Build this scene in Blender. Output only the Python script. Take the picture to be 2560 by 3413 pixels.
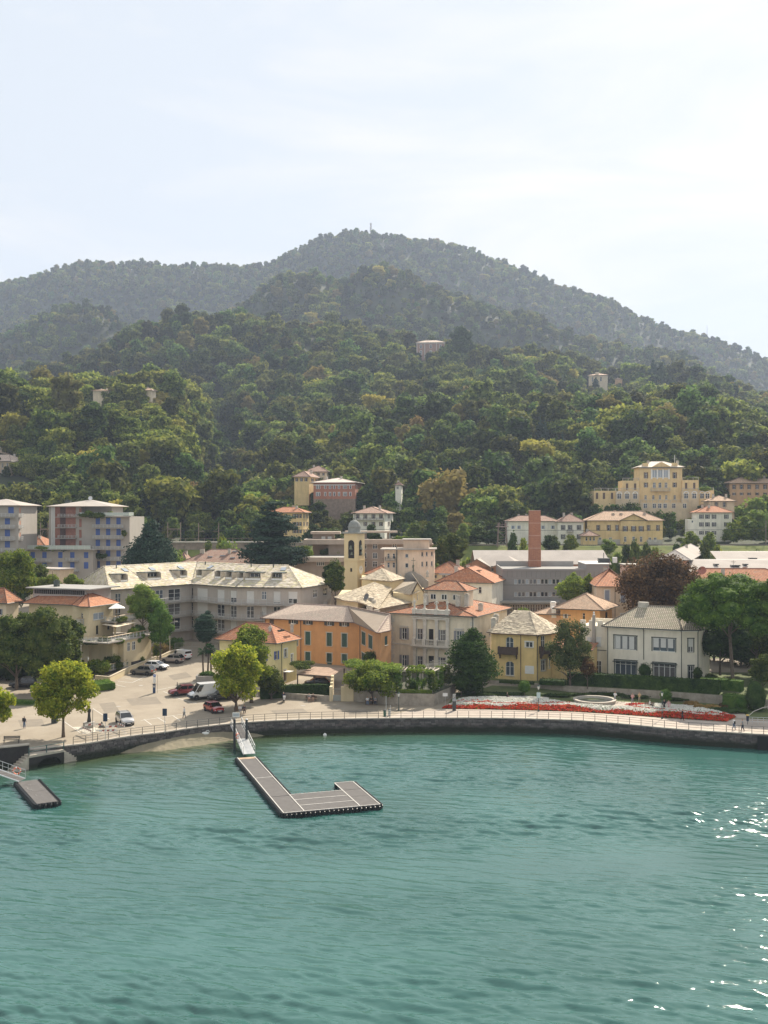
import bpy,bmesh,math,random
import numpy as np
from mathutils import Vector,Matrix
R = math.radians
for o in list(bpy.data.objects): bpy.data.objects.remove(o)
SC = bpy.context.scene
COL = SC.collection
random.seed(7)
# ------------------------------------------------------------------ camera, sky, sun, exposure
F,CX,CY,CAMZ = 3540.0,1280.0,1706.5,30.0     # lens in photo pixels, horizon row, height of the viewpoint
cam_d = bpy.data.cameras.new('camera');cam = bpy.data.objects.new('camera',cam_d);COL.objects.link(cam)
cam.location = (0,0,CAMZ);cam.rotation_euler = (R(90),0,0)
cam_d.sensor_fit = 'HORIZONTAL';cam_d.sensor_width = 36;cam_d.lens = F/2560*36
cam_d.clip_start = 1;cam_d.clip_end = 12000
SC.camera = cam
SUN_AZ,SUN_EL = R(28),R(41)                        # azimuth clockwise from +Y
SKY_STR,SUN_STR,EXPO,HAZE = 0.066,5.0,0.85,0.00013
w = bpy.data.worlds.new('World');SC.world = w;w.use_nodes = True
nt = w.node_tree;nt.nodes.clear()
def wn(t,**k):
 n = nt.nodes.new(t)
 for a,b in k.items(): setattr(n,a,b)
 return n
out = wn('ShaderNodeOutputWorld');bg = wn('ShaderNodeBackground')
sky = wn('ShaderNodeTexSky');sky.sky_type = 'NISHITA';sky.sun_disc = False
sky.sun_elevation = SUN_EL;sky.sun_rotation = SUN_AZ;sky.air_density = 1.0;sky.dust_density = 3.0;sky.ozone_density = 1.2
sky.altitude = 200
tc = wn('ShaderNodeTexCoord');mp = wn('ShaderNodeMapping');mp.inputs['Scale'].default_value = (1.6,1.6,7.0)
mp.inputs['Rotation'].default_value = (0,R(9),0)
n1 = wn('ShaderNodeTexNoise');n1.inputs['Scale'].default_value = 1.6;n1.inputs['Detail'].default_value = 6;n1.inputs['Roughness'].default_value = .55
n1.inputs['Distortion'].default_value = .5
rp = wn('ShaderNodeValToRGB');rp.color_ramp.elements[0].position = .42;rp.color_ramp.elements[1].position = .66
rp.color_ramp.elements[0].color = (0,0,0,1);rp.color_ramp.elements[1].color = (1,1,1,1)
mx = wn('ShaderNodeMixRGB');mx.inputs['Fac'].default_value = .93;cl = wn('ShaderNodeMixRGB');cl.inputs['Color1'].default_value = (6.6,7.1,7.7,1);cl.inputs['Color2'].default_value = (8.3,8.15,7.95,1)
L = nt.links.new
L(tc.outputs['Generated'],mp.inputs['Vector']);L(mp.outputs['Vector'],n1.inputs['Vector']);L(n1.outputs['Fac'],rp.inputs['Fac'])
L(rp.outputs['Color'],cl.inputs['Fac']);L(cl.outputs['Color'],mx.inputs['Color2']);L(sky.outputs['Color'],mx.inputs['Color1'])
L(mx.outputs['Color'],bg.inputs['Color']);bg.inputs['Strength'].default_value = SKY_STR;L(bg.outputs[0],out.inputs[0])
sd = bpy.data.lights.new('sun','SUN');sd.energy = SUN_STR;sd.angle = R(.5);sd.color = (1,.9,.76)
so = bpy.data.objects.new('sun',sd);COL.objects.link(so)
dirs = Vector((math.sin(SUN_AZ)*math.cos(SUN_EL),math.cos(SUN_AZ)*math.cos(SUN_EL),math.sin(SUN_EL)))
so.rotation_euler = dirs.to_track_quat('Z','Y').to_euler();so.location = (0,0,400)
SC.view_settings.view_transform = 'Standard';SC.view_settings.look = 'None'
SC.view_settings.exposure = EXPO;SC.view_settings.gamma = 1;SC.view_settings.use_curve_mapping = False
SC.cycles.volume_bounces = 0;SC.cycles.max_bounces = 6;SC.cycles.transparent_max_bounces = 6
SC.cycles.caustics_reflective = False;SC.cycles.caustics_refractive = False

# ------------------------------------------------------------------ pixel <-> world
def W(px,py,z=0.):
 D = F*(CAMZ-z)/(py-CY);return Vector(((px-CX)/F*D,D,z))
def WD(px,py,D): return Vector(((px-CX)/F*D,D,CAMZ-(py-CY)*D/F))
GP = [(0,0),(168,0),(215,3.0),(300,8.5),(318,11.0),(333,19.3),(346,19.3)]
def g(Y):
 for (a,za),(b,zb) in zip(GP,GP[1:]):
  if Y <= b: return za+(zb-za)*max(0,(Y-a))/(b-a)
 return GP[-1][1]
def WG(px,py):                                     # point of the town ground seen at a pixel
 z = 0.
 for _ in range(40): 
  D = F*(CAMZ-z)/(py-CY);z = .5*z+.5*g(D)
 D = F*(CAMZ-z)/(py-CY);return Vector(((px-CX)/F*D,D,g(D)))
WZ = -2.0                                            # lake level

# ------------------------------------------------------------------ materials
MATS = {}
def mat(name,col,rough=.85,var=.12,scale=.6,bump=0.,bscale=8.,metal=0.,spec=.5,streak=0.,col2=None,coat=0.,coord='Object'):
 if name in MATS: return MATS[name]
 m = bpy.data.materials.new(name);m.use_nodes = True;MATS[name] = m
 t = m.node_tree;b = t.nodes['Principled BSDF'];l = t.links.new
 b.inputs['Roughness'].default_value = rough;b.inputs['Metallic'].default_value = metal
 b.inputs['Specular IOR Level'].default_value = spec
 if coat: b.inputs['Coat Weight'].default_value = coat;b.inputs['Coat Roughness'].default_value = .08
 c = tuple(col)+(1,)
 if var or col2:
  tc = t.nodes.new('ShaderNodeTexCoord')
  n = t.nodes.new('ShaderNodeTexNoise');n.inputs['Scale'].default_value = scale;n.inputs['Detail'].default_value = 7;n.inputs['Roughness'].default_value = .65
  r = t.nodes.new('ShaderNodeValToRGB');r.color_ramp.elements[0].position = .3;r.color_ramp.elements[1].position = .7
  lo = tuple(x*(1-var) for x in col)+(1,);hi = tuple(min(1,x*(1+var)) for x in col)+(1,)
  if col2: lo,hi = c,tuple(col2)+(1,)
  r.color_ramp.elements[0].color = lo;r.color_ramp.elements[1].color = hi
  l(tc.outputs[coord],n.inputs['Vector']);l(n.outputs['Fac'],r.inputs['Fac'])
  last = r.outputs['Color']
  if streak:
   mp = t.nodes.new('ShaderNodeMapping');mp.inputs['Scale'].default_value = (.8,.8,.16)
   n2 = t.nodes.new('ShaderNodeTexNoise');n2.inputs['Scale'].default_value = 1.;n2.inputs['Detail'].default_value = 5;n2.inputs['Roughness'].default_value = .7
   r2 = t.nodes.new('ShaderNodeValToRGB');r2.color_ramp.elements[0].position = .45;r2.color_ramp.elements[1].position = .9
   r2.color_ramp.elements[0].color = (1,1,1,1);s = 1-streak;r2.color_ramp.elements[1].color = (s,s,s*.96,1)
   mm = t.nodes.new('ShaderNodeMixRGB');mm.blend_type = 'MULTIPLY';mm.inputs['Fac'].default_value = 1
   l(tc.outputs[coord],mp.inputs['Vector']);l(mp.outputs[0],n2.inputs['Vector']);l(n2.outputs['Fac'],r2.inputs['Fac'])
   l(last,mm.inputs['Color1']);l(r2.outputs['Color'],mm.inputs['Color2']);last = mm.outputs['Color']
  l(last,b.inputs['Base Color'])
  if bump:
   nb = t.nodes.new('ShaderNodeTexNoise');nb.inputs['Scale'].default_value = bscale;nb.inputs['Detail'].default_value = 5
   bp = t.nodes.new('ShaderNodeBump');bp.inputs['Strength'].default_value = bump;bp.inputs['Distance'].default_value = .1
   l(tc.outputs[coord],nb.inputs['Vector']);l(nb.outputs['Fac'],bp.inputs['Height']);l(bp.outputs[0],b.inputs['Normal'])
 else: b.inputs['Base Color'].default_value = c
 return m
def tilemat(name,c1,c2,cm,bw=.28,bh=.42,stain=(.3,.28,.22),stain_amt=.35,bump=.6,mort=.03):
 if name in MATS: return MATS[name]
 m = bpy.data.materials.new(name);m.use_nodes = True;MATS[name] = m
 t = m.node_tree;b = t.nodes['Principled BSDF'];l = t.links.new;N = t.nodes.new
 b.inputs['Roughness'].default_value = .85;b.inputs['Specular IOR Level'].default_value = .25
 uv = N('ShaderNodeTexCoord');br = N('ShaderNodeTexBrick');br.offset = 0.5 if bw > .3 else 0
 br.inputs['Color1'].default_value = c1+(1,);br.inputs['Color2'].default_value = c2+(1,);br.inputs['Mortar'].default_value = cm+(1,)
 br.inputs['Scale'].default_value = 1;br.inputs['Mortar Size'].default_value = mort;br.inputs['Mortar Smooth'].default_value = .6
 br.inputs['Brick Width'].default_value = bw;br.inputs['Row Height'].default_value = bh
 l(uv.outputs['UV'],br.inputs['Vector'])
 n = N('ShaderNodeTexNoise');n.inputs['Scale'].default_value = .9;n.inputs['Detail'].default_value = 8;n.inputs['Roughness'].default_value = .7
 l(uv.outputs['UV'],n.inputs['Vector'])
 r = N('ShaderNodeValToRGB');r.color_ramp.elements[0].position = .5;r.color_ramp.elements[1].position = .68
 r.color_ramp.elements[0].color = (0,0,0,1);r.color_ramp.elements[1].color = (stain_amt*2,)*3+(1,)
 l(n.outputs['Fac'],r.inputs['Fac'])
 mm = N('ShaderNodeMixRGB');mm.inputs['Color2'].default_value = stain+(1,)
 l(r.outputs['Color'],mm.inputs['Fac']);l(br.outputs['Color'],mm.inputs['Color1']);l(mm.outputs['Color'],b.inputs['Base Color'])
 bp = N('ShaderNodeBump');bp.inputs['Strength'].default_value = bump;bp.inputs['Distance'].default_value = .08;bp.invert = True
 wv = N('ShaderNodeTexWave');wv.wave_type = 'BANDS';wv.bands_direction = 'X';wv.inputs['Scale'].default_value = .314/bw;wv.inputs['Distortion'].default_value = .3
 l(uv.outputs['UV'],wv.inputs['Vector'])
 ad = N('ShaderNodeMath');ad.operation = 'ADD';l(br.outputs['Fac'],ad.inputs[0]);l(wv.outputs['Fac'],ad.inputs[1])
 l(ad.outputs[0],bp.inputs['Height']);l(bp.outputs[0],b.inputs['Normal'])
 return m
def leafmat(name,c1,c2,c3=None,trans=.35,var=.35):
 """foliage: per-leaf tint attribute, clump noise and per-plant variation; dark end and low core tint paint crown shade"""
 if name in MATS: return MATS[name]
 m = bpy.data.materials.new(name);m.use_nodes = True;MATS[name] = m
 t = m.node_tree;l = t.links.new;N = t.nodes.new
 t.nodes.clear();out = N('ShaderNodeOutputMaterial')
 at = N('ShaderNodeAttribute');at.attribute_name = 'tint'
 tc = N('ShaderNodeTexCoord');n = N('ShaderNodeTexNoise');n.inputs['Scale'].default_value = .8;n.inputs['Detail'].default_value = 3
 l(tc.outputs['Object'],n.inputs['Vector'])
 oi = N('ShaderNodeObjectInfo')
 a1 = N('ShaderNodeMath');a1.operation = 'MULTIPLY_ADD';a1.inputs[1].default_value = .45;l(at.outputs['Fac'],a1.inputs[0])
 a0 = N('ShaderNodeMath');a0.operation = 'MULTIPLY_ADD';a0.inputs[1].default_value = 1.1;a0.inputs[2].default_value = -.35
 l(n.outputs['Fac'],a0.inputs[0]);l(a0.outputs[0],a1.inputs[2])
 r = N('ShaderNodeValToRGB');cr = r.color_ramp;cr.elements[0].position = .1;cr.elements[1].position = .9
 cr.elements[0].color = tuple(c1)+(1,);cr.elements[1].color = tuple(c2)+(1,)
 l(a1.outputs[0],r.inputs['Fac'])
 hs = N('ShaderNodeHueSaturation')
 h1 = N('ShaderNodeMapRange');h1.inputs['To Min'].default_value = .5-.022*var/.35;h1.inputs['To Max'].default_value = .5+.035*var/.35
 v1 = N('ShaderNodeMapRange');v1.inputs['To Min'].default_value = 1-var;v1.inputs['To Max'].default_value = 1+var
 mu = N('ShaderNodeMath');mu.operation = 'MULTIPLY';mu.inputs[1].default_value = 7.31
 fr = N('ShaderNodeMath');fr.operation = 'FRACT'
 l(oi.outputs['Random'],h1.inputs['Value']);l(oi.outputs['Random'],mu.inputs[0]);l(mu.outputs[0],fr.inputs[0]);l(fr.outputs[0],v1.inputs['Value'])
 l(h1.outputs[0],hs.inputs['Hue']);l(v1.outputs[0],hs.inputs['Value']);l(r.outputs['Color'],hs.inputs['Color'])
 last = hs.outputs['Color']
 if c3:   # some plants turn autumn colours
  m3 = N('ShaderNodeMixRGB');m3.inputs['Color2'].default_value = tuple(c3)+(1,)
  k = N('ShaderNodeMath');k.operation = 'MULTIPLY';k.inputs[1].default_value = 3.77;k2 = N('ShaderNodeMath');k2.operation = 'FRACT'
  l(oi.outputs['Random'],k.inputs[0]);l(k.outputs[0],k2.inputs[0])
  k3 = N('ShaderNodeMapRange');k3.inputs['From Min'].default_value = .88;k3.inputs['From Max'].default_value = 1.;k3.inputs['To Max'].default_value = .8
  l(k2.outputs[0],k3.inputs['Value']);l(k3.outputs[0],m3.inputs['Fac']);l(last,m3.inputs['Color1']);last = m3.outputs['Color']
 d = N('ShaderNodeBsdfPrincipled');d.inputs['Roughness'].default_value = .7;d.inputs['Specular IOR Level'].default_value = .06
 tr = N('ShaderNodeBsdfTranslucent');ms = N('ShaderNodeMixShader');ms.inputs[0].default_value = trans
 l(last,d.inputs['Base Color']);l(last,tr.inputs['Color'])
 l(d.outputs[0],ms.inputs[1]);l(tr.outputs[0],ms.inputs[2]);l(ms.outputs[0],out.inputs[0])
 return m

# ------------------------------------------------------------------ object helpers
def tag(o,label=None,cat=None,group=None,kind=None):
 if label: o['label'] = label
 if cat: o['category'] = cat
 if group: o['group'] = group
 if kind: o['kind'] = kind
 return o
def empty(name,loc=(0,0,0),rz=0.,label=None,cat=None,group=None):
 o = bpy.data.objects.new(name,None);COL.objects.link(o);o.location = loc;o.rotation_euler = (0,0,rz)
 o.empty_display_size = .5
 return tag(o,label,cat,group)
def mobj(name,me,parent=None,loc=None,rz=None):
 o = bpy.data.objects.new(name,me);COL.objects.link(o)
 if parent: o.parent = parent
 if loc is not None: o.location = loc
 if rz is not None: o.rotation_euler = (0,0,rz)
 return o
def copy_tree(o,parent=None):
 kids = list(o.children);c = o.copy();COL.objects.link(c);c.parent = parent
 for k in kids: copy_tree(k,c)
 return c
def place(o,loc,rz=0.,s=1.,label=None,group=None):
 o.location = loc;o.rotation_euler = (0,0,rz);o.scale = (s,s,s)
 if label: o['label'] = label
 if group: o['group'] = group
 return o
class MB:
 def __init__(s): s.v = [];s.f = [];s.m = [];s.mats = [];s.uv = {}
 def mi(s,m):
  if m is None: return 0
  if m not in s.mats: s.mats.append(m)
  return s.mats.index(m)
 def face(s,pts,m=None,uv=None):
  n = len(s.v);s.v += [tuple(p) for p in pts];s.f.append(tuple(range(n,n+len(pts))));s.m.append(s.mi(m))
  if uv: s.uv[len(s.f)-1] = uv
  return s
 def box(s,x0,x1,y0,y1,z0,z1,m=None,M=None):
  P = [Vector((x,y,z)) for z in (z0,z1) for y in (y0,y1) for x in (x0,x1)]
  if M is not None: P = [M @ p for p in P]
  n = len(s.v);s.v += [tuple(p) for p in P];k = s.mi(m)
  for f in ((0,2,3,1),(4,5,7,6),(0,1,5,4),(1,3,7,5),(3,2,6,7),(2,0,4,6)):
   s.f.append(tuple(n+i for i in f));s.m.append(k)
  return s
 def prism(s,poly,z0,z1,m=None,top=True,bot=True):
  n = len(s.v);k = s.mi(m);c = len(poly)
  s.v += [(p[0],p[1],z0 if not callable(z0) else z0(p)) for p in poly]+[(p[0],p[1],z1 if not callable(z1) else z1(p)) for p in poly]
  for i in range(c):
   j = (i+1) % c;s.f.append((n+i,n+j,n+c+j,n+c+i));s.m.append(k)
  if top: s.f.append(tuple(n+c+i for i in range(c)));s.m.append(k)
  if bot: s.f.append(tuple(n+i for i in reversed(range(c))));s.m.append(k)
  return s
 def tube(s,pts,r,n=6,m=None,cap=True):
  pts = [Vector(p) for p in pts];rs = r if isinstance(r,(list,tuple)) else [r]*len(pts);k = s.mi(m)
  rings = []
  for i,p in enumerate(pts):
   d = (pts[min(i+1,len(pts)-1)]-pts[max(i-1,0)]).normalized()
   a = d.cross(Vector((0,0,1)))
   if a.length < .05: a = d.cross(Vector((0,1,0)))
   a.normalize();b = d.cross(a)
   st = len(s.v);rings.append(st)
   for j in range(n):
    t = 2*math.pi*j/n;s.v.append(tuple(p+(a*math.cos(t)+b*math.sin(t))*rs[i]))
  for i in range(len(rings)-1):
   for j in range(n):
    q = (j+1) % n;s.f.append((rings[i]+j,rings[i+1]+j,rings[i+1]+q,rings[i]+q));s.m.append(k)
  if cap:
   s.f.append(tuple(rings[0]+j for j in range(n)));s.m.append(k)
   s.f.append(tuple(rings[-1]+j for j in reversed(range(n))));s.m.append(k)
  return s
 def lathe(s,prof,cx=0,cy=0,n=12,m=None,a0=0,sc=(1,1)):
  k = s.mi(m);rings = []
  for r,z in prof:
   rings.append(len(s.v))
   for j in range(n):
    t = a0+2*math.pi*j/n;s.v.append((cx+r*math.cos(t)*sc[0],cy+r*math.sin(t)*sc[1],z))
  for i in range(len(rings)-1):
   for j in range(n):
    q = (j+1) % n;s.f.append((rings[i]+j,rings[i]+q,rings[i+1]+q,rings[i+1]+j));s.m.append(k)
  s.f.append(tuple(rings[0]+j for j in reversed(range(n))));s.m.append(k)
  s.f.append(tuple(rings[-1]+j for j in range(n)));s.m.append(k)
  return s
 def mesh(s,name,mats=None,smooth=False,fix=False):
  me = bpy.data.meshes.new(name);me.from_pydata(s.v,[],s.f)
  ms = s.mats or ([mats] if mats and not isinstance(mats,list) else (mats or []))
  for m in ms: me.materials.append(m)
  me.polygons.foreach_set('material_index',s.m)
  if s.uv:
   uvl = me.uv_layers.new(name='UVMap')
   for fi,uv in s.uv.items():
    for li,c in zip(me.polygons[fi].loop_indices,uv): uvl.data[li].uv = c
  if fix:
   bm = bmesh.new();bm.from_mesh(me);bmesh.ops.remove_doubles(bm,verts=bm.verts,dist=.0005)
   bmesh.ops.recalc_face_normals(bm,faces=bm.faces);bm.to_mesh(me);bm.free()
  if smooth: me.polygons.foreach_set('use_smooth',[True]*len(me.polygons))
  me.update();return me
 def build(s,name,m=None,parent=None,loc=None,rz=None,smooth=False,fix=False):
  if not s.f: return None
  return mobj(name,s.mesh(name,m,smooth,fix),parent,loc,rz)
# ------------------------------------------------------------------ foliage
def leaf_mesh(name,lobes,n,leaf,material,seed=0,core=.62,flat=0.,coremat=None,shell=(.72,1.06),up=.35):
 """lobes: (cx,cy,cz,rx,ry,rz); n leaf quads spread through the lobes' outer shells round a solid core tinted dark as painted inner shade"""
 rng = np.random.default_rng(seed);L_ = np.array(lobes,float);vol = (L_[:,3]*L_[:,4]*L_[:,5])**(2/3);pr = vol/vol.sum()
 idx = rng.choice(len(L_),size=int(n*1.5),p=pr);d = rng.normal(size=(len(idx),3));d /= np.linalg.norm(d,axis=1)[:,None]
 rr = rng.uniform(shell[0],shell[1],len(idx))
 bump = 1+.12*np.sin(d[:,0]*7+idx*1.7)*np.sin(d[:,1]*6+idx)+.1*np.sin(d[:,2]*9+idx*2.1)
 P = L_[idx,:3]+d*L_[idx,3:]*(rr*bump)[:,None]
 keep = np.ones(len(P),bool)
 for j,lb in enumerate(L_):
  q = ((P-lb[:3])/lb[3:]);ins = (q**2).sum(1) < .55**2;keep &= ~(ins & (idx != j))
 P = P[keep][:n];d = d[keep][:n];N = len(P)
 nr = d*.55+rng.normal(size=(N,3))*.5;nr[:,2] += up;nr /= np.linalg.norm(nr,axis=1)[:,None]
 t = rng.normal(size=(N,3));t -= nr*(t*nr).sum(1)[:,None];t /= np.linalg.norm(t,axis=1)[:,None]
 b = np.cross(nr,t);sz = leaf*rng.uniform(.55,1.35,N)[:,None]
 fl = (1-flat)
 V = np.stack([P-t*sz,P-b*sz*.62+nr*sz*.15,P+t*sz,P+b*sz*.62-nr*sz*.12],1).reshape(-1,3)
 fc = np.arange(4*N).reshape(-1,4)
 tint = np.repeat(rng.uniform(0,1,N),4)
 cv,cf = [],[]
 if core:
  ico = ICO
  for lb in L_:
   st = 4*N+len(cv)*0+sum(len(c) for c in cv)
   k = 1+.14*np.sin(ico[0][:,0]*5+lb[0])*np.sin(ico[0][:,2]*6+lb[1])
   cv.append(ico[0]*k[:,None]*lb[3:]*core+lb[:3]);cf.append(ico[1]+st)
  V = np.vstack([V]+cv);tint = np.concatenate([tint,np.full(sum(len(c) for c in cv),.25)])  # core tint below the leaf average, painting the shade inside crowns
 faces = fc.tolist()+[f for c in cf for f in c.tolist()]
 me = bpy.data.meshes.new(name);me.from_pydata(V.tolist(),[],faces);me.materials.append(material)
 a = me.attributes.new('tint','FLOAT','POINT');a.data.foreach_set('value',tint.astype(np.float32))
 me.update();return me
def _ico():
 bm = bmesh.new();bmesh.ops.create_icosphere(bm,subdivisions=2,radius=1);bm.verts.ensure_lookup_table()
 v = np.array([x.co[:] for x in bm.verts]);f = np.array([[q.index for q in x.verts] for x in bm.faces]);bm.free();return v,f
ICO = _ico()
def crown_lobes(w,h,z0,k,seed,kind='round'):
 r = random.Random(seed);out = []
 if kind == 'round':
  out.append((0,0,z0+h*.5,w*.36,w*.36,h*.4))
  for i in range(k):
   a = r.uniform(0,6.28);q = r.uniform(-.75,1);rad = w*.5*math.sqrt(max(.05,1-q*q))*r.uniform(.55,.9)
   s = w*r.uniform(.11,.22)
   out.append((rad*math.cos(a),rad*math.sin(a),z0+h*.5+q*h*.4,s,s,s*r.uniform(.75,1)))
 elif kind == 'cone':
  for i in range(k):
   t = i/(k-1);rad = w*.5*(1-t)**.9*.62;m = max(1,int(5*(1-t))+1)
   for j in range(m):
    a = r.uniform(0,6.28);s = w*.5*(1-t)*.5+.25
    out.append((rad*math.cos(a)*r.uniform(.5,1),rad*math.sin(a)*r.uniform(.5,1),z0+h*t*.95+.2,s,s,s*.7))
 elif kind == 'cedar':
  for i in range(k):
   t = i/(k-1);m = 5 if t < .8 else 2
   for j in range(m):
    a = r.uniform(0,6.28);R_ = w*.5*(1-t*.78)*r.uniform(.5,.85);s = w*.13*(1.3-t*.7)
    out.append((R_*math.cos(a),R_*math.sin(a),z0+h*t+r.uniform(-.4,.4),s*1.5,s*1.5,s*.36))
   out.append((0,0,z0+h*t,w*.12*(1.2-t),w*.12*(1.2-t),h/k*.6))
 elif kind == 'column':
  for i in range(k):
   t = i/(k-1);rad = w*.5*math.sin(math.pi*min(1,.12+t*.85))**.6
   out.append((r.uniform(-.1,.1)*w,r.uniform(-.1,.1)*w,z0+h*t*.9+.3,rad,rad,h/k))
 elif kind == 'spread':
  for i in range(k):
   a = r.uniform(0,6.28);q = math.sqrt(r.random());s = w*r.uniform(.11,.17)
   out.append((w*.42*q*math.cos(a),w*.42*q*math.sin(a),z0+h*.66*(1-q*q)+r.uniform(0,h*.26),s,s,s*.7))
 return out
BARK = mat('bark',(.13,.1,.075),.95,.3,3.,bump=.5)
def trunk_mesh(name,h,r,crown_w,crown_z,seed=0,limbs=5,lean=0.):
 q = random.Random(seed);mb = MB()
 top = Vector((lean,0,crown_z+.3*h));base = Vector((0,0,-.3))
 mb.tube([base,Vector((lean*.1,0,h*.08)),Vector((lean*.5,0,crown_z*.8)),top],[r*1.45,r*1.05,r*.8,r*.35],8,BARK)
 for i in range(limbs):
  a = q.uniform(0,6.28);z = crown_z*q.uniform(.75,1.1);l = crown_w*.36
  p0 = Vector((lean*.5,0,z));p2 = p0+Vector((math.cos(a)*l,math.sin(a)*l,l*q.uniform(.5,1.)))
  p1 = p0.lerp(p2,.5)+Vector((0,0,l*.1))
  mb.tube([p0,p1,p2],[r*.5,r*.33,r*.12],5,BARK)
 return mb.mesh(name,smooth=True)
def tree(name,loc,h,w,m,label,cat='tree',kind='round',trunk_h=None,n=3500,leaf=.28,k=14,seed=1,tr=.18,limbs=6,group=None,core=.62,lean=0.,rz=0,up=.35):
 th = trunk_h if trunk_h is not None else h*.25
 root = empty(name,loc,rz,label,cat,group)
 mobj('trunk',trunk_mesh('trunk',h,tr,w,th,seed,limbs,lean),root)
 lobes = [(a+lean,b,c,d,e,f) for a,b,c,d,e,f in crown_lobes(w,h-th,th,k,seed,kind)]
 mobj('crown',leaf_mesh('crown',lobes,n,leaf,m,seed,core,up=up),root)
 return root
def bush(name,loc,w,d,h,m,label,cat='shrub',n=500,leaf=.16,seed=1,group=None,k=6,rz=0.):
 r = random.Random(seed);lb = [(0,0,h*.45,w*.36,d*.36,h*.5)]
 for i in range(k):
  lb.append((r.uniform(-.33,.33)*w,r.uniform(-.33,.33)*d,h*r.uniform(.3,.6),w*.2,d*.24,h*.38))
 o = mobj(name,leaf_mesh(name,lb,n,leaf,m,seed,.8),None,loc,rz);return tag(o,label,cat,group)
def hedge_mesh(name,pts,wd,h,m,seed=0,dens=26,leaf=.11,zf=None,round_top=False):
 """clipped hedge along a polyline: a solid body bristling with small leaves"""
 rng = np.random.default_rng(seed);V = [];Fc = [];T = []
 def add(p,nr):
  t = rng.normal(size=3);t -= nr*(t@nr);t /= np.linalg.norm(t)+1e-9;b = np.cross(nr,t);s = leaf*rng.uniform(.6,1.3);n = len(V)
  V.extend([tuple(p-t*s),tuple(p-b*s*.7),tuple(p+t*s),tuple(p+b*s*.7)]);Fc.append((n,n+1,n+2,n+3));T.extend([rng.uniform()]*4)
 for (a,b) in zip(pts,pts[1:]):
  a = Vector(a);b = Vector(b);d = (b-a);Ls = d.length;d.normalize();s = Vector((-d.y,d.x,0))
  e = leaf*.6
  n = len(V)
  for P in (a,b):
   for (sx,z) in ((-1,0),(-1,h-e),(1,h-e),(1,0)): V.append(tuple(P+s*(sx*(wd/2-e))+Vector((0,0,z))));T.append(.3)
  for i in range(4):
   j = (i+1) % 4;Fc.append((n+i,n+j,n+4+j,n+4+i))
  Fc.append((n,n+1,n+2,n+3));Fc.append((n+7,n+6,n+5,n+4))
  for _ in range(int(Ls*(wd+2*h)*dens)):
   u = rng.uniform(0,Ls);q = rng.uniform(-h,wd+h)
   if q < 0: p = a+d*u-s*(wd/2)+Vector((0,0,h+q));nr = -s
   elif q > wd: p = a+d*u+s*(wd/2)+Vector((0,0,h-(q-wd)));nr = s
   else: p = a+d*u+s*(q-wd/2)+Vector((0,0,h));nr = Vector((0,0,1))
   nr = np.array(nr)+rng.normal(size=3)*.45;nr /= np.linalg.norm(nr)
   add(np.array(p)+rng.normal(size=3)*leaf*.35,nr)
 me = bpy.data.meshes.new(name);me.from_pydata(V,[],Fc);me.materials.append(m)
 at = me.attributes.new('tint','FLOAT','POINT');at.data.foreach_set('value',np.array(T,np.float32));return me
G = {}
G['ginkgo'] = leafmat('leaf_yellow_green',(.085,.165,.018),(.62,.60,.06),trans=.5,var=.08)
G['plane'] = leafmat('leaf_plane',(.045,.10,.014),(.36,.38,.055),trans=.4,var=.1)
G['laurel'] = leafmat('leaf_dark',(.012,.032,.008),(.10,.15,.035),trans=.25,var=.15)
G['lime'] = leafmat('leaf_linden',(.016,.045,.009),(.2,.23,.05),trans=.3,var=.12)
G['pine'] = leafmat('leaf_pine',(.022,.06,.008),(.18,.27,.03),trans=.3,var=.08)
G['cedar'] = leafmat('leaf_cedar',(.018,.045,.03),(.06,.10,.06),trans=.15,var=.05)
G['beech'] = leafmat('leaf_copper',(.035,.025,.014),(.24,.14,.06),trans=.3,var=.05)
G['hill'] = leafmat('leaf_hill',(.016,.042,.012),(.25,.28,.065),c3=(.28,.2,.07),trans=.4,var=.6)
G['hilly'] = leafmat('leaf_hill_light',(.035,.08,.016),(.42,.44,.085),c3=(.42,.34,.07),trans=.45,var=.3)
G['bright'] = leafmat('leaf_bright',(.10,.17,.03),(.32,.36,.07),trans=.45,var=.1)
G['hedge'] = leafmat('leaf_hedge',(.04,.10,.016),(.19,.29,.05),trans=.3,var=.05)
G['gold'] = leafmat('leaf_gold',(.2,.13,.04),(.45,.32,.12),trans=.3,var=.1)
G['tamarisk'] = leafmat('leaf_feather',(.04,.07,.025),(.17,.19,.06),trans=.3,var=.05)

# ------------------------------------------------------------------ hills: terrain laid out from distance/height profiles
def lerp_list(L_,x):
 if x <= L_[0][0]: return L_[0][1]
 for (a,ya),(b,yb) in zip(L_,L_[1:]):
  if x <= b: return ya+(yb-ya)*(x-a)/(b-a)
 return L_[-1][1]
RA = [(-2200,1250),(-1200,1130),(-400,1010),(0,950),(60,937),(150,920),(250,880),(330,868),(500,880),(600,890),(700,886),(800,888),(900,870),(1000,825),(1060,795),(1180,780),(1280,792),(1400,828),(1500,832),(1600,852),(1700,880),(1800,930),(1900,972),(2000,1007),(2100,1047),(2200,1074),(2300,1104),(2400,1135),(2560,1200),(3000,1330),(4800,1500)]
RB = [(-2200,1350),(-400,1190),(0,1098),(100,1075),(250,1052),(330,1054),(400,1095),(470,1140),(560,1125),(700,1060),(790,1022),(870,965),(950,932),(1040,914),(1110,945),(1160,935),(1200,908),(1260,892),(1340,905),(1400,950),(1500,1002),(1600,1024),(1700,1038),(1800,1052),(1900,1088),(2000,1112),(2100,1150),(2200,1185),(2300,1235),(2400,1290),(2560,1330),(3200,1450),(4800,1550)]
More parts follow.
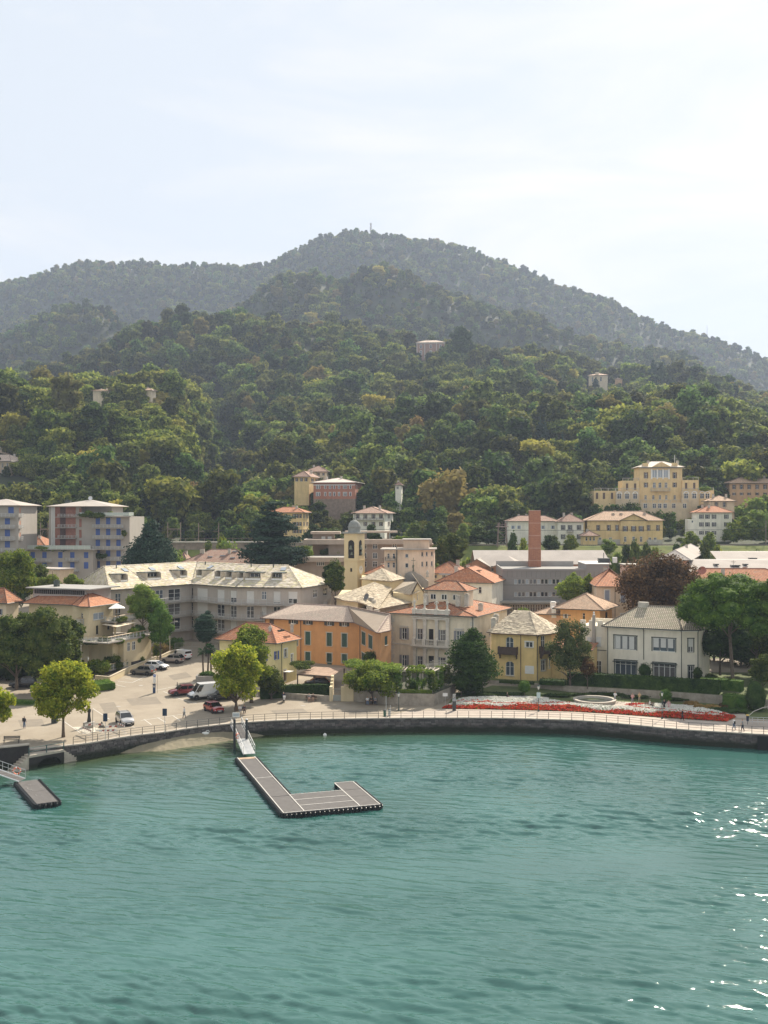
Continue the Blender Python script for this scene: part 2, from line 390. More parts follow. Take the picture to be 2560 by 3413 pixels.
RC = [(-2200,1400),(-400,1330),(0,1290),(150,1242),(250,1215),(330,1192),(420,1142),(560,1096),(700,1075),(850,1082),(1000,1100),(1200,1125),(1380,1165),(1500,1172),(1700,1185),(1850,1215),(2000,1255),(2200,1270),(2350,1290),(2560,1340),(3200,1450),(4800,1560)]
RD = [(-2200,1450),(-400,1330),(0,1308),(150,1318),(300,1308),(450,1318),(560,1338),(620,1385),(660,1450),(690,1530),(720,1610),(760,1640),(800,1590),(1000,1530),(1280,1470),(1380,1440),(1600,1420),(2000,1420),(2300,1400),(2400,1420),(2560,1490),(3200,1560),(4800,1640)]
RE = [(-2200,1700),(0,1660),(300,1680),(500,1690),(640,1725),(720,1760),(800,1760),(1000,1720),(1200,1700),(1500,1740),(1700,1760),(2000,1740),(2150,1690),(2400,1690),(2560,1680),(4800,1700)]
def zpy(py,D,tree_h=0.): return CAMZ-(py-CY)*D/F-tree_h
DE,DD0,DC,DB,DA = 405.,640.,1050.,1500.,2250.
def hill_profile(px):
 DD = lerp_list([(600,545),(720,640),(800,580),(950,540)],px)
 e = zpy(lerp_list(RE,px),DE,4);d = zpy(lerp_list(RD,px),DD,8);c = zpy(lerp_list(RC,px),DC,9);b = zpy(lerp_list(RB,px),DB,9);a = zpy(lerp_list(RA,px),DA,9)
 sag = max(0.,min(1.,(760-px)/160.))
 v1 = min(c,d)*(.55 if 1 else 1)+max(c,d)*.45 - 22*sag
 v2 = min(b,c)+(abs(b-c))*.35-35
 v3 = min(a,b)+abs(a-b)*.3-45
 return [(346,19.3),(DE,e),(DD,d),((DD+DC)/2+20,v1),(DC,c),((DC+DB)/2+30,v2),(DB,b),(1860,v3),(DA,a),(2700,a-160),(3600,a-320)]
def smooth_interp(P,D):
 if D <= P[0][0]: return P[0][1]
 n = len(P)
 for i in range(n-1):
  if D <= P[i+1][0]:
   x0,y0 = P[i];x1,y1 = P[i+1];h = x1-x0;t = (D-x0)/h
   def sl(j):
    if j <= 0 or j >= n-1: return 0. if j else (P[1][1]-P[0][1])/(P[1][0]-P[0][0])
    s0 = (P[j][1]-P[j-1][1])/(P[j][0]-P[j-1][0]);s1 = (P[j+1][1]-P[j][1])/(P[j+1][0]-P[j][0])
    return 0. if s0*s1 <= 0 else 2*s0*s1/(s0+s1)
   m0,m1 = sl(i),sl(i+1)
   return (2*t**3-3*t*t+1)*y0+(t**3-2*t*t+t)*h*m0+(-2*t**3+3*t*t)*y1+(t**3-t*t)*h*m1
 return P[-1][1]
from mathutils import noise as mn
_prof = {}
def hz(px,D):
 k = int(px//10)
 if k not in _prof: _prof[k] = hill_profile(k*10)
 if k+1 not in _prof: _prof[k+1] = hill_profile(k*10+10)
 t = px/10-k;z = smooth_interp(_prof[k],D)*(1-t)+smooth_interp(_prof[k+1],D)*t
 X = (px-CX)/F*D;am = max(0,min(1,(D-430)/300))
 z += 26*max(0,min(1,(D-1150)/250))*mn.noise((X/170,D/800,5.))*(.5 if abs(D-DA) < 200 else 1)
 z += am*(11*mn.noise((X/80,D/120,3.1))+ (20*mn.noise((X/210,D/260,9.2)) if D > 1250 else 0)*min(1,(D-1250)/300 if D > 1250 else 0))*(.45 if abs(D-DA) < 160 else 1)
 return z
hillmat = mat('forest_floor',(.035,.045,.018),.95,.35,.05)
cols = list(range(-2000,4600,40));ds = [346*(3600/346)**(i/90.) for i in range(91)]
V = [];Fc = []
for D in ds:
 for px in cols: V.append(((px-CX)/F*D,D,hz(px,D)))
nc = len(cols)
for i in range(len(ds)-1):
 for j in range(nc-1): Fc.append((i*nc+j,i*nc+j+1,(i+1)*nc+j+1,(i+1)*nc+j))
me = bpy.data.meshes.new('hillside');me.from_pydata(V,[],Fc);me.materials.append(hillmat);me.polygons.foreach_set('use_smooth',[True]*len(Fc))
tag(mobj('hillside',me),kind='structure')

# hillside tree prototypes
PROTO = []
specs = [('round',9,10,12,'hill'),('round',8,8,9,'hill'),('round',10,9,14,'hilly'),('round',7,12,10,'hill'),('round',9,7,8,'hilly'),('cone',6.5,11,13,'cedar'),('round',11,11,15,'hill')]
for i,(kd,w_,h_,k_,mm) in enumerate(specs):
 lb = crown_lobes(w_,h_,.5,k_,40+i,kd)
 PROTO.append(leaf_mesh('hill_tree_crown',lb,1900,.5,G[mm],90+i,.72))
def find_D(px,py,off=0.,d0=352):
 D = d0
 while D < 2400:
  if CAMZ-(py-CY)*D/F <= hz(px,D)+off: return D
  D += 3
 return D
DH = {'lh': find_D(30,1602,0),'lu': find_D(0,1512,2),'top': find_D(1440,1180,6),'cream': find_D(2010,1290,6),'farm_r': 566,'farm_l': 566};print(DH)
# areas kept clear of hillside trees (pixel box, nearer than distance)
CLEAR = [(1030,1225,1585,1664,412),(970,1110,1550,1610,425),(1160,1325,1690,1765,360),(915,1035,1690,1785,360),
   (1975,2390,1530,1690,392),(2420,2600,1590,1650,412),(2290,2460,1650,1795,358),(1950,2225,1705,1830,350),(1680,1960,1720,1830,360),
   (-60,112,1530,1588,DH['lh']),(-60,58,1464,1512,DH['lu']),(1384,1490,1126,1166,DH['top']),(1960,2080,1232,1284,DH['cream']),(300,400,1292,1318,DH['farm_l']),(440,530,1285,1318,DH['farm_r']),(1314,1343,1612,1638,402)]
rng = random.Random(5);pts = []
D = 352.
while D < 2420:
 sp = min(10.2,7.8+D*.0036);wpx = sp*F/D;px = -500-rng.random()*wpx
 while px < 3060:
  p = px+rng.uniform(-.45,.45)*wpx;d = D+rng.uniform(-.5,.5)*sp;
  z = hz(p,d);X = (p-CX)/F*d;py = CY-(z-CAMZ)*F/d;top = py-12*F/d;hw = 5*F/d
  nz = mn.noise((X/60,d/60,1.7));s = rng.choice([.65,.85,1.0,1.25,1.5,1.95])*(1 if D < 1300 else .88)*rng.uniform(.85,1.15)*(1+.25*nz)*(1. if d < 1400 else .9)
  bad = True
  for q_ in (1.,.5,.28,.16):
   bad = False;tp = py-11.5*s*q_*F/d;hw = 5*s*q_*F/d
   for (a,b,c,e,dd) in CLEAR:
    if d < dd and a-hw < p < b+hw and not (py < c or tp > e): bad = True;break
   if not bad: s *= q_;break
  if bad: s = .17
  if True:
   q = rng.random()
   if d < 380: s *= .6
   cone_s = min(s,1.25)
   idx = 5 if q < .035 else rng.choice([0,1,2,3,4,6] if nz > .05 else [0,1,3,6,0,4])
   if p < 740 and d < 760 and d > 430 and idx != 5 and q > .35: idx = rng.choice([2,4])
   if -60 < p < 2620 and nz > .25 and idx in (0,1): idx = 2
   pts.append((X,d,z-.5,p,cone_s if idx == 5 else s,rng.uniform(0,6.28),idx))
  px += wpx
 D += sp*(.55 if D < 640 else .9)
inframe = [q for q in pts if -10 < q[3] < 2570]
inframe.sort(key=lambda q: q[1]);near = inframe[:285];ns = set(id(q) for q in near)
LB = {0: 'dark green broadleaf tree in the wooded hillside above the town',1: 'small dense green tree in the wooded hillside above the town',2: 'light green leafy tree in the wooded hillside above the town',
   3: 'tall dark broadleaf tree in the wooded hillside above the town',4: 'low light green tree in the wooded hillside above the town',5: 'dark conifer standing among broadleaf trees on the wooded hillside',6: 'broad round-crowned tree in the wooded hillside above the town'}
for q in near:
 o = mobj('hillside_tree',PROTO[q[6]],None,(q[0],q[1],q[2]),q[5]);o.scale = (q[4],)*3
 tag(o,LB[q[6]],'tree','trees of the hillside wood')
rest = [q for q in pts if id(q) not in ns]
pm = bpy.data.meshes.new('forest');pm.from_pydata([q[:3] for q in rest],[],[])
for nm,ty,vals in (('scl','FLOAT',[q[4] for q in rest]),('rot','FLOAT',[q[5] for q in rest]),('idx','INT',[q[6] for q in rest])):
 a = pm.attributes.new(nm,ty,'POINT');a.data.foreach_set('value',vals)
forest = mobj('forest',pm);tag(forest,'dense mixed woodland covering the hills behind the town','forest',kind='stuff')
ng = bpy.data.node_groups.new('forest_scatter','GeometryNodeTree')
ng.interface.new_socket('Geometry',in_out='INPUT',socket_type='NodeSocketGeometry');ng.interface.new_socket('Geometry',in_out='OUTPUT',socket_type='NodeSocketGeometry')
gi = ng.nodes.new('NodeGroupInput');go = ng.nodes.new('NodeGroupOutput');iop = ng.nodes.new('GeometryNodeInstanceOnPoints');jn = ng.nodes.new('GeometryNodeJoinGeometry')
# one hillside tree object of each kind is the source of its instances
srcs = []
for k in range(7):
 s_ = next((o for o in COL.objects if o.name.startswith('hillside_tree') and o.data is PROTO[k]),None)
 if s_ is None:
  s_ = mobj('hillside_tree',PROTO[k],None,(60+k*9,352,19));tag(s_,LB[k],'tree','trees of the hillside wood')
 srcs.append(s_)
for s_ in reversed(srcs):
 oi = ng.nodes.new('GeometryNodeObjectInfo');oi.inputs['Object'].default_value = s_;oi.inputs['As Instance'].default_value = True
 gti = ng.nodes.new('GeometryNodeGeometryToInstance');
 # strip the source's own transform
 ng.links.new(oi.outputs['Geometry'],jn.inputs[0])
iop.inputs['Pick Instance'].default_value = True
def na(nm,dt):
 n = ng.nodes.new('GeometryNodeInputNamedAttribute');n.data_type = dt;n.inputs['Name'].default_value = nm;return n.outputs['Attribute']
cb = ng.nodes.new('ShaderNodeCombineXYZ');ng.links.new(na('rot','FLOAT'),cb.inputs['Z'])
ng.links.new(gi.outputs[0],iop.inputs['Points']);ng.links.new(jn.outputs[0],iop.inputs['Instance']);ng.links.new(na('idx','INT'),iop.inputs['Instance Index'])
ng.links.new(cb.outputs[0],iop.inputs['Rotation']);ng.links.new(na('scl','FLOAT'),iop.inputs['Scale']);ng.links.new(iop.outputs[0],go.inputs[0])
md = forest.modifiers.new('scatter','NODES');md.node_group = ng
# ------------------------------------------------------------------ lake
SHORE = [(-1500,2900),(-700,2680),(-300,2580),(0,2512),(95,2500),(215,2487),(309,2475.5),(390,2461),(470,2449.5),(548,2441),(638,2427),(700,2420),(760,2413.5),(830,2407.5),(925,2402),(1026,2398.5),(1150,2396),(1276,2394.5),(1400,2393.2),(1486,2393),(1600,2393.2),(1700,2394.5),(1800,2397),(1917,2401),(2020,2408),(2113,2416.5),(2229,2428),(2340,2436),(2440,2442),(2520,2447),(2560,2449),(2900,2470),(3500,2500),(4300,2560)]
SH = [W(px,py,0) for px,py in SHORE]
def shore_y(px): return lerp_list(SHORE,px)
def shore_D(px): return F*CAMZ/(shore_y(px)-CY)
def watermat():
 m = bpy.data.materials.new('lake_water');m.use_nodes = True;t = m.node_tree;l = t.links.new;N = t.nodes.new;b = t.nodes['Principled BSDF']
 b.inputs['Roughness'].default_value = .05;b.inputs['IOR'].default_value = 1.5
 at = N('ShaderNodeAttribute');at.attribute_name = 'shallow'
 tc = N('ShaderNodeTexCoord')
 n = N('ShaderNodeTexNoise');n.inputs['Scale'].default_value = .05;n.inputs['Detail'].default_value = 4
 l(tc.outputs['Object'],n.inputs['Vector'])
 r = N('ShaderNodeValToRGB');r.color_ramp.elements[0].position = .35;r.color_ramp.elements[1].position = .7
 r.color_ramp.elements[0].color = (.028,.092,.08,1);r.color_ramp.elements[1].color = (.044,.126,.112,1);l(n.outputs['Fac'],r.inputs['Fac'])
 mx = N('ShaderNodeMixRGB');mx.inputs['Color2'].default_value = (.05,.058,.018,1);l(at.outputs['Fac'],mx.inputs['Fac']);l(r.outputs['Color'],mx.inputs['Color1'])
 l(mx.outputs['Color'],b.inputs['Base Color'])
 def rip(sx,sy,sc,rot,det):
  mp = N('ShaderNodeMapping');mp.inputs['Scale'].default_value = (sx,sy,1);mp.inputs['Rotation'].default_value = (0,0,R(rot))
  q = N('ShaderNodeTexNoise');q.inputs['Scale'].default_value = sc;q.inputs['Detail'].default_value = det;q.inputs['Roughness'].default_value = .6
  l(tc.outputs['Object'],mp.inputs['Vector']);l(mp.outputs[0],q.inputs['Vector']);return q.outputs['Fac']
 h1 = rip(.45,1.,4.5,18,4)
 bp = N('ShaderNodeBump');bp.inputs['Strength'].default_value = 1.;bp.inputs['Distance'].default_value = .02;l(h1,bp.inputs['Height']);l(bp.outputs[0],b.inputs['Normal'])
 return m
rw = np.random.default_rng(4);NCW,NRW = 600,680
pxs = np.concatenate([np.linspace(-1400,-160,30,endpoint=False),np.linspace(-160,2720,NCW-60),np.linspace(2760,4000,30)])
D1 = np.array([shore_D(p)+2.5 for p in pxs]);tt = np.linspace(0,1,NRW)[None,:]**.8
Dg = 56+(D1[:,None]-56)*tt;Dg[:,:12] = np.linspace(6,55,12)[None,:];Xg = (pxs[:,None]-CX)/F*Dg;Zg = np.zeros_like(Dg)
env = 0.
for i in range(7): a = rw.uniform(-.6,.6)+1.35;k = 2*math.pi/rw.uniform(14,46);env = env+np.sin(k*(Xg*math.cos(a)*.55+Dg*math.sin(a))+rw.uniform(0,6.28))
env = np.clip(.72+.32*env,.12,2.1)
for i in range(80):
 lam = .36*(2.9/.36)**(rw.random()**1.0);a = math.radians(74)+rw.normal()*(.16 if lam > 1.2 else .30);k = 2*math.pi/lam;ph = rw.uniform(0,6.28)
 arg = k*(Xg*math.cos(a)+Dg*math.sin(a))+ph+.9*np.sin(Xg*.13+Dg*.09+i);amp = .030*lam**.86/math.sqrt(80)*1.75
 s1 = np.sin(arg);Zg += amp*(s1+.38*np.cos(2*arg))*(env if lam < 3.5 else 1)
dist = D1[:,None]-2.5-Dg;Zg *= np.clip(.25+dist/14,.25,1)
V = np.stack([Xg,Dg,WZ+Zg],-1).reshape(-1,3)
bx = (pxs[:,None]-660)/430.;Sh = np.exp(-np.maximum(0,dist)/(3.2+9*np.exp(-bx*bx)))*np.where(pxs[:,None] < 1500,.95,.95*np.exp(-(pxs[:,None]-1500)/500.))
ii,jj = np.meshgrid(np.arange(len(pxs)-1),np.arange(NRW-1),indexing='ij');a_ = (ii*NRW+jj).ravel();Fq = np.stack([a_,a_+NRW,a_+NRW+1,a_+1],1).astype(np.int32)
me = bpy.data.meshes.new('lake');me.vertices.add(len(V));me.vertices.foreach_set('co',V.ravel().astype(np.float32));me.loops.add(Fq.size);me.loops.foreach_set('vertex_index',Fq.ravel())
me.polygons.add(len(Fq));me.polygons.foreach_set('loop_start',np.arange(0,Fq.size,4,dtype=np.int32));me.polygons.foreach_set('loop_total',np.full(len(Fq),4,np.int32));me.update(calc_edges=True);me.polygons.foreach_set('use_smooth',np.ones(len(Fq),bool));me.materials.append(watermat())
at = me.attributes.new('shallow','FLOAT','POINT');at.data.foreach_set('value',np.clip(Sh,0,1).ravel().astype(np.float32))
tag(mobj('lake',me),kind='structure')
# lake bed beyond sight so nothing is open underneath
# ------------------------------------------------------------------ town ground
asph = mat('asphalt_pale',(.23,.19,.14),.9,.13,.22,bump=.15,bscale=30,coord='Object',col2=(.31,.265,.2))
V = [];Fc = [];cols = list(range(-1500,4300,25));ys = None
for px in cols:
 D0 = shore_D(px)+.25
 L_ = [D0,(D0+168)/2]+[168+47*i/5 for i in range(6)]+[215+85*i/5 for i in range(1,6)]+[318,333,347.5]
 for D in L_: V.append(((px-CX)/F*D,D,g(D)))
nr = len(L_)
for i in range(len(cols)-1):
 for k in range(nr-1): a = i*nr+k;Fc.append((a,a+nr,a+nr+1,a+1))
me = bpy.data.meshes.new('ground');me.from_pydata(V,[],Fc);me.materials.append(asph);tag(mobj('ground',me),kind='structure')
def sheet(name,pix,m,dz=.02,world=False,kind='structure',label=None,parent=None):
 P = [WG(*p) if not world else Vector(p) for p in pix]
 bm = bmesh.new();vs = [bm.verts.new((p.x,p.y,0)) for p in P];bm.faces.new(vs)
 bmesh.ops.triangulate(bm,faces=bm.faces)
 for Y in [q[0] for q in GP]:
  gm = bm.verts[:]+bm.edges[:]+bm.faces[:]
  bmesh.ops.bisect_plane(bm,geom=gm,plane_co=(0,Y,0),plane_no=(0,1,0))
 for v in bm.verts: v.co.z = g(v.co.y)+dz
 bmesh.ops.recalc_face_normals(bm,faces=bm.faces)
 me = bpy.data.meshes.new(name);bm.to_mesh(me);bm.free();me.materials.append(m)
 if me.polygons and me.polygons[0].normal.z < 0: me.flip_normals()
 o = mobj(name,me,parent);tag(o,kind=kind);return o
# ------------------------------------------------------------------ building kit
glass = mat('window_glass',(.03,.035,.04),.08,0,spec=.6)
glass_b = mat('window_glass_bright',(.32,.36,.4),.12,0,spec=.6)  # pale base colour stands in for sky reflected in the panes
glass2 = mat('window_glass_curtain',(.13,.125,.12),.15,.3,4,spec=.6);glass3 = mat('window_glass_sky',(.08,.1,.12),.06,0,spec=.8)
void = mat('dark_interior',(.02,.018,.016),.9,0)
wht = mat('white_paint',(.74,.73,.69),.6,.06,3)
blind = mat('roller_blind',(.62,.61,.57),.7,.05,3)
stone_trim = mat('trim_stone',(.46,.43,.37),.85,.15,2.5)
gut = mat('gutter_dark',(.045,.06,.05),.5,0)
gutb = mat('gutter_brown',(.13,.08,.06),.5,0)
iron = mat('iron_dark',(.04,.045,.045),.5,0)
concr = mat('concrete',(.36,.33,.29),.9,.2,.8,streak=.3)
stack_m = mat('chimney_plaster',(.5,.46,.39),.9,.2,2,streak=.4)
_wc = {}
def shutter_mat(c):
 return {'green': mat('shutter_green',(.025,.075,.06),.6,.2,2),'grey': mat('shutter_grey',(.24,.24,.25),.6,.12,2),'blue': mat('shutter_blue',(.055,.11,.33),.6,.15,1.5),
   'white': blind,'brown': mat('shutter_brown',(.11,.07,.05),.6,.2,2),'dark': mat('shutter_dark',(.045,.05,.05),.6,.2,2),'lblue': mat('shutter_pale_blue',(.3,.38,.5),.6,.1,2),
   'bgrey': mat('shutter_blue_grey',(.3,.34,.42),.6,.1,2),'orange': mat('shutter_orange',(.62,.17,.05),.6,.1,2),'rust': mat('panel_rust',(.26,.115,.08),.7,.25,1.)}[c]
def wmesh(kind,w,h,c):
 """frame, pane and leaf meshes of one window size, shared by all windows of that size. Local: x along wall, y into wall, origin at centre bottom"""
 k = (kind,round(w,2),round(h,2),c)
 if k in _wc: return _wc[k]
 d = {};fr = MB();t = min(.09,w*.08);a = -w/2;b = w/2
 if kind != 'shut' and kind != 'void':
  for (x0,x1,z0,z1) in ((a,a+t,0,h),(b-t,b,0,h),(a+t,b-t,0,t),(a+t,b-t,h-t,h)): fr.box(x0,x1,.1,.17,z0,z1,wht)
  nm = {'multi': 4,'wide': 3,'band': 5}.get(kind,2 if w > .75 else 1)
  for i in range(1,nm): x = a+w*i/nm;fr.box(x-t*.6,x+t*.6,.1,.165,t,h-t,wht)
  if kind in ('open','plain','half') and h > 1.1: fr.box(a+t,b-t,.105,.16,h*.62-.025,h*.62+.025,wht)
  if kind == 'multi': fr.box(a+t,b-t,.1,.162,h*.78,h*.78+.08,wht)
 else:
  for (x0,x1,z0,z1) in ((a,a+t*.6,0,h),(b-t*.6,b,0,h),(a+t*.6,b-t*.6,h-t*.6,h)): fr.box(x0,x1,.09,.15,z0,z1,stone_trim if kind == 'shut' else gut)
 d['frame'] = fr.mesh('window')
 d['panes'] = [MB().face([(a,.14,0),(b,.14,0),(b,.14,h),(a,.14,h)],void if kind == 'void' else (glass_b if kind == 'bright' else gm)).mesh('pane') for gm in (glass,glass2,glass,glass3)];d['pane'] = d['panes'][0]
 sm = shutter_mat(c) if c else None
 def leaf(x0,x1,y0,y1,z0,z1):
  q = MB();q.box(x0,x1,y0,y1,z0,z1,sm)
  n = max(3,int((z1-z0)/.22))
  if x1-x0 > .2 and c not in ('white','lblue'):
   for i in range(n): zz = z0+.06+(z1-z0-.12)*i/n;q.box(x0+.05,x1-.05,y0-.015,y0,zz,zz+.05,sm)
  return q.mesh('shutter')
 if kind == 'open' and c: d['shutters'] = [leaf(a-w*.5-.02,a-.02,-.05,-.01,0,h),leaf(b+.02,b+w*.5+.02,-.05,-.01,0,h)]
 elif kind == 'shut' and c: d['shutters'] = [leaf(a+.04,-.01,.04,.08,.02,h-.03),leaf(.01,b-.04,.04,.08,.02,h-.03)]
 elif kind == 'roll' and c: d['blind'] = [leaf(a+t*.5,b-t*.5,.06,.095,h*.12,h)]
 elif kind == 'half' and c: d['blind'] = [leaf(a+t*.5,b-t*.5,.06,.095,h*.4,h)]
 elif kind == 'bfull' and c: d['blind'] = [leaf(a+t*.5,b-t*.5,.06,.095,.0,h)]
 _wc[k] = d;return d
class Bld:
 """a house: empty at its nearest corner; local x runs along the front to the right, y to the back"""
 def __init__(s,name,label,cx,D,yaw,z0=None,cat='house',group=None):
  X = (cx-CX)/F*D;s.z0 = g(D) if z0 is None else z0;s.o = Vector((X,D,s.z0));s.yaw = R(yaw);s.cx = cx;s.D = D
  s.root = empty(name,s.o,s.yaw,label,cat,group);s.holes = {};s.edges = []
  c,n = math.cos(s.yaw),math.sin(s.yaw);s.ax = Vector((c,n,0));s.ay = Vector((-n,c,0))
 def loc(s,P): d = Vector(P)-s.o;return Vector((d.dot(s.ax),d.dot(s.ay),d.z))
 def ray(s,px,py,axis,val):
  d = Vector(((px-CX)/F,1,-(py-CY)/F));o = Vector((0,0,CAMZ))-s.o
  A = s.ax if axis == 'x' else s.ay;t = (val-o.dot(A))/d.dot(A);P = o+d*t;return Vector((P.dot(s.ax),P.dot(s.ay),P.z))
 def xat(s,px,y=0.): return s.ray(px,CY,'y',y).x
 def yat(s,px,x=0.): return s.ray(px,CY,'x',x).y
 def zat(s,py,x=0.,y=0.):
  P = s.o+s.ax*x+s.ay*y;return CAMZ-(py-CY)*P.y/F-s.z0
 def body(s,lx=None,rx=None,ey=None,h=None,w=None,d=None,m=None,cham=None,name='wall',base=None):
  s.w = w if w is not None else -s.xat(lx);s.d = d if d is not None else s.yat(rx);s.h = h if h is not None else s.zat(ey)
  s.poly([(-s.w,0),(0,0),(0,s.d),(-s.w,s.d)],s.h,m,base=base);return s
 def poly(s,P,h,m,z=0.,base=None): s.P = P;s.hh = h;s.zb = z;s.wm = m;s.base = base;s.wins = [];s.deferred = True;return s
 def onedge(s,e,px,py):
  a = Vector(s.P[e]);b = Vector(s.P[(e+1) % len(s.P)]);u = (b-a);Ls = u.length;u.normalize();nr = Vector((u.y,-u.x))
  d3 = Vector(((px-CX)/F,1,-(py-CY)/F));o3 = Vector((0,0,CAMZ))-s.o
  d = Vector((d3.dot(s.ax),d3.dot(s.ay)));o = Vector((o3.dot(s.ax),o3.dot(s.ay)))
  t = (a-o).dot(nr)/d.dot(nr);p = o+d*t;return (p-a).dot(u),o3.z+t*d3.z
 def win(s,e,x0,y0,x1,y1,kind='open',c=None,**k):
  ym = (y0+y1)/2;xm = (x0+x1)/2;sa,_ = s.onedge(e,x0,ym);sb,_ = s.onedge(e,x1,ym);_,zt = s.onedge(e,xm,y0);_,zb = s.onedge(e,xm,y1)
  s.lwin(e,min(sa,sb),max(sa,sb),zb,zt,kind,c,**k)
 def lwin(s,e,a,b,z0,z1,kind='open',c=None,arch=False,sill=True,trim=None,label=None):
  w = max(.3,round((b-a)/.05)*.05);h = max(.3,round((z1-z0)/.05)*.05);m = (a+b)/2;z0 = max(z0,s.zb+.02)
  s.wins.append((e,m,w,z0,h,kind,c,arch,sill,trim,label))
 def grid(s,e,cols,rows,kind='open',c=None,ref=None,pxw=None,**k):
  """cols: pixel centres; rows: (ytop,ybottom) read at pixel column ref"""
  ref = ref or cols[0]
  for (y0,y1) in rows:
   _,zt = s.onedge(e,ref,y0);_,zb = s.onedge(e,ref,y1)
   for i,cc in enumerate(cols):
    q = pxw[i] if isinstance(pxw,list) else pxw
    sa,_ = s.onedge(e,cc-q/2,CY);sb,_ = s.onedge(e,cc+q/2,CY);s.lwin(e,min(sa,sb),max(sa,sb),zb,zt,kind,c,**k)
 def finish(s,name='wall'):
  mb = MB();m = s.wm;n = len(s.P)
  for e in range(n):
   a = Vector(s.P[e]);b = Vector(s.P[(e+1) % n]);u = b-a;Ls = u.length;u.normalize();nr = Vector((u.y,-u.x))
   H = [(mm-w/2,mm+w/2,z,z+h) for (ee,mm,w,z,h,*_r) in s.wins if ee == e]
   dr = getattr(s,'drop',.6);zs = sorted(set([s.zb-dr,s.hh]+[q[2] for q in H]+[q[3] for q in H]));zs = [z for z in zs if s.zb-dr-.01 <= z <= s.hh]
   ss = sorted(set([0.,Ls]+[q[0] for q in H]+[q[1] for q in H]));ss = [x for x in ss if 0 <= x <= Ls]
   P3 = lambda x,z,y=0.: (a.x+u.x*x-nr.x*y,a.y+u.y*x-nr.y*y,z)
   for z0,z1 in zip(zs,zs[1:]):
    run = None
    for x0,x1 in list(zip(ss,ss[1:]))+[(None,None)]:
     hole = x0 is None or any(q[0] <= (x0+x1)/2 <= q[1] and q[2] <= (z0+z1)/2 <= q[3] for q in H)
     if hole:
      if run: mb.face([P3(run[0],z0),P3(run[1],z0),P3(run[1],z1),P3(run[0],z1)],m);run = None
     else: run = (run[0],x1) if run else (x0,x1)
   for (x0,x1,z0,z1) in H:
    y = .16
    mb.face([P3(x0,z0),P3(x0,z0,y),P3(x0,z1,y),P3(x0,z1)],m);mb.face([P3(x1,z0,y),P3(x1,z0),P3(x1,z1),P3(x1,z1,y)],m)
    mb.face([P3(x0,z1),P3(x0,z1,y),P3(x1,z1,y),P3(x1,z1)],m);mb.face([P3(x0,z0,y),P3(x0,z0),P3(x1,z0),P3(x1,z0,y)],m)
   if s.base and e < 2: 
    bh,bm_ = s.base;dv = [q for q in H if q[2] < bh]
    x = 0.
    for q in sorted(dv)+[(Ls,Ls,0,0)]:
     if q[0]-x > .1: mb.prism([P3(x,0,-.04)[:2],P3(q[0],0,-.04)[:2],P3(q[0],0,.05)[:2],P3(x,0,.05)[:2]],s.zb-dr,s.zb+bh,bm_)
     x = q[1]
  top = [(p[0],p[1],s.hh) for p in s.P];mb.face(top,m)
  mb.build(name,None,s.root)
  for (e,mm,w,z,h,kind,c,arch,sill,trim,label) in s.wins:
   a = Vector(s.P[e]);b = Vector(s.P[(e+1) % n]);u = (b-a).normalized();rz = math.atan2(u.y,u.x);p = a+u*mm
   d = wmesh(kind,w,h,c);f = mobj('window',d['frame'],s.root,(p.x,p.y,z),rz)
   if label: f['label'] = label
   mobj('pane',d['panes'][int(mm*7+z*3) % 4],f)
   for q in d.get('shutters',[]): mobj('shutter',q,f)
   for q in d.get('blind',[]): mobj('blind',q,f)
   if sill and w > .5:
    k = ('sill',w)
    if k not in _wc: _wc[k] = MB().box(-w/2-.1,w/2+.1,-.12,.03,-.09,-.004,stone_trim).mesh('sill')
    mobj('sill',_wc[k],f)
   if trim:
    k = ('trim',w,h,trim)
    if k not in _wc:
     q = MB();t = .16;tm = MATS[trim]
     for (x0,x1,z0,z1) in ((-w/2-t,-w/2-.001,0,h),(w/2+.001,w/2+t,0,h),(-w/2-t-.06,w/2+t+.06,h+.001,h+t)): q.box(x0,x1,-.045,.02,z0,z1,tm)
     _wc[k] = q.mesh('surround')
    mobj('surround',_wc[k],f)
   if arch:
    k = ('arch',w,h,s.wm.name)
    if k not in _wc:
     q = MB();r = w/2;rr = min(r,h*.25)
     for sg in (-1,1):
      pts = [(sg*r,.0,h+.002)]+[(sg*r*math.sin(t_),0,h-rr+rr*math.cos(t_)) for t_ in [1.57,1.2,.9,.6,.3,0]]
      q.face([(x,-.002,zz) for x,y_,zz in (pts if sg < 0 else pts[::-1])],s.wm)
     _wc[k] = q.mesh('arch_head')
    mobj('arch_head',_wc[k],f)
  s.deferred = False;return s
 # ---------------- roofs
 def hip(s,m,rise,oh=.6,x0=None,x1=None,y0=None,y1=None,z=None,inset=None,axis=None,gutter=gut,name='roof',inset2=None,ridge=True,slabs=None,flat_t=.14):
  x0 = (-s.w if x0 is None else x0)-oh;x1 = (0 if x1 is None else x1)+oh;y0 = (0 if y0 is None else y0)-oh;y1 = (s.d if y1 is None else y1)+oh
  z = (s.hh if z is None else z)+.02;axis = axis or ('x' if x1-x0 >= y1-y0 else 'y');short = (y1-y0) if axis == 'x' else (x1-x0)
  i1 = short/2 if inset is None else inset;i2 = i1 if inset2 is None else inset2
  if axis == 'x': ym = (y0+y1)/2;a = (x0+i1,ym,z+rise);b = (x1-i2,ym,z+rise)
  else: xm = (x0+x1)/2;a = (xm,y0+i1,z+rise);b = (xm,y1-i2,z+rise)
  c = [(x0,y0,z),(x1,y0,z),(x1,y1,z),(x0,y1,z)]
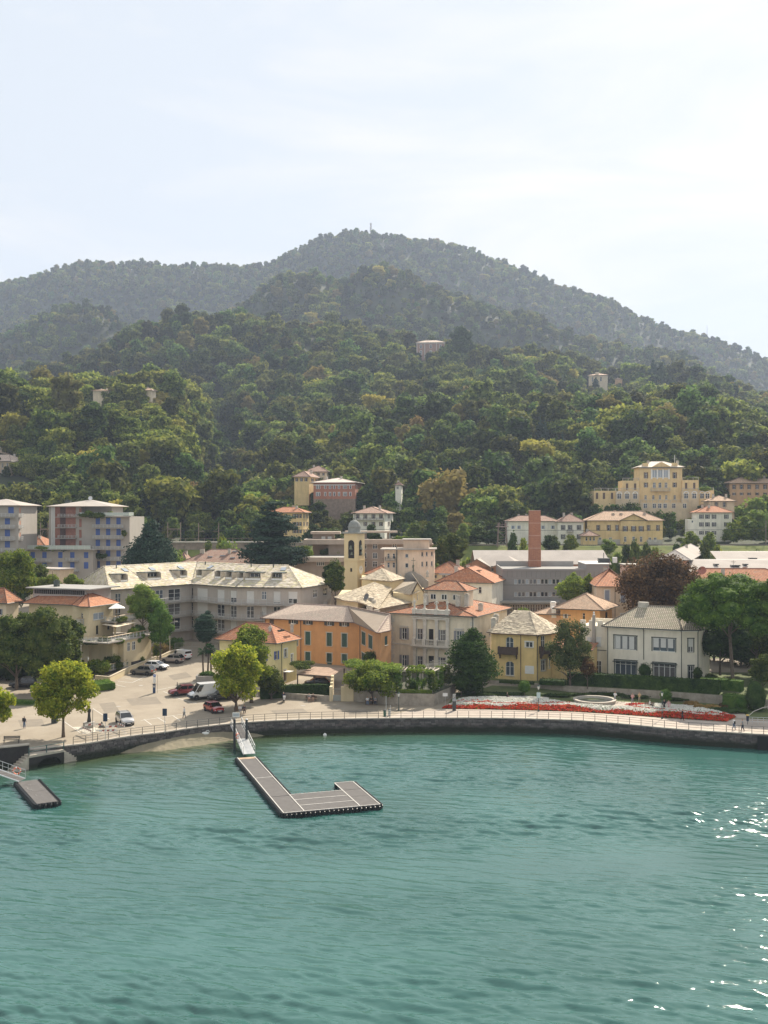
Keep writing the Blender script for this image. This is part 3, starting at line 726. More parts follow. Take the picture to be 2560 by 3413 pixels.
  fs = [[c[0],c[1],b,a],[c[1],c[2],b],[c[2],c[3],a,b],[c[3],c[0],a]] if axis == 'x' else [[c[0],c[1],a],[c[1],c[2],b,a],[c[2],c[3],b],[c[3],c[0],a,b]]
  return s.roof(fs,m,name,gutter,ridge,slabs,flat_t)
 def roof(s,fs,m,name='roof',gutter=gut,ridge=True,slabs=None,th=.14,soffit=None):
  mb = MB();so = soffit or mat('soffit',(.3,.24,.18),.9,.1);edges = {}
  for f in fs:
   P = [Vector(p) for p in f]
   u = (P[1]-P[0]).normalized();nn = (P[1]-P[0]).cross(P[-1]-P[0]).normalized();v = nn.cross(u)
   mb.face(P,m,[((p-P[0]).dot(u),(p-P[0]).dot(v)) for p in P])
   mb.face([p-Vector((0,0,th)) for p in reversed(P)],so)
   for i in range(len(P)):
    a,b = P[i],P[(i+1) % len(P)];k = frozenset([tuple(round(q,2) for q in a),tuple(round(q,2) for q in b)])
    edges.setdefault(k,[]).append((a,b))
  o = None;rd = MB();gt = MB()
  for k,es in edges.items():
   a,b = es[0]
   if len(es) == 1:
    mb.face([a,a-Vector((0,0,th)),b-Vector((0,0,th)),b],so)
    if gutter and abs(a.z-b.z) < .05: gt.tube([a-Vector((0,0,.05)),b-Vector((0,0,.05))],.08,5,gutter)
   elif ridge and (b-a).length > .1: rd.tube([a+Vector((0,0,.0)),b+Vector((0,0,.0))],.11,5,m)
  o = mb.build(name,None,s.root)
  if rd.f: rd.build('ridge_tiles',None,o)
  if gt.f: gt.build('gutter',None,o)
  if slabs: s.slabs(fs,o,**slabs)
  s.last_roof = o;return o
 def slabs(s,fs,parent,m,size=.5,ind=0,seed=3,kinds=3):
  """real stone slabs lying on the roof faces, each a little uneven"""
  r = random.Random(seed);ms = m if isinstance(m,list) else [m];MBs = MB();cand = []
  for f in fs:
   P = [Vector(p) for p in f];u = (P[1]-P[0]).normalized();nn = (P[1]-P[0]).cross(P[-1]-P[0]).normalized()
   if nn.z < 0: P = [P[1],P[0]]+P[:1:-1];u = -u;nn = -nn
   v = nn.cross(u);q = [((p-P[0]).dot(u),(p-P[0]).dot(v)) for p in P];vm = max(t[1] for t in q)
   wn_ = s.ax*nn.x+s.ay*nn.y+Vector((0,0,nn.z))
   vis = wn_.dot(Vector((0,0,CAMZ))-(s.o+s.ax*P[0].x+s.ay*P[0].y)) > 0
   if not vis: continue
   vv = 0.
   while vv < vm-.05:
    xs = []
    for i in range(len(q)):
     (xa,ya),(xb,yb) = q[i],q[(i+1) % len(q)]
     if (ya-vv-.1)*(yb-vv-.1) < 0: xs.append(xa+(xb-xa)*(vv+.1-ya)/(yb-ya))
    if len(xs) >= 2:
     a,b = min(xs),max(xs);x = a+r.uniform(-.2,0)
     while x < b:
      wd = size*r.uniform(.6,1.35);hh = size*.95;x0 = max(a,x);x1 = min(b,x+wd-.015)
      if x1-x0 > .12:
       l = r.uniform(.045,.1);O = P[0]+u*x0+v*(vv-.03*r.random())+nn*.0;U = u*(x1-x0);Vv = v*hh
       tl = nn*r.uniform(-.012,.02)
       p = [O+nn*l,O+U+nn*(l)+tl,O+U+Vv+nn*.03+tl,O+Vv+nn*.03]
       cand.append((p,[O,O+U,O+U+Vv,O+Vv],r.randrange(len(ms))))
      x += wd
    vv += size*.7
  def geo(mb,p,b,mi):
   mb.face(p,ms[mi]);mb.face([b[0],b[1],p[1],p[0]],ms[mi]);mb.face([b[1],b[2],p[2],p[1]],ms[mi]);mb.face([b[3],b[0],p[0],p[3]],ms[mi])
  for i,(p,b,mi) in enumerate(cand):
   if i < ind: q = MB();geo(q,p,b,mi);q.build('roof_slab',None,parent)
   else: geo(MBs,p,b,mi)
  if MBs.f: o = MBs.build('roof_slabs',None,parent);o['kind'] = 'stuff'
 # ---------------- extras
 def part(s,name,mb,smooth=False): return mb.build(name,None,s.root,smooth=smooth)
 def lbox(s,name,x0,x1,y0,y1,z0,z1,m): return MB().box(x0,x1,y0,y1,z0,z1,m).build(name,None,s.root)
 def chimney(s,px,py0,py1,y,w=.7,d=.7,m=None,cap='slab'):
  x = s.ray(px,py0,'y',y).x;zt = s.ray(px,py0,'y',y).z;zb = s.ray(px,py1,'y',y).z-.8;m = m or stack_m
  q = MB().box(x-w/2,x+w/2,y-d/2,y+d/2,zb,zt-.15,m);q.box(x-w/2-.08,x+w/2+.08,y-d/2-.08,y+d/2+.08,zt-.15,zt-.03,m)
  q.box(x-w/4,x+w/4,y-d/4,y+d/4,zt-.03,zt+.12,m);q.box(x-w/2,x+w/2,y-d/2,y+d/2,zt+.12,zt+.18,m)
  return q.build('chimney',None,s.root)
 def dpipe(s,e,px,m=gut,z1=None,z0=0):
  t,_ = s.onedge(e,px,CY);a = Vector(s.P[e]);b = Vector(s.P[(e+1) % len(s.P)]);u = (b-a).normalized();nr = Vector((u.y,-u.x));p = a+u*t+nr*.08;z1 = z1 or s.hh
  q = a+u*t+nr*.5
  MB().tube([(q.x,q.y,z1),(p.x,p.y,z1-.45),(p.x,p.y,z0)],.06,5,m).build('downpipe',None,s.root)
def railing(parent,pts,h=1.,m=None,n_rail=2,sp=1.4,bar=0,r=.03,name='railing',topm=None,topr=None,infill=None):
 mb = MB();m = m or iron
 for a,b in zip(pts,pts[1:]):
  a = Vector(a);b = Vector(b);L_ = (b-a).length;n = max(1,round(L_/sp))
  for i in range(n+1):
   p = a.lerp(b,i/n);mb.box(p.x-r,p.x+r,p.y-r,p.y+r,p.z,p.z+h,m)
  for k in range(1,n_rail+1):
   z = Vector((0,0,h*k/n_rail-.02));
   mb.tube([a+z,b+z],(topr if (topr and k == n_rail) else r*.8),4,topm if (topm and k == n_rail) else m)
  if bar:
   nb = int(L_/bar)
   for i in range(nb): p = a.lerp(b,(i+.5)/nb);mb.box(p.x-.012,p.x+.012,p.y-.012,p.y+.012,p.z+.08,p.z+h-.04,m)
  if infill: mb.face([a+Vector((0,0,.08)),b+Vector((0,0,.08)),b+Vector((0,0,h-.08)),a+Vector((0,0,h-.08))],infill)
 return mb.build(name,None,parent)
def balcony(b,e,x0,y0,x1,y1,depth=1.1,floor_m=None,rail_m=None,bar=.14,solid=None,th=.16,toprail=None,brackets=False,infill=None):
 """x0..x1 pixel extent on the wall; y0 top of rail, y1 underside of floor, at the middle column"""
 xm = (x0+x1)/2;sa,_ = b.onedge(e,x0,CY);sb,_ = b.onedge(e,x1,CY);a = Vector(b.P[e]);c = Vector(b.P[(e+1) % len(b.P)]);u = (c-a).normalized();nr = Vector((u.y,-u.x))
 sm,zt = b.onedge(e,xm,y0);_,zb = b.onedge(e,xm,y1);zf = zb+th
 M = Matrix(((u.x,-nr.x,0,a.x),(u.y,-nr.y,0,a.y),(0,0,1,0),(0,0,0,1)))
 root = MB().box(sa,sb,-depth,-.003,zb,zf,floor_m or stone_trim,M).build('balcony',None,b.root)
 if brackets:
  q = MB()
  for s_ in (sa+.15,sb-.25):
   q.box(s_,s_+.12,-depth*.8,-.003,zb-.28,zb-.002,floor_m,M);q.box(s_,s_+.12,-depth*.45,-.003,zb-.75,zb-.28,floor_m,M)
  q.build('bracket',None,root)
 h = max(.7,zt-zf)
 pts = [M @ Vector((sa+.04,-.05,zf)),M @ Vector((sa+.04,-depth+.05,zf)),M @ Vector((sb-.04,-depth+.05,zf)),M @ Vector((sb-.04,-.05,zf))]
 if solid:
  q = MB();q.box(sa,sb,-depth,-depth+.08,zf,zf+h,solid,M);q.box(sa,sa+.08,-depth+.08,-.003,zf,zf+h,solid,M);q.box(sb-.08,sb,-depth+.08,-.003,zf,zf+h,solid,M);q.build('railing',None,root)
 else: railing(root,pts,h,rail_m,2,1.1,bar,topm=toprail,topr=.05 if toprail else None,infill=infill)
 return root
def cornice(b,z,m,h=.25,out=.12,edges=(0,1),name='cornice'):
 q = MB()
 for e in edges:
  a = Vector(b.P[e]);c = Vector(b.P[(e+1) % len(b.P)]);u = (c-a).normalized();nr = Vector((u.y,-u.x));L_ = (c-a).length
  ext0 = 0 if e != 0 else out*0;M = Matrix(((u.x,-nr.x,0,a.x),(u.y,-nr.y,0,a.y),(0,0,1,0),(0,0,0,1)))
  q.box(-.0 if e == 0 else 0,L_+(out if e == 0 else 0),-out,-.002,z,z+h,m,M)
 return q.build(name,None,b.root)
# wall colours and roof coverings
def wallm(name,c,var=.12,streak=.32):
 c = tuple(min(.78,x*k) for x,k in zip(c,(1.22,1.17,1.08)))
 return mat(name,c,.9,var,.5,streak=streak,bump=.08,bscale=12)
tile_red = tilemat('tiles_red',(.54,.24,.12),(.34,.14,.075),(.14,.07,.045),.3,.42,stain=(.25,.2,.15),stain_amt=.5,mort=.045)
tile_org = tilemat('tiles_orange',(.60,.27,.14),(.44,.18,.09),(.18,.08,.05),.3,.42,stain=(.36,.24,.17),stain_amt=.35,mort=.045)
tile_tan = tilemat('tiles_tan',(.62,.43,.29),(.48,.32,.21),(.22,.15,.11),.24,.38,stain=(.28,.24,.18))
tile_gry = tilemat('tiles_weathered',(.66,.53,.42),(.52,.41,.33),(.24,.18,.15),.24,.38,stain=(.4,.36,.28))
tile_grn = tilemat('tiles_mossy_rows',(.60,.51,.38),(.47,.41,.30),(.13,.11,.085),.35,.42,stain=(.26,.27,.17),mort=.07)
tile_brn = tilemat('tiles_brown',(.44,.28,.21),(.33,.2,.15),(.12,.08,.06),.24,.38)
slate = tilemat('slate_lichen',(.56,.49,.37),(.46,.4,.3),(.15,.14,.11),.55,.4,stain=(.40,.38,.22),stain_amt=.4,bump=.8)
slab_a = mat('stone_slab_a',(.46,.39,.28),.9,.3,1.5,bump=.3);slab_b = mat('stone_slab_b',(.35,.29,.21),.9,.35,1.8,bump=.3);slab_c = mat('stone_slab_c',(.54,.46,.33),.9,.25,1.2,bump=.3)
slab_m = [slab_a,slab_b,slab_c]
white_roof = mat('roof_pale_sheet',(.42,.38,.34),.95,.1,.3,spec=.05);grey_roof = mat('roof_grey_sheet',(.33,.32,.30),.95,.1,.3,spec=.05)
# ================================================================== waterfront houses
# --- villa with balcony and statues
vw = wallm('plaster_villa',(.60,.55,.45));vb = mat('villa_stone',(.60,.56,.48),.85,.15,1.5)
b = Bld('villa','cream villa with four roof statues and pillared balcony behind the pergola',1580,185,-25.3,1.9,'villa')
b.body(1303,1690,2054,m=vw)
b.win(0,1340,2093,1355,2131,'open','grey',trim='villa_stone');b.win(0,1391,2095,1407.5,2137,'open','grey');b.win(0,1429,2096,1445,2150,'void','grey',label='dark open balcony door')
b.win(0,1468,2099,1483,2140,'open','grey');b.win(0,1522,2103,1538.5,2142,'open','grey',trim='villa_stone')
b.win(0,1340,2183,1355,2220,'open','grey');b.win(0,1391,2187,1407.5,2224,'open','grey');b.win(0,1429,2190,1446,2238,'void','grey',label='dark open garden door')
b.win(0,1468,2191,1483,2226,'open','grey');b.win(0,1522,2192,1538,2228,'open','grey')
b.win(1,1596,2108,1603,2128,'open','grey');b.win(1,1630,2100,1636,2120,'plain');b.win(1,1660,2088,1666,2110,'open','grey')
b.finish()
# portico: pilasters, cornices, balcony with balusters
X = lambda px: b.xat(px,-.5)
q = MB();xs = [X(1380.5),X(1414.5),X(1454),X(1490)];zb2 = b.zat(2151,X(1430),-.9)
for x in xs:
 q.box(x-.28,x+.28,-.42,-.003,zb2+.16,b.hh-1.15,vb);q.box(x-.36,x+.36,-.5,-.003,b.hh-1.15,b.hh-.9,vb);q.box(x-.38,x+.38,-.52,-.003,zb2+.16,zb2+1.05,vb)
 q.box(x-.28,x+.28,-.42,-.003,-.5,zb2-.9,vb);q.box(x-.36,x+.36,-.5,-.003,zb2-.9,zb2-.65,vb)
b.part('pilaster',q)
q = MB();q.box(xs[0]-.4,xs[3]+.4,-.55,-.004,b.hh-.9,b.hh-.55,vb);q.box(xs[0]-.5,xs[3]+.5,-.7,-.004,b.hh-.55,b.hh-.4,vb);b.part('entablature',q)
q = MB();q.box(xs[0]-.4,xs[3]+.4,-.55,-.004,zb2-.65,zb2-.3,vb);q.box(xs[0]-.5,xs[3]+.5,-1.0,-.004,zb2-.3,zb2,vb);bal = b.part('balcony',q)
def balusters(parent,x0,x1,y,z,h,m,n):
 for i in range(n):
  x = x0+(x1-x0)*(i+.5)/n
  MB().lathe([(.09,0),(.09,.08),(.05,.14),(.1,.32),(.05,h-.2),(.08,h-.1),(.08,h)],0,0,8,m).build('baluster',None,parent,(x,y,z),smooth=True)
for i in range(3):
 balusters(bal,xs[i]+.4,xs[i+1]-.4,-.75,zb2,.85,vb,6)
 MB().box(xs[i]+.39,xs[i+1]-.39,-.88,-.62,zb2+.86,zb2+1.,vb).build('handrail',None,bal)
for i,x in enumerate(xs): MB().box(x-.3,x+.3,-.95,-.53,zb2+.01,zb2+1.06,vb).build('pedestal',None,bal)
cornice(b,zb2-.3,vb,.3,.1,(0,)) if False else None
q = MB();q.box(-b.w-.06,xs[0]-.51,-.08,-.003,zb2-.25,zb2,vb);q.box(xs[3]+.51,.08,-.08,-.003,zb2-.25,zb2,vb);b.part('string_course',q)
q = MB();
for (x0,x1,ztop) in ((1332,1361,2087),(1515,1545,2096)):
 xa,xb = b.xat(x0),b.xat(x1);z = b.zat(ztop,(xa+xb)/2);q.box(xa,xb,-.2,-.003,z-.1,z+.1,vb);q.box(xa+.15,xb-.15,-.1,-.003,z-.35,z-.101,vb)
b.part('window_hood',q)
q = MB()
for i in range(12):
 z = .2+i*.8;l = .45 if i % 2 else .7
 for x0 in (-b.w,-l): q.box(x0+(.0 if x0 < -l else 0),x0+l,-.04,-.003,z,z+.72,vb)
b.part('quoin',q)
cornice(b,b.hh-.32,vb,.3,.2)
fs_rise = 2.1
b.hip(tile_red,fs_rise,.75,inset=5.5)
# parapet and four statues
zp = b.hh
q = MB();q.box(xs[0]-.4,xs[3]+.4,-.55,-.1,zp-.02,zp+.75,vb);q.box(xs[0]-.5,xs[3]+.5,-.62,-.03,zp+.75,zp+.87,vb)
for x in xs: q.box(x-.32,x+.32,-.7,.05,zp+.0,zp+1.0,vb)
par = b.part('parapet',q)
def statue(parent,x,y,z,h,m,seed=0,name='statue'):
 r = random.Random(seed);q = MB();tw = r.uniform(-.08,.08)
 q.lathe([(.24*h/2,0),(.22*h/2,.12*h),(.17*h/2,.35*h),(.155*h/2,.5*h),(.2*h/2,.62*h),(.22*h/2,.74*h),(.16*h/2,.8*h),(.06*h/2,.83*h),(.055*h/2,.86*h)],0,0,10,m,sc=(1,.75))
 q.lathe([(.03*h,.845*h),(.055*h,.88*h),(.062*h,.92*h),(.05*h,.97*h),(.015*h,1.0*h)],tw*.3,0,8,m)
 for sg in (-1,1): q.tube([(sg*.1*h,0,.76*h),(sg*(.15+tw)*h,-.04*h,.6*h),(sg*.06*h,-.13*h,(.5+.1*sg)*h)],[.04*h,.032*h,.025*h],6,m)
 o = q.build(name,None,parent,(x,y,z),r.uniform(-.4,.4),smooth=True);return o
for i,x in enumerate(xs): statue(par,x,-.32,zp+1.0,1.75,vb,i)
# roof lantern storey
tx0,tx1 = b.xat(1424,4),b.xat(1545,4);ty = 4.3;tz = b.zat(1967,(tx0+tx1)/2,ty)
tb = MB();z0_ = b.hh+.8;yb = ty+4.6
for (x0,x1,y0,y1) in ((tx0,tx1,ty,ty+.2),(tx0,tx1,yb-.2,yb),(tx0,tx0+.2,ty+.2,yb-.2),(tx1-.2,tx1,ty+.2,yb-.2)): tb.box(x0,x1,y0,y1,z0_,tz,vw)
b.part('lantern_storey',tb)
for i,(a_,c_) in enumerate(((1437,1452),(1473,1489),(1511,1527))):
 xa,xb = b.xat(a_,ty),b.xat(c_,ty);wm_ = wmesh('plain',1.1,1.0,None);f = mobj('window',wm_['frame'],b.root,((xa+xb)/2,ty-.15,tz-1.75));mobj('pane',wm_['pane'],f)
b.hip(tile_red,1.55,.7,tx0,tx1,ty,yb,z=tz,name='lantern_roof')
for (px,y0,y1,yy) in ((1420,1983,2001,2.6),(1527,1987,2006,2.8),(1556,1982,2006,3.6),(1602,2013,2038,6.2)): b.chimney(px,y0,y1,yy)
b.dpipe(0,1576)
# side loggia on the left of the villa
q = MB();xl = -b.w;q.box(xl-2.6,xl-.003,-.9,2,3.55,4.1,vb);q.box(xl-2.8,xl-.003,-1.1,2.2,4.1,4.25,vb)
for x in (xl-2.5,xl-.75): q.box(x,x+.5,-.8,-.3,-.5,3.55,vb)
q.box(xl-2.6,xl-.003,1.8,2,-.5,3.55,vw);q.box(xl-2.2,xl-.7,-.93,-.9,3.0,3.5,vb);b.part('side_loggia',q)

# --- small yellow villa with stone slab roof
yw = wallm('plaster_yellow',(.60,.46,.22))
b = Bld('villa','small yellow villa with mossy stone slab roof and dark wooden balconies',1788,180,-21,1.4,'villa');b.d = 8.5
b.w = -b.xat(1633);b.h = b.zat(2115);ch = 2.6
b.poly([(-b.w,.9),(-b.w+ch*.6,0),(-ch*.2,0),(0,0),(1.9,3.0),(1.9,b.d),(-b.w,b.d)],b.h,yw)
b.win(1,1686,2123,1712,2170,'plain',None,arch=True);b.win(1,1752,2139,1776,2158,'plain',trim='white_paint');b.win(1,1685,2204,1714,2252,'plain',arch=True)
b.win(3,1803,2119,1816,2162,'plain');b.win(3,1804,2200,1818,2236,'plain',trim='trim_stone')
b.win(4,1829,2190,1835,2225,'plain')
b.finish()
wood = mat('dark_carved_wood',(.07,.045,.035),.8,.25,4)
balcony(b,1,1664,2154,1727,2180,1.1,wood,solid=wood,brackets=True);balcony(b,3,1797,2152,1832,2178,1.0,wood,solid=wood,brackets=True)
s0,z0 = b.onedge(1,1750,2245);s1,z1 = b.onedge(1,1780,2220);a_ = Vector(b.P[1])
MB().box(a_.x+s0,a_.x+s1,-.06,-.003,z0,z1,wht).build('plaque',None,b.root)
z = b.h+.02;o = .75;rz_ = 3.3;y = 4.6
e = [(-b.w-o,.9-.3,z),(-b.w+ch*.5,-o,z),(.3,-o,z),(1.9+o,2.6,z),(1.9+o,b.d+o,z),(-b.w-o,b.d+o,z)]
ra = (-b.w+3.0,y,z+rz_);rb = (-2.2,y,z+rz_+.15)
b.roof([[e[0],e[1],ra],[e[1],e[2],rb,ra],[e[2],e[3],rb],[e[3],e[4],rb],[e[4],e[5],ra,rb],[e[5],e[0],ra]],slab_b,gutter=gutb,ridge=False,slabs=dict(m=slab_m,size=.55,ind=290))
b.chimney(1646,2062,2090,2.2,.8,.7);b.chimney(1654,2050,2072,4.,.8,.7)
b.dpipe(1,1736,gutb);b.dpipe(3,1791)
q = MB();q.box(1.95,8.8,3.4,8.5,-.5,5.2,yw);an = b.part('annexe',q)
d_ = wmesh('plain',1.1,2.1,None);f = mobj('door',d_['frame'],b.root,(4.1,3.3,.2));mobj('pane',d_['pane'],f)
b.roof([[(1.9,3.1,5.22),(9,3.1,5.22),(9,8.6,5.9),(1.9,8.6,5.9)]],tile_red,'annexe_roof',ridge=False)

# --- white modern villa
ww = wallm('plaster_white_aged',(.64,.61,.54),.07,.25)
b = Bld('villa','white two-storey villa with grooved tile roof and wide glazed doors',2273,177,-28,1.5,'villa')
b.w = -b.xat(2022);b.h = b.zat(2099)
br_ = b.ray(2327,CY,'y',1.35).x
Pb = [(-b.w,0),(0,0),(br_,1.4),(br_+.2,3),(br_+.2,10),(-b.w,10)]
b.d = 10;b.poly(Pb,b.h,ww)
b.win(0,2048,2119,2121,2166,'wide','dark',sill=False,trim='gutter_dark',label='wide window of three shaded bays');b.win(0,2175,2127,2251,2172,'wide','dark',sill=False,trim='gutter_dark')
b.win(0,2050,2208,2121,2268,'multi',None,trim='gutter_dark',label='glazed garden doors with white bars');b.win(0,2178,2215,2251,2277,'multi',None,trim='gutter_dark',label='glazed garden doors with white bars')
b.win(1,2294,2129,2311,2174,'half','white',trim='gutter_dark');b.win(1,2295,2219,2311,2266,'plain',None,trim='gutter_dark')
b.finish()
for (xa,xb,y0,y1,half) in ((2050,2119,2121,2164,0),(2177,2249,2129,2160,1)):     # pale blinds between dark piers
 n = 3;q = MB();p = MB()
 s0,_ = b.onedge(0,xa,CY);s1,_ = b.onedge(0,xb,CY);_,zt = b.onedge(0,(xa+xb)/2,y0);_,zb = b.onedge(0,(xa+xb)/2,y1)
 for i in range(3):
  c0 = s0+(s1-s0)*(i+.02)/3+.05;c1 = c0+(s1-s0)/3*.72;q.box(-b.w+c0,-b.w+c1,.03,.07,zb+.05,zt,blind)
  if i < 2: p.box(-b.w+c1+.03,-b.w+c0+(s1-s0)/3-.03,.02,.07,zb-.35 if half else zb+.05,zt,mat('pier_grey',(.16,.17,.17),.7,.1))
 q.build('blind',None,b.root);p.build('window_pier',None,b.root)
q = MB()
for (xa,xb,yy) in ((2044,2127,2203),(2171,2258,2210)):
 s0,zz = b.onedge(0,xa,yy);s1,_ = b.onedge(0,xb,yy);q.box(-b.w+s0,-b.w+s1,-.45,-.003,zz-.05,zz+.08,gut)
b.part('door_hood',q)
cornice(b,b.h-.3,wht,.28,.18,(0,1))
o = .7;z = b.h+.02;e = [(-b.w-o,-o,z),(.2,-o,z),(br_+o*.8,.9,z),(br_+.2+o,3,z),(br_+.2+o,10.7,z),(-b.w-o,10.7,z)]
ra = (-b.w+4.4,5.2,z+3.3);rb = (-2.2,5.2,z+3.3)
b.roof([[e[0],e[1],rb,ra],[e[1],e[2],rb],[e[2],e[3],e[4],rb],[e[4],e[5],ra,rb],[e[5],e[0],ra]],tile_grn)
MB().box(ra[0]-.2,ra[0]+1.5,4.7,5.7,z+2.9,z+3.9,stack_m).build('chimney',None,b.root)
for px in (2026,2146,2272): b.dpipe(0,px,z0=3.5 if px == 2146 else 0)
b.dpipe(1,2326)
# left annexe with battlements and pillar
an = MB();ya = 1.2;xa = b.xat(1934,ya);za = b.zat(2086,(xa-b.w)/2,ya)
an.box(xa,-b.w-.003,ya,8,-.5,za,ww);ano = an.build('annexe',None,b.root)
q = MB();x = xa
while x < -b.w-.6: q.box(x,x+.95,ya-.02,ya+.3,za+.002,za+.95,ww);x += 1.55
q.box(xa,-b.w-.01,7.6,7.99,za+.002,za+.7,ww);q.build('battlement',None,ano)
px_ = b.xat(1979,ya-.4);q = MB();q.box(px_-.22,px_+.22,ya-.5,ya-.06,za-5.2,za+1.9,concr);q.lathe([(.16,za+1.9),(.2,za+2.0),(.08,za+2.15),(.18,za+2.3),(.1,za+2.5)],px_,ya-.28,8,wht);q.build('pillar',None,ano)
for (p0,p1,y0,y1) in ((1958,1973,2123,2154),(1988,2004,2123,2155),(1988,2005,2202,2246)):
 x0,x1 = b.xat(p0,ya),b.xat(p1,ya);z1 = b.zat(y0,(x0+x1)/2,ya);z0 = b.zat(y1,(x0+x1)/2,ya)
 d_ = wmesh('bfull' if y0 < 2200 else 'plain',round(x1-x0,1),round(z1-z0,1),'white' if y0 < 2200 else None);f = mobj('window',d_['frame'],b.root,((x0+x1)/2,ya-.18,z0));mobj('pane',d_['pane'],f)
 for q in d_.get('blind',[]): mobj('blind',q,f)
MB().box(xa,-b.w-.01,ya-.07,ya-.003,b.zat(2163,xa,ya)-.05,b.zat(2163,xa,ya)+.06,gut).build('string_course',None,ano)

# --- orange house, three storeys, with wing towards the lake
ow = wallm('plaster_orange',(.47,.25,.115),.1,.2);stw = mat('wing_masonry',(.36,.25,.17),.9,.3,1.2,bump=.3)
b = Bld('townhouse','long orange townhouse with dark green shutters and tiled roof',1195,194,-23.8,.9,'house')
b.h = b.zat(2074);b.w = -b.xat(884)
A = b.loc(Vector(((1269-CX)/F*177.7,177.7,0)));Bc = b.loc(Vector(((1304-CX)/F*181.5,181.5,0)))
dv = (Vector((0,0))-Vector((A.x,A.y)));
b.P_ = 0
Bk = b.loc(Vector(((1300-CX)/F*201,201,0)))
b.poly([(-b.w,0),(0,0),(A.x,A.y),(Bc.x,Bc.y),(Bk.x,Bk.y),(-b.w,9)],b.h,ow)
b.grid(0,[1026,1097.5,1148],[(2109,2153),(2177,2206)],'shut','green',ref=1097,pxw=17,trim='trim_stone')
b.grid(0,[978,1026.5,1097.5,1147.5],[(2064,2085)],'open','dark',ref=1097,pxw=16)
b.win(0,898,2063,913,2080,'shut','brown');b.win(0,1090,2177,1106,2228,'shut','green')
b.grid(1,[1235,1212],[(2118,2161),(2190,2215)],'shut','green',ref=1235,pxw=13,trim='trim_stone')
b.grid(2,[1287],[(2120,2150)],'shut','green',pxw=9)
b.grid(0,[985,950,915],[(2117,2150)],'shut','green',ref=950,pxw=15,trim='trim_stone')
b.finish()
z = b.h+.02;o = .7;rs = 2.5
u1 = Vector((A.x,A.y)).normalized();n1_ = Vector((u1.y,-u1.x))
e0 = (-b.w-o,-o,z);e1 = (n1_.x*o*1.0,-o,z);e2 = (A.x+n1_.x*o+u1.x*o,A.y+n1_.y*o+u1.y*o,z);e3 = (Bc.x+.15,Bc.y-.7,z);e4 = (Bk.x+.2,Bk.y+.5,z);e5 = (-b.w-o,9.6,z)
lw = lambda px,D,zz: (lambda v: (v.x,v.y,zz))(b.loc(Vector(((px-CX)/F*D,D,0))))
ra = (-b.w+4.2,4.5,z+rs);rc = lw(1160,198.5,z+rs);rd_ = lw(1299,184.5,z+rs-.15)
b.roof([[e0,e1,rc,ra],[e1,e2,rd_,rc],[e2,e3,rd_],[e3,e4,rc,rd_],[e4,e5,ra,rc],[e5,e0,ra]],tile_gry,gutter=gutb)
b.dpipe(0,1003,gutb);b.dpipe(0,885,gutb);b.dpipe(1,1201)
for (px,y0,y1,yy) in ((1232,2022,2034,6.),(1255,2035,2046,4.)): b.chimney(px,y0,y1,yy,.9,.7)
sat = mat('satellite_dish',(.62,.62,.6),.5,.05)

# --- pale yellow corner house with orange tiles
pw = wallm('plaster_pale_yellow',(.60,.54,.30),.06,.15)
b = Bld('house','small pale yellow house with orange tiled hip roof behind the plane trees',917,178,-28,.5,'house')
b.body(732,989,2143,m=pw)
b.win(1,916+1.5,2170,925.5,2198,'open','blue');b.win(1,947,2163,956.5,2191,'plain',trim='white_paint');b.win(1,970,2180,976,2210,'plain',trim='white_paint');b.win(1,946,2233,953,2270,'shut','brown',trim='trim_stone',label='brown side door')
b.grid(0,[760,800,840,880],[(2172,2198)],'open','blue',ref=840,pxw=12)
b.finish();b.hip(tile_org,2.75,.7)
b.dpipe(1,938)
x = b.xat(925,2.5);q = MB();q.box(-.6,.6,0,1.6,0,.5,gut);q.face([(-.55,.05,.51),(.55,.05,.51),(.55,1.55,.51),(-.55,1.55,.51)],glass)
q.build('roof_light',None,b.root,(-2.0,3.3,b.h+1.25));b.chimney(901,2090,2106,1.9,.4,.4);b.chimney(973,2082,2092,5.4,.4,.4)
q = MB();p0 = Vector((-5.2,3.8,b.h+2.6));q.tube([p0,p0+Vector((0,0,2.2))],.03,5,iron)
for k in range(5): q.tube([p0+Vector((-.5,0,1.1+k*.22)),p0+Vector((.5,0,1.1+k*.22))],.018,4,iron)
q.build('aerial',None,b.root)
MB().box(.02,1.3,2.35,3.9,2.35,2.45,wht).build('door_canopy',None,b.root)
MB().box(.02,1.6,2.0,4.3,-.5,.12,stone_trim).build('doorstep',None,b.root)

# --- long curved grey apartment block
gw = wallm('plaster_grey',(.37,.345,.325),.07,.25)
H_E = 15.0
def onz(px,D): return ((px-CX)/F*D,D)
pts_f = [onz(276,226),onz(370,205),onz(500,213.5),onz(640,222),onz(791,212.5),onz(1000,210.5),onz(1104,224)]
b = Bld('apartment_block','long bent grey apartment block with lichened slate mansard roof and balconies',791,212.5,0,3.0,'apartment block')
lp = [b.loc((x,y,0)) for x,y in pts_f]
back = [(lp[6].x-3,lp[6].y+6),(lp[4].x+3,lp[4].y+13),(lp[3].x,lp[3].y+14),(lp[1].x+8,lp[1].y+18)]
b.poly([(p.x,p.y) for p in lp]+back,H_E-3,gw)
zt_ = lambda r: None
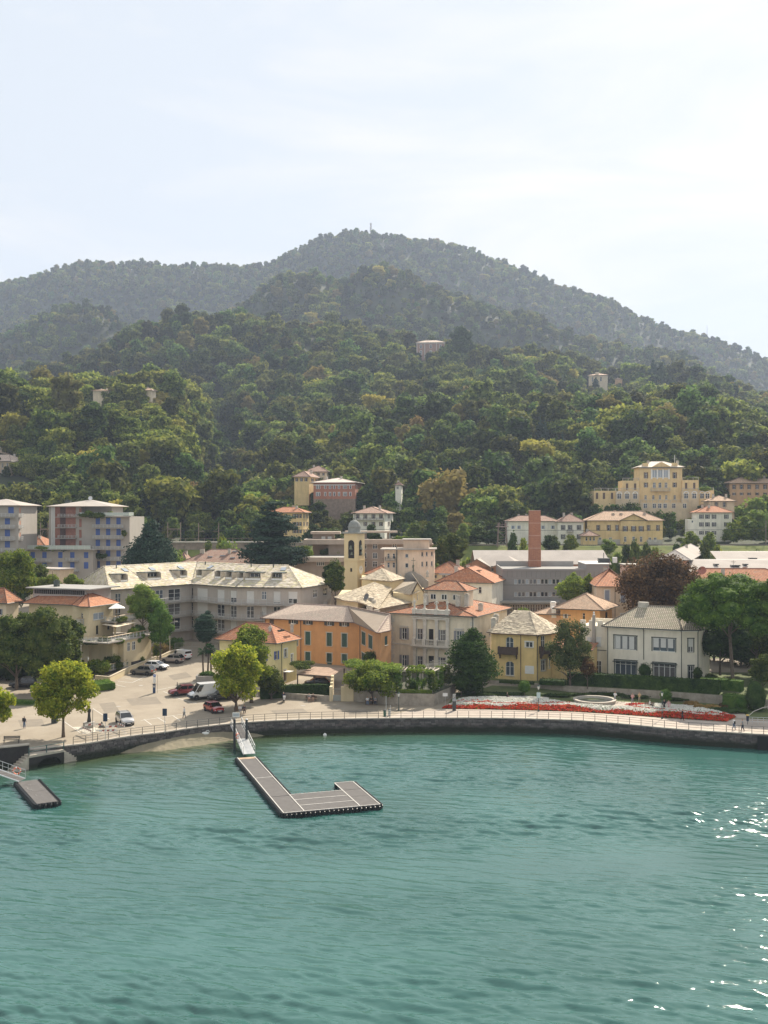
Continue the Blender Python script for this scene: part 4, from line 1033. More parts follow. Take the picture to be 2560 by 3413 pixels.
# storeys measured at column 791: windows of three floors
for (e,L_) in ((1,[(385,404,'plain')]),(2,[]),(3,[(612,643,'plain'),(657,692,'bfull'),(724,748,'bfull'),(768,788,'half')]),
    (4,[(822,847,'bfull'),(872,888,'plain'),(911,935,'roll'),(961,991,'half')]),(5,[(1044,1059,'plain'),(1078,1091,'plain')]),(2,[(520,545,'plain'),(562,602,'plain')])):
 for (x0,x1,kd) in L_:
  for fl,(z0,z1) in enumerate(((8.75,11.2),(5.75,8.2),(2.75,5.2))):
   sa,_ = b.onedge(e,x0,CY);sb,_ = b.onedge(e,x1,CY)
   k2 = kd if fl == 0 else random.Random(x0+fl).choice(['plain','bfull','plain','roll'])
   low = 0 if x1-x0 > 16 and e != 5 else .8
   b.lwin(e,sa,sb,z0+low,z1,k2,'white' if k2 != 'plain' else None,sill=False)
 if e == 4:
  for zz in (9.6,6.6): 
   pass
b.finish()
for zf in (8.6,5.6,2.6):
 P = b.P;off = 1.5;ins = []
 idx = [2,3,4];
 line = []
 for i in (2,3,4,5):
  a = Vector(P[i]);prev = Vector(P[i-1]);nxt = Vector(P[i+1]);t = ((a-prev).normalized()+(nxt-a).normalized()).normalized();nr = Vector((t.y,-t.x));line.append((a,a+nr*off))
 a4 = Vector(P[4]);a5 = Vector(P[5]);k = .93;pe = a4.lerp(a5,k);line[-1] = (pe,pe+(line[-2][1]-line[-2][0]).normalized()*off*.95)
 q = MB();poly = [(p[1].x,p[1].y) for p in line]+[(p[0].x,p[0].y) for p in reversed(line)]
 # shorten onto the walls by a hair so faces do not coincide
 q.prism(poly,zf-.18,zf,concr);fo = q.build('balcony',None,b.root)
 railing(fo,[Vector((p[1].x*1.,p[1].y+.06,zf)) for p in line],1.0,mat('rail_grey',(.45,.45,.43),.5,.05),2,1.6,.22,r=.035)
 for (i,kk) in ((2,.45),(3,.02),(3,.35),(3,.6)):
  a = Vector(P[i]).lerp(Vector(P[i+1]),kk);
rs = 3.9
def inw(i,dist):
 a = Vector(P[i]);pr = Vector(P[max(i-1,0)]);nx = Vector(P[min(i+1,6)]);t = ((a-pr).normalized() if i else Vector((0,0)))+((nx-a).normalized() if i < 6 else Vector((0,0)));t.normalize();n_ = Vector((-t.y,t.x));return a+n_*dist
P = b.P;z = b.hh+.02
def mit(i,d_):
 a = Vector(P[i]);u0 = (a-Vector(P[i-1])).normalized();u1 = (Vector(P[i+1])-a).normalized();n0 = Vector((-u0.y,u0.x));n1 = Vector((-u1.y,u1.x));m_ = (n0+n1).normalized();return a+m_*d_/max(.4,m_.dot(n1))
def off(i,k,t_,d_):
 a,c = Vector(P[i]),Vector(P[k]);u = (c-a).normalized();return a+u*t_+Vector((-u.y,u.x))*d_
out_ = [Vector(P[0])+Vector((-.9,.3))]+[mit(i,-.7) for i in range(1,6)]+[Vector(P[6])+Vector((.9,.2))]
rid = [off(1,2,5.5,8.2),mit(2,8.2),mit(3,8.2),mit(4,8.2),off(5,4,4.5,8.2)-Vector((0,0))]
u45 = (Vector(P[5])-Vector(P[4])).normalized();rid[4] = Vector(P[5])-u45*4.5+Vector((-u45.y,u45.x))*8.2
bk = [off(1,2,8,16)]+[mit(i,16) for i in (2,3,4)]+[Vector(P[5])-u45*1.5+Vector((-u45.y,u45.x))*15]
e3_ = lambda v,zz=z: (v.x,v.y,zz)
fs = [[e3_(out_[0]),e3_(out_[1]),e3_(rid[0],z+rs)],[e3_(out_[1]),e3_(out_[2]),e3_(rid[1],z+rs),e3_(rid[0],z+rs)],[e3_(out_[2]),e3_(out_[3]),e3_(rid[2],z+rs),e3_(rid[1],z+rs)],
   [e3_(out_[3]),e3_(out_[4]),e3_(rid[3],z+rs),e3_(rid[2],z+rs)],[e3_(out_[4]),e3_(out_[5]),e3_(rid[4],z+rs),e3_(rid[3],z+rs)],[e3_(out_[5]),e3_(out_[6]),e3_(rid[4],z+rs)],
   [e3_(out_[6]),e3_(bk[4]),e3_(rid[4],z+rs)],[e3_(bk[0]),e3_(out_[0]),e3_(rid[0],z+rs)]]
for k in range(4): fs.append([e3_(bk[k+1]),e3_(bk[k]),e3_(rid[k],z+rs),e3_(rid[k+1],z+rs)])
slb = [mat('slate_a',(.49,.43,.34),.9,.25,.7,bump=.2),mat('slate_b',(.44,.38,.28),.9,.3,.6,bump=.2),mat('slate_c',(.50,.45,.28),.9,.3,.5,bump=.2),mat('slate_d',(.55,.49,.40),.9,.2,.7,bump=.2)]
b.roof(fs,slate,gutter=gut,ridge=True,slabs=dict(m=slb,size=.62))
def roof_dormer(face,u_,v_,w_,h_,name='dormer_cut',open_=False):
 """sunken terrace cut: recess with a plaster back wall and window, set on the slope"""
 A_,B_,C_,D_ = [Vector(p) for p in face[:4]] if len(face) == 4 else [Vector(face[0]),Vector(face[1]),Vector(face[2]),Vector(face[2])]
 p = A_.lerp(B_,u_).lerp(D_.lerp(C_,u_),v_);ud = (B_-A_).normalized();n_ = (B_-A_).cross(D_-A_).normalized();vd = n_.cross(ud);ang = math.atan2(ud.y,ud.x)
 hh = vd.z*h_;run = Vector((vd.x,vd.y,0)).length*h_
 q = MB();M = Matrix.Translation(p) @ Matrix.Rotation(ang,4,'Z')
 # box-shaped dormer: side cheeks, white sill, dark window
 q.box(-w_/2,w_/2,run*.55,run*.6,.15,hh+.25,gw,M);q.box(-w_/2,-w_/2+.12,0,run+.3,.12,hh+.3,slb[0],M);q.box(w_/2-.12,w_/2,0,run+.3,.12,hh+.3,slb[0],M)
 q.box(-w_/2-.1,w_/2+.1,run*.2,run+.6,hh+.3,hh+.42,gut,M);q.box(-w_/2+.12,w_/2-.12,run*.5,run*.549,.3,hh+.1,glass,M)
 q.box(-w_/2+.12,w_/2-.12,.02,.1,.1,.45,wht,M)
 for k in (-.25,.0,.25): q.box(w_*k-.04,w_*k+.04,run*.46,run*.499,.3,hh+.1,wht,M)
 return q.build(name,None,b.root)
for (fi,u_,v_,w_) in ((1,.45,.28,2.0),(2,.2,.28,3.6),(2,.8,.3,2.0),(3,.12,.3,2),(3,.5,.3,2.),(3,.72,.3,2.2),(3,.95,.3,2.),(4,.18,.3,3.4),(4,.62,.3,2.4)):
 roof_dormer(fs[fi],u_,v_,w_,3.0,'dormer')
for (fi,u_,v_) in ((1,.75,.72),(2,.3,.7),(2,.75,.7),(3,.2,.72),(4,.7,.75)):
 A_,B_,C_,D_ = [Vector(p) for p in fs[fi]];p = A_.lerp(B_,u_).lerp(D_.lerp(C_,u_),v_);ud = (B_-A_).normalized();n_ = (B_-A_).cross(D_-A_).normalized();vd = n_.cross(ud)
 q = MB();k = [p+n_*.16,p+ud*1.1+n_*.16,p+ud*1.1+vd*1.3+n_*.2,p+vd*1.3+n_*.2];q.face(k,glass_b);
 for i in range(4): q.face([k[i]-n_*.16,k[(i+1) % 4]-n_*.16,k[(i+1) % 4],k[i]],gut)
 q.build('skylight',None,b.root)
for (u_,fi) in ((.55,1),(.15,3),(.9,3),(.5,4)):
 A_,B_,C_,D_ = [Vector(p) for p in fs[fi]];p = A_.lerp(B_,u_).lerp(D_.lerp(C_,u_),.9)
 MB().tube([p,p+Vector((0,0,.7))],.12,6,gut).build('vent_pipe',None,b.root)
# ================================================================== houses behind
cw = wallm('plaster_cream',(.58,.50,.38));bw_ = wallm('plaster_beige',(.50,.41,.31));wwh = wallm('plaster_white',(.66,.64,.59));tw_ = wallm('plaster_terracotta',(.42,.25,.18));yw2 = wallm('plaster_ochre',(.58,.45,.24));orw = wallm('plaster_tangerine',(.6,.36,.17))
# church bell tower
b = Bld('bell_tower','yellow church bell tower with grey dome, bells and clock',1191.4,243,-27,4,'bell tower');cyw = wallm('plaster_church',(.53,.45,.29),.05,.15)
b.w = -b.xat(1147);b.d = b.w;b.h = b.zat(1779);h_ = b.h
b.poly([(-b.w,0),(0,0),(0,b.d),(-b.w,b.d)],b.h,cyw)
zc = b.zat(1870)
b.win(0,1160.5,1800,1181,1861,'void',None,arch=True,sill=False);b.win(1,1196.5,1800,1206.5,1852,'void',None,arch=True,sill=False);b.win(0,1167,1894,1174,1906,'void',None,sill=False)
b.finish();cornice(b,zc,cyw,.25,.14,(0,1));q = MB();q.box(-b.w-.45,.45,-.45,b.d+.45,b.h+.02,b.h+.3,mat('lead_grey',(.25,.26,.24),.9,.2,1,spec=.15));lead = MATS['lead_grey']
b.part('cornice',q);cx_,cy_ = -b.w/2,b.d/2;r0 = b.w*.42;zt = b.h+.3;zd = b.zat(1733,cx_,cy_)
q = MB();q.lathe([(r0*1.05,zt),(r0*1.05,zt+.2),(r0*.98,zt+.25),(r0*.98,zt+(zd-zt)*.38),(r0*1.06,zt+(zd-zt)*.4),(r0*1.06,zt+(zd-zt)*.46)],cx_,cy_,12,lead);b.part('drum',q)
q = MB();zz = zt+(zd-zt)*.46;hh = zd-zz;q.lathe([(r0*.98*math.cos(t_),zz+hh*math.sin(t_)) for t_ in [0,.25,.5,.75,1.,1.25,1.45,1.55]],cx_,cy_,16,lead);q.lathe([(.14,zd-.1),(.1,zd+.3),(.2,zd+.45),(.05,zd+.6)],cx_,cy_,8,lead);dm = b.part('dome',q,smooth=False)
q = MB();q.tube([(cx_,cy_,zd+.4),(cx_,cy_,zd+2.2)],.05,5,iron);q.tube([(cx_-.45,cy_,zd+1.6),(cx_+.45,cy_,zd+1.6)],.05,5,iron);q.build('cross',None,b.root)
brz = mat('bronze_patina',(.16,.17,.12),.5,.2,3,metal=.6)
for (e_,x_,y_) in ((0,-b.w/2,.1),(1,-.1,b.d/2)):
 zb = b.zat(1832);q = MB().lathe([(.55,0),(.5,.1),(.36,.35),(.28,.75),(.12,.9),(.05,1.05)],0,0,10,brz);q.build('bell',None,b.root,(x_,y_,zb),smooth=True)
 zb = b.zat(1850);q = MB().lathe([(.4,0),(.36,.1),(.26,.3),(.2,.55),(.05,.75)],0,0,10,brz);q.build('bell',None,b.root,(x_+(.0 if e_ else .25),y_+(.25 if e_ else 0),zb),smooth=True)
s_,z_ = b.onedge(1,1203,1899)
ck = MB();n = 20;pts = [(.055,s_+.95*math.cos(2*math.pi*i/n),z_+.95*math.sin(2*math.pi*i/n)) for i in range(n)];ck.face(pts,wht)
for i in range(n): a_,c_ = pts[i],pts[(i+1) % n];ck.face([(0.003,a_[1],a_[2]),(0.003,c_[1],c_[2]),c_,a_],wht)
ck = ck.build('clock',None,b.root);q = MB()
for i in range(12):
 t_ = i*math.pi/6;q.box(.06,.075,s_+.8*math.cos(t_)-.04,s_+.8*math.cos(t_)+.04,z_+.8*math.sin(t_)-.04,z_+.8*math.sin(t_)+.04,iron)
q.tube([(.08,s_,z_),(.08,s_+.25,z_+.42)],.03,4,iron);q.tube([(.09,s_,z_),(.09,s_-.62,z_+.3)],.022,4,iron);q.build('clock_hands',None,ck)
# church
b = Bld('church','yellow church with stone slab roofs in front of the bell tower',1300,205,-25,3.2,'church')
DS = 1.055
def L2(px,D,z): D *= DS;p = b.loc(((px-CX)/F*D,D,0));return (p.x,p.y,z-b.z0)
def PZ(py,D): return CAMZ-(py-CY)*D*DS/F
def massif(pl,ztop,name='wall',m=cyw):
 mb = MB();mb.prism([L2(px,D,0)[:2] for px,D in pl],-.5,ztop-b.z0,m);return mb.build(name,None,b.root)
# apse (left), choir roof, crossing, transept gable
z1 = PZ(1995,200);massif([(1122,203),(1150,197),(1192,194),(1285,205),(1300,222),(1140,222)],z1,'apse_wall')
sl = dict(m=slab_m,size=.6)
ap = [L2(1113,203.5,z1),L2(1146,195.8,z1),L2(1194,192.6,z1)];pk = L2(1246,212,PZ(1941,212));e4 = L2(1372,204,PZ(2008,204));e3b = L2(1262,193,PZ(2030,193));pk2 = L2(1300,213,PZ(1978,213))
b.roof([[ap[0],ap[1],pk],[ap[1],ap[2],pk],[ap[2],e3b,pk2,pk],[e3b,e4,pk2]],slab_b,'choir_roof',gutter=None,ridge=False,slabs=sl)
massif([(1196,194),(1262,195),(1366,205),(1366,216),(1200,216)],PZ(2032,194),'choir_wall',mat('stone_wall_rough',(.34,.29,.23),.95,.3,1.5,bump=.4))
z2 = PZ(1931,218);massif([(1206,219),(1302,213),(1345,220),(1345,232),(1206,232)],z2,'crossing_wall')
c4 = [L2(1199,219.5,z2),L2(1304,212,z2),L2(1352,221,z2),L2(1240,234,z2)];pk = L2(1273,222,PZ(1894,222))
b.roof([[c4[0],c4[1],pk],[c4[1],c4[2],pk],[c4[2],c4[3],pk],[c4[3],c4[0],pk]],slab_b,'crossing_roof',gutter=None,ridge=False,slabs=sl)
# transept with yellow gable towards the right
z3 = PZ(1980,205);massif([(1310,209),(1374,204),(1412,208),(1412,222),(1320,222)],z3,'transept_wall')
ga = L2(1368,203,z3);gb = L2(1416,208.5,z3);gp = L2(1391,205,PZ(1938,205));
mbq = MB();mbq.face([L2(1374,204.1,z3-.01),L2(1412,208.1,z3-.01),L2(1392,205.8,PZ(1944,205.8))],cyw);mbq.build('gable_wall',None,b.root)
bk_ = L2(1330,224,PZ(1940,224));bkl = L2(1307,212,z3)
b.roof([[bkl,ga,gp,bk_],[gb,L2(1400,228,z3),bk_,gp]],slab_b,'transept_roof',gutter=None,ridge=False,slabs=sl)
for (px,y0,y1,w_) in ((1375,1996,2006,.7),(1386,1985,2003,1.),(1396,1992,2001,.7)):
 p = L2(px,204.6+(px-1374)/38*4,PZ(y1,205));d_ = wmesh('plain',w_,1.3,None);f = mobj('window',d_['frame'],b.root,(p[0],p[1]-.25,p[2]),.2);mobj('pane',d_['pane'],f)
# baroque front seen from behind: curved screen wall with urns and a bronze cross bearer
def scr(px,D,z): return L2(px,D,z)
q = MB();top = [(1347,1925),(1352,1912),(1362,1907),(1372,1905),(1383,1907),(1393,1913),(1403,1918),(1412,1925),(1420,1932),(1428,1936)]
for (p0,y0),(p1,y1) in zip(top,top[1:]):
 D0 = 226;k = [scr(p0,D0,PZ(1985,D0)),scr(p1,D0,PZ(1985,D0)),scr(p1,D0,PZ(y1,D0)),scr(p0,D0,PZ(y0,D0))];k2 = [scr(p0,D0+1.4,PZ(1985,D0)),scr(p1,D0+1.4,PZ(1985,D0)),scr(p1,D0+1.4,PZ(y1,D0)),scr(p0,D0+1.4,PZ(y0,D0))]
 q.face(k,concr);q.face([k[3],k[2],k2[2],k2[3]],stone_trim)
q.build('facade_screen',None,b.root)
for px,y0 in ((1335,1915),(1425,1902)): p = L2(px,226,PZ(y0+22,226));MB().lathe([(.3,0),(.35,.3),(.2,.45),(.38,.9),(.2,1.3),(.08,1.6)],0,0,8,stone_trim).build('urn',None,b.root,p,smooth=True)
p = Vector(L2(1378,226,PZ(1905,226)));statue(b.root,p.x,p.y,p.z,1.9,brz,3,'bronze_figure');q = MB();q.tube([p+Vector((0,0,1.2)),p+Vector((0,0,3.1))],.06,5,brz);q.tube([p+Vector((-.5,0,2.5)),p+Vector((.5,0,2.5))],.06,5,brz);q.build('cross',None,b.root)
# nave roof behind
nz = PZ(1955,232);b.roof([[L2(1345,226.5,PZ(1950,226)),L2(1432,228,PZ(1962,226)),L2(1395,236,PZ(1918,236)),L2(1345,236,PZ(1915,236))]],slab_b,'nave_roof',gutter=None,ridge=False,slabs=sl)
q = MB();p = L2(1235,196.5,PZ(2010,196));q.box(p[0]-.5,p[0]+.5,p[1],p[1]+.7,p[2]-1.5,p[2]+1.0,stone_trim);q.box(p[0]+.6,p[0]+1.2,p[1]-.6,p[1],p[2]-1.5,p[2]+.6,stone_trim);q.build('chimney',None,b.root)
def dish(parent,loc,r=.5,face=-.5,m=None,tilt=.35):
 q = MB();q.lathe([(.05,-.12*r),(r*.5,-.08*r),(r*.85,.05),(r,.16),(r*.98,.17),(r*.5,.0),(.05,-.05)],0,0,14,m or sat);o = q.build('satellite_dish',None,parent,loc);o.rotation_euler = (R(90)-tilt,0,face);return o
dish(b.root,L2(1223,196,PZ(1990,196)),.75,m=mat('dish_dark',(.13,.13,.13),.5,0))

# generic small helper for plain houses -------------------------------------------------
def house(name,label,cx,D,yaw,lx,rx,ey,wall,roofm,rise,oh=.6,z0=None,cat='house',cols=(),rows=(),kind='open',c='grey',pxw=10,ref=None,scols=(),spx=5,ridge_axis=None,d=None,inset=None,group=None,gutter=gut,trim=None,base=None,drop=.6):
 b = Bld(name,label,cx,D,yaw,z0,cat,group);b.drop = drop
 if rx is None: b.body(lx,None,ey,m=wall,d=d,base=base)
 else: b.body(lx,rx,ey,m=wall,base=base)
 if cols: b.grid(0,list(cols),rows,kind,c,ref=ref or cx,pxw=pxw,trim=trim)
 if scols: b.grid(1,list(scols),rows,kind,c,ref=cx,pxw=spx)
 b.finish()
 if roofm:
  b.hip(roofm,rise,oh,axis=ridge_axis,inset=inset,gutter=gutter);rq = random.Random(int(cx))
  for t_ in rq.sample((.25,.4,.6,.75),2 if b.w > 8 else 1):
   x,y = -b.w*t_,b.d*rq.choice((.35,.6));q = MB().box(x-.35,x+.35,y-.3,y+.3,b.hh,b.hh+rise*.8+.9,stack_m);q.box(x-.43,x+.43,y-.38,y+.38,b.hh+rise*.8+.9,b.hh+rise*.8+1.,roofm);q.build('chimney',None,b.root)
  if D < 420: q = MB();x = -b.w*.5;q.tube([(x,b.d*.5,b.hh),(x,b.d*.5,b.hh+rise+1.8)],.03,4,iron);q.tube([(x-.5,b.d*.5,b.hh+rise+1.5),(x+.5,b.d*.5,b.hh+rise+1.5)],.025,4,iron);q.tube([(x-.35,b.d*.5,b.hh+rise+1.2),(x+.35,b.d*.5,b.hh+rise+1.2)],.025,4,iron);q.build('aerial',None,b.root)
 return b
# tangerine bungalow with tan roof between the villas
b = Bld('house','orange house with a low tan tiled roof behind the white villa',2000,200,-26,2.2,'house');b.w = -b.xat(1868);b.d = 9;b.h = b.zat(2032)
b.body(1868,2040,2032,m=orw);b.win(0,1882,2046,1890,2061,'open','white');b.win(0,1942,2044,1950,2066,'plain');b.win(1,2018,2040,2026,2060,'void');b.finish();b.hip(tile_tan,2.6,1.2)
b.hip(tile_tan,1.3,.5,-b.w-5.5,-b.w+1.5,0.5,7,z=b.h-1.3,name='lower_roof');MB().box(-b.w-5.2,-b.w-.003,.8,6.8,-.5,b.h-1.35,wallm('plaster_salmon',(.55,.36,.25))).build('annexe',None,b.root)
for (px,y0,y1,yy) in ((1844,2008,2030,3.0),(1848,2026,2045,1.)): b.chimney(px,y0,y1,yy,.9,.8,wht)
# pink house behind
b = house('house','pale pink house with blue-grey shutters behind the copper beech',2100,212,-5,1991,None,1955,wallm('plaster_pink',(.62,.52,.42)),tile_org,3.2,.5,d=14,kind='shut',c='bgrey',cols=(2024,2077),rows=((1967,2008),(2045,2080)),pxw=15,ref=2024,trim='white_paint',inset=8)
b.dpipe(0,2050,gutb)
b = house('house','long orange-roofed house behind the umbrella pine',2700,218,-4,2250,None,1965,wallm('plaster_pink',(.62,.52,.42)),tile_org,3.9,.5,d=14,cols=(2300,2360,2420,2480,2540,2600),rows=((1985,2005),),ref=2500,pxw=12)
b.chimney(2333,1905,1930,6,1.,1.);dish(b.root,(b.xat(2341,3),3,b.zat(1902,b.xat(2341,3),3)),.9,m=tile_brn and mat('dish_red',(.35,.12,.08),.5,0))
# modern grey institute
mg = mat('panel_grey',(.235,.225,.215),.7,.05,.4);b = Bld('office_building','modern dark grey panelled office block with ribbon windows',2029,232,-2.0,3,'office block')
b.w = -b.xat(1675);b.d = 20;b.h = b.zat(1904);b.poly([(-b.w,0),(0,0),(1.2,b.d),(-b.w,b.d)],b.h,mg)
xs_ = [1713+(1891-1713)*i/14 for i in range(15)]
for (y0,y1) in ((1930,1947),(1973,1989)):
 for i in range(14): b.win(0,xs_[i]+1,y0,xs_[i+1]-1,y1,'plain' if i % 3 else 'bright',None,sill=False)
for i in range(9): b.win(0,1700+i*17,2014,1715+i*17,2040,'plain',None,sill=False)
b.finish()
q = MB();x1_ = b.xat(1954)
q.box(x1_,0.003,-.003,12,b.h,b.zat(1881),mg);q.box(x1_-.15,.15,-.15,12.15,b.zat(1881),b.zat(1881)+.18,wht);b.part('plant_room',q)
q = MB();q.box(-b.w,x1_-.01,-.12,.2,b.h+.003,b.zat(1896,-b.w),mg);q.box(-b.w,-b.w+.3,.2,20,b.h+.003,b.zat(1896,-b.w),grey_roof);q.box(-b.w,x1_,19.5,20,b.h+.003,b.h+1.3,grey_roof);b.part('parapet',q)
q = MB();q.box(-b.w+.3,0,.3,19.4,b.h+.02,b.h+.06,grey_roof);b.part('flat_roof',q)
q = MB()
for i in range(1,22): x = -b.w+i*b.w/22;q.box(x-.02,x+.02,-.03,-.003,b.zat(1925),b.h-.1,mat('joint_dark',(.1,.1,.1),.8,0))
q.box(-b.w,0,-.03,-.003,b.zat(1951),b.zat(1950),MATS['joint_dark']);b.part('panel_joint',q)
MB().box(b.xat(1650,-2),b.xat(1865,-2),-3.2,-.01,b.zat(2008),b.zat(2002),grey_roof).build('canopy',None,b.root)
q = MB();q.box(b.xat(1612),-b.w-.01,.4,6,-.5,b.zat(1948,-b.w),wht);b.part('white_link',q);d_ = wmesh('band',2.4,.75,None)
for px in (1634,1654): d2 = wmesh('plain',1.3,.75,None);f = mobj('window',d2['frame'],b.root,(b.xat(px,.3),.25,b.zat(1979,b.xat(px,.3),.3)));mobj('pane',d2['pane'],f)
q = MB();xx = b.xat(2015,3)
q.box(xx-1.2,xx+1.2,3,5,b.zat(1881)+.18,b.zat(1881)+1.2,iron);q.tube([(xx,4,b.zat(1881)),(xx,4,b.zat(1881)+2.4)],.08,5,iron);q.box(xx+1.9,xx+2.8,3,4,b.zat(1881)+.18,b.zat(1881)+1.4,wht);q.build('roof_plant',None,b.root)
# brick chimney
brk = tilemat('brick_chimney',(.43,.19,.10),(.34,.14,.075),(.25,.15,.12),.5,.16,stain=(.3,.13,.09),bump=.3)
X = (1782-CX)/F*250;ch_ = empty('factory_chimney',(X,250,4),0,'tall square red brick factory chimney with pale bands','chimney');wb,wt = 1.42,1.24;zt = 30.4-4
q = MB();lev = 9
for k in range(lev):
 z0,z1 = zt*k/lev,zt*(k+1)/lev-.12;a,c = wb+(wt-wb)*k/lev,wb+(wt-wb)*(k+1)/lev
 for i in range(4):
  t0 = math.pi/4+i*math.pi/2;t1 = t0+math.pi/2;s2 = 1.414
  p = [(a*s2*math.cos(t0),a*s2*math.sin(t0),z0),(a*s2*math.cos(t1),a*s2*math.sin(t1),z0),(c*s2*math.cos(t1),c*s2*math.sin(t1),z1),(c*s2*math.cos(t0),c*s2*math.sin(t0),z1)]
  q.face(p,brk,[(i*3,z0),(i*3+2*a,z0),(i*3+2*a,z1),(i*3,z1)])
q.build('shaft',None,ch_)
q = MB()
for k in range(1,lev+1): r_ = (wb+(wt-wb)*k/lev)+.03;z1 = zt*k/lev;q.box(-r_,r_,-r_,r_,z1-.119,z1-.001,mat('band_pale',(.5,.34,.27),.8,.15))
q.build('band',None,ch_)
# terracotta school with pale roof behind
def gable(b,x0,x1,y0,y1,z,rise,m,oh=.5,name='roof',wall=None):
 xm = (x0+x1)/2;f = b.roof([[(x0-oh,y0-oh,z),(xm,y0-oh,z+rise),(xm,y1+oh,z+rise),(x0-oh,y1+oh,z)][::-1],[(x1+oh,y0-oh,z),(x1+oh,y1+oh,z),(xm,y1+oh,z+rise),(xm,y0-oh,z+rise)]],m,name,gutter=None)
 if wall: MB().face([(x0,y0,z),(x1,y0,z),(xm,y0,z+rise*.93)],wall).build('gable_wall',None,b.root)
b = Bld('school','long terracotta building with pale sheet roof behind the brick chimney',2030,272,0,6,'building')
b.body(1700,None,1880,m=tw_,d=14);b.grid(0,[1815,1848,1866,1890,1905,1935],[(1882,1897)],'plain',None,ref=1866,pxw=9);b.finish()
b.roof([[(-b.w-9,-.8,b.h),(0.5,-.8,b.h),(0,7,b.h+3.3),(-b.w-9,7,b.h+3.3)],[(.5,15,b.h),(-b.w-9,15,b.h),(-b.w-9,7,b.h+3.3),(0,7,b.h+3.3)],[(.5,-.8,b.h),(.5,15,b.h),(0,7,b.h+3.3)]],white_roof,gutter=None,ridge=False)
b = Bld('school_wing','left gabled terracotta wing with pale roof beside the brick chimney',1730,258,-14,5.5,'building')
b.body(1563,1745,1888,m=tw_);b.grid(0,[1581,1600,1641,1700,1716],[(1891,1905)],'plain',None,ref=1641,pxw=9);b.finish();b.hip(white_roof,2.4,.7,ridge=False,inset=4)
gable(b,-6.5,-1,-1.5,5,b.h-.4,1.5,white_roof,wall=tw_);gable(b,-13,-7.2,-1.0,6,b.h-.1,1.9,white_roof,wall=tw_)
q = MB();q.box(-b.w,-b.w+6,-3,-.01,-.5,b.zat(1912,-b.w),tw_);q.box(-b.w-.3,-b.w+6.3,-3.4,-.01,b.zat(1912,-b.w),b.zat(1912,-b.w)+.25,gut);b.part('porch',q)
# red roofed long buildings behind the villa
b = house('hall','long red-roofed hall with skylights behind the cream villa',1640,222,-18,1459,None,1943,wwh,tile_org,3.0,.6,d=13,cols=(1600,),rows=((1957,1978),),kind='plain',c=None,inset=3)
for k,px in enumerate((1471,1483,1492,1501)): p = (b.xat(px,3),2.2,b.h+1.3);MB().box(-.35,.35,0,1.5,.1,.25,glass_b).build('skylight',None,b.root,p)
for k,px in enumerate((1548,1563,1571,1590,1600)): p = (b.xat(px,5),4.2,b.h+2.2);MB().box(-.3,.3,0,1.2,.05,.2,glass).build('skylight',None,b.root,p)
b = house('house','low red-roofed house behind the church facade',1536,244,-15,1430,None,1912,cw,tile_red,2.5,.6,d=10,cols=(1450,1480,1510),rows=((1918,1928),),pxw=6)
b = house('house','small tiled house roof right beside the bell tower',1300,250,-20,1215,None,1915,cw,tile_red,2.0,.5,d=9,cols=(1240,1260),rows=((1920,1930),),pxw=6)
b.chimney(1304,1885,1905,3);b.chimney(1278,1890,1903,4)
# right: pale roofs
b = house('house','pyramid pale-roofed building right of the office block',2290,268,-20,2205,2360,1867,tw_,white_roof,2.4,1.2,cols=(),kind='plain',c=None)
b = Bld('workshop','long low building with bright white sheet roof and skylights at the right',2660,262,0,6,'building');b.body(2310,None,1908,m=cw,d=22);b.finish()
b.roof([[(-b.w-1,-1,b.h),(2,-1,b.h),(2,10,b.h+2.8),(-b.w+1,10,b.h+2.8)]],white_roof,gutter=gut,ridge=False)
b.roof([[(-b.w+10,10.1,b.h+1.6),(2,10.1,b.h+1.6),(2,22,b.h+4.4),(-b.w+11,22,b.h+4.4)]],white_roof,'rear_roof',gutter=gut,ridge=False);MB().box(-b.w+10.5,0,10.3,21.5,0,b.h+1.5,cw).build('rear_wall',None,b.root)
for px,y_,in ((2447,3),(2462,3),(2390,4),(2488,4),(2506,14),(2518,14)): MB().box(-.5,.5,0,1.6,0,.3,glass).build('skylight',None,b.root,(b.xat(px,y_),y_,b.h+.35+(y_+1)*.255 if y_ < 10 else b.h+2.7))
b = house('house','small pink flat-roofed house beside the grey office block',2135,250,0,2086,None,1885,wallm('plaster_pink2',(.52,.36,.3)),None,0,d=6)
MB().box(-b.w-.3,.3,-.3,6.3,b.h+.01,b.h+.25,concr).build('flat_roof',None,b.root)
# beige terraces (large modernist block in the middle)
lgm = mat('render_taupe',(.36,.285,.225),.9,.1,.5,streak=.2);ter = mat('parapet_taupe',(.42,.34,.27),.9,.1,.5,streak=.25)
b = Bld('apartment_block','stepped taupe apartment block with roof gardens behind the bell tower',1440,262,0,7,'apartment block')
lv = [(-38.5,-7,0,16,1872,7.5),(-30,0,4,20,1812,12),(-27,-14,8,16,1776,16)]
q = MB();zt0 = b.zat(1857)
q.box(b.xat(935),b.xat(1215),0,10,-.5,b.zat(1857)-1.1,lgm);b.part('wall',q)
q = MB();q.box(b.xat(915),b.xat(1215),-1.6,10.5,b.zat(1857)-1.1,b.zat(1857)-.0,ter);q.box(b.xat(915)+.3,b.xat(1215)-.3,-1.3,10.2,b.zat(1857)-.02,b.zat(1857)+.01,concr);b.part('terrace',q)
for px in (941,968,982,1062,1075,1155): d_ = wmesh('open' if px < 1000 else 'plain',1.0,1.3,'brown' if px < 1000 else None);f = mobj('window',d_['frame'],b.root,(b.xat(px,0),-.17,b.zat(1871)-1.1));mobj('pane',d_['pane'],f)
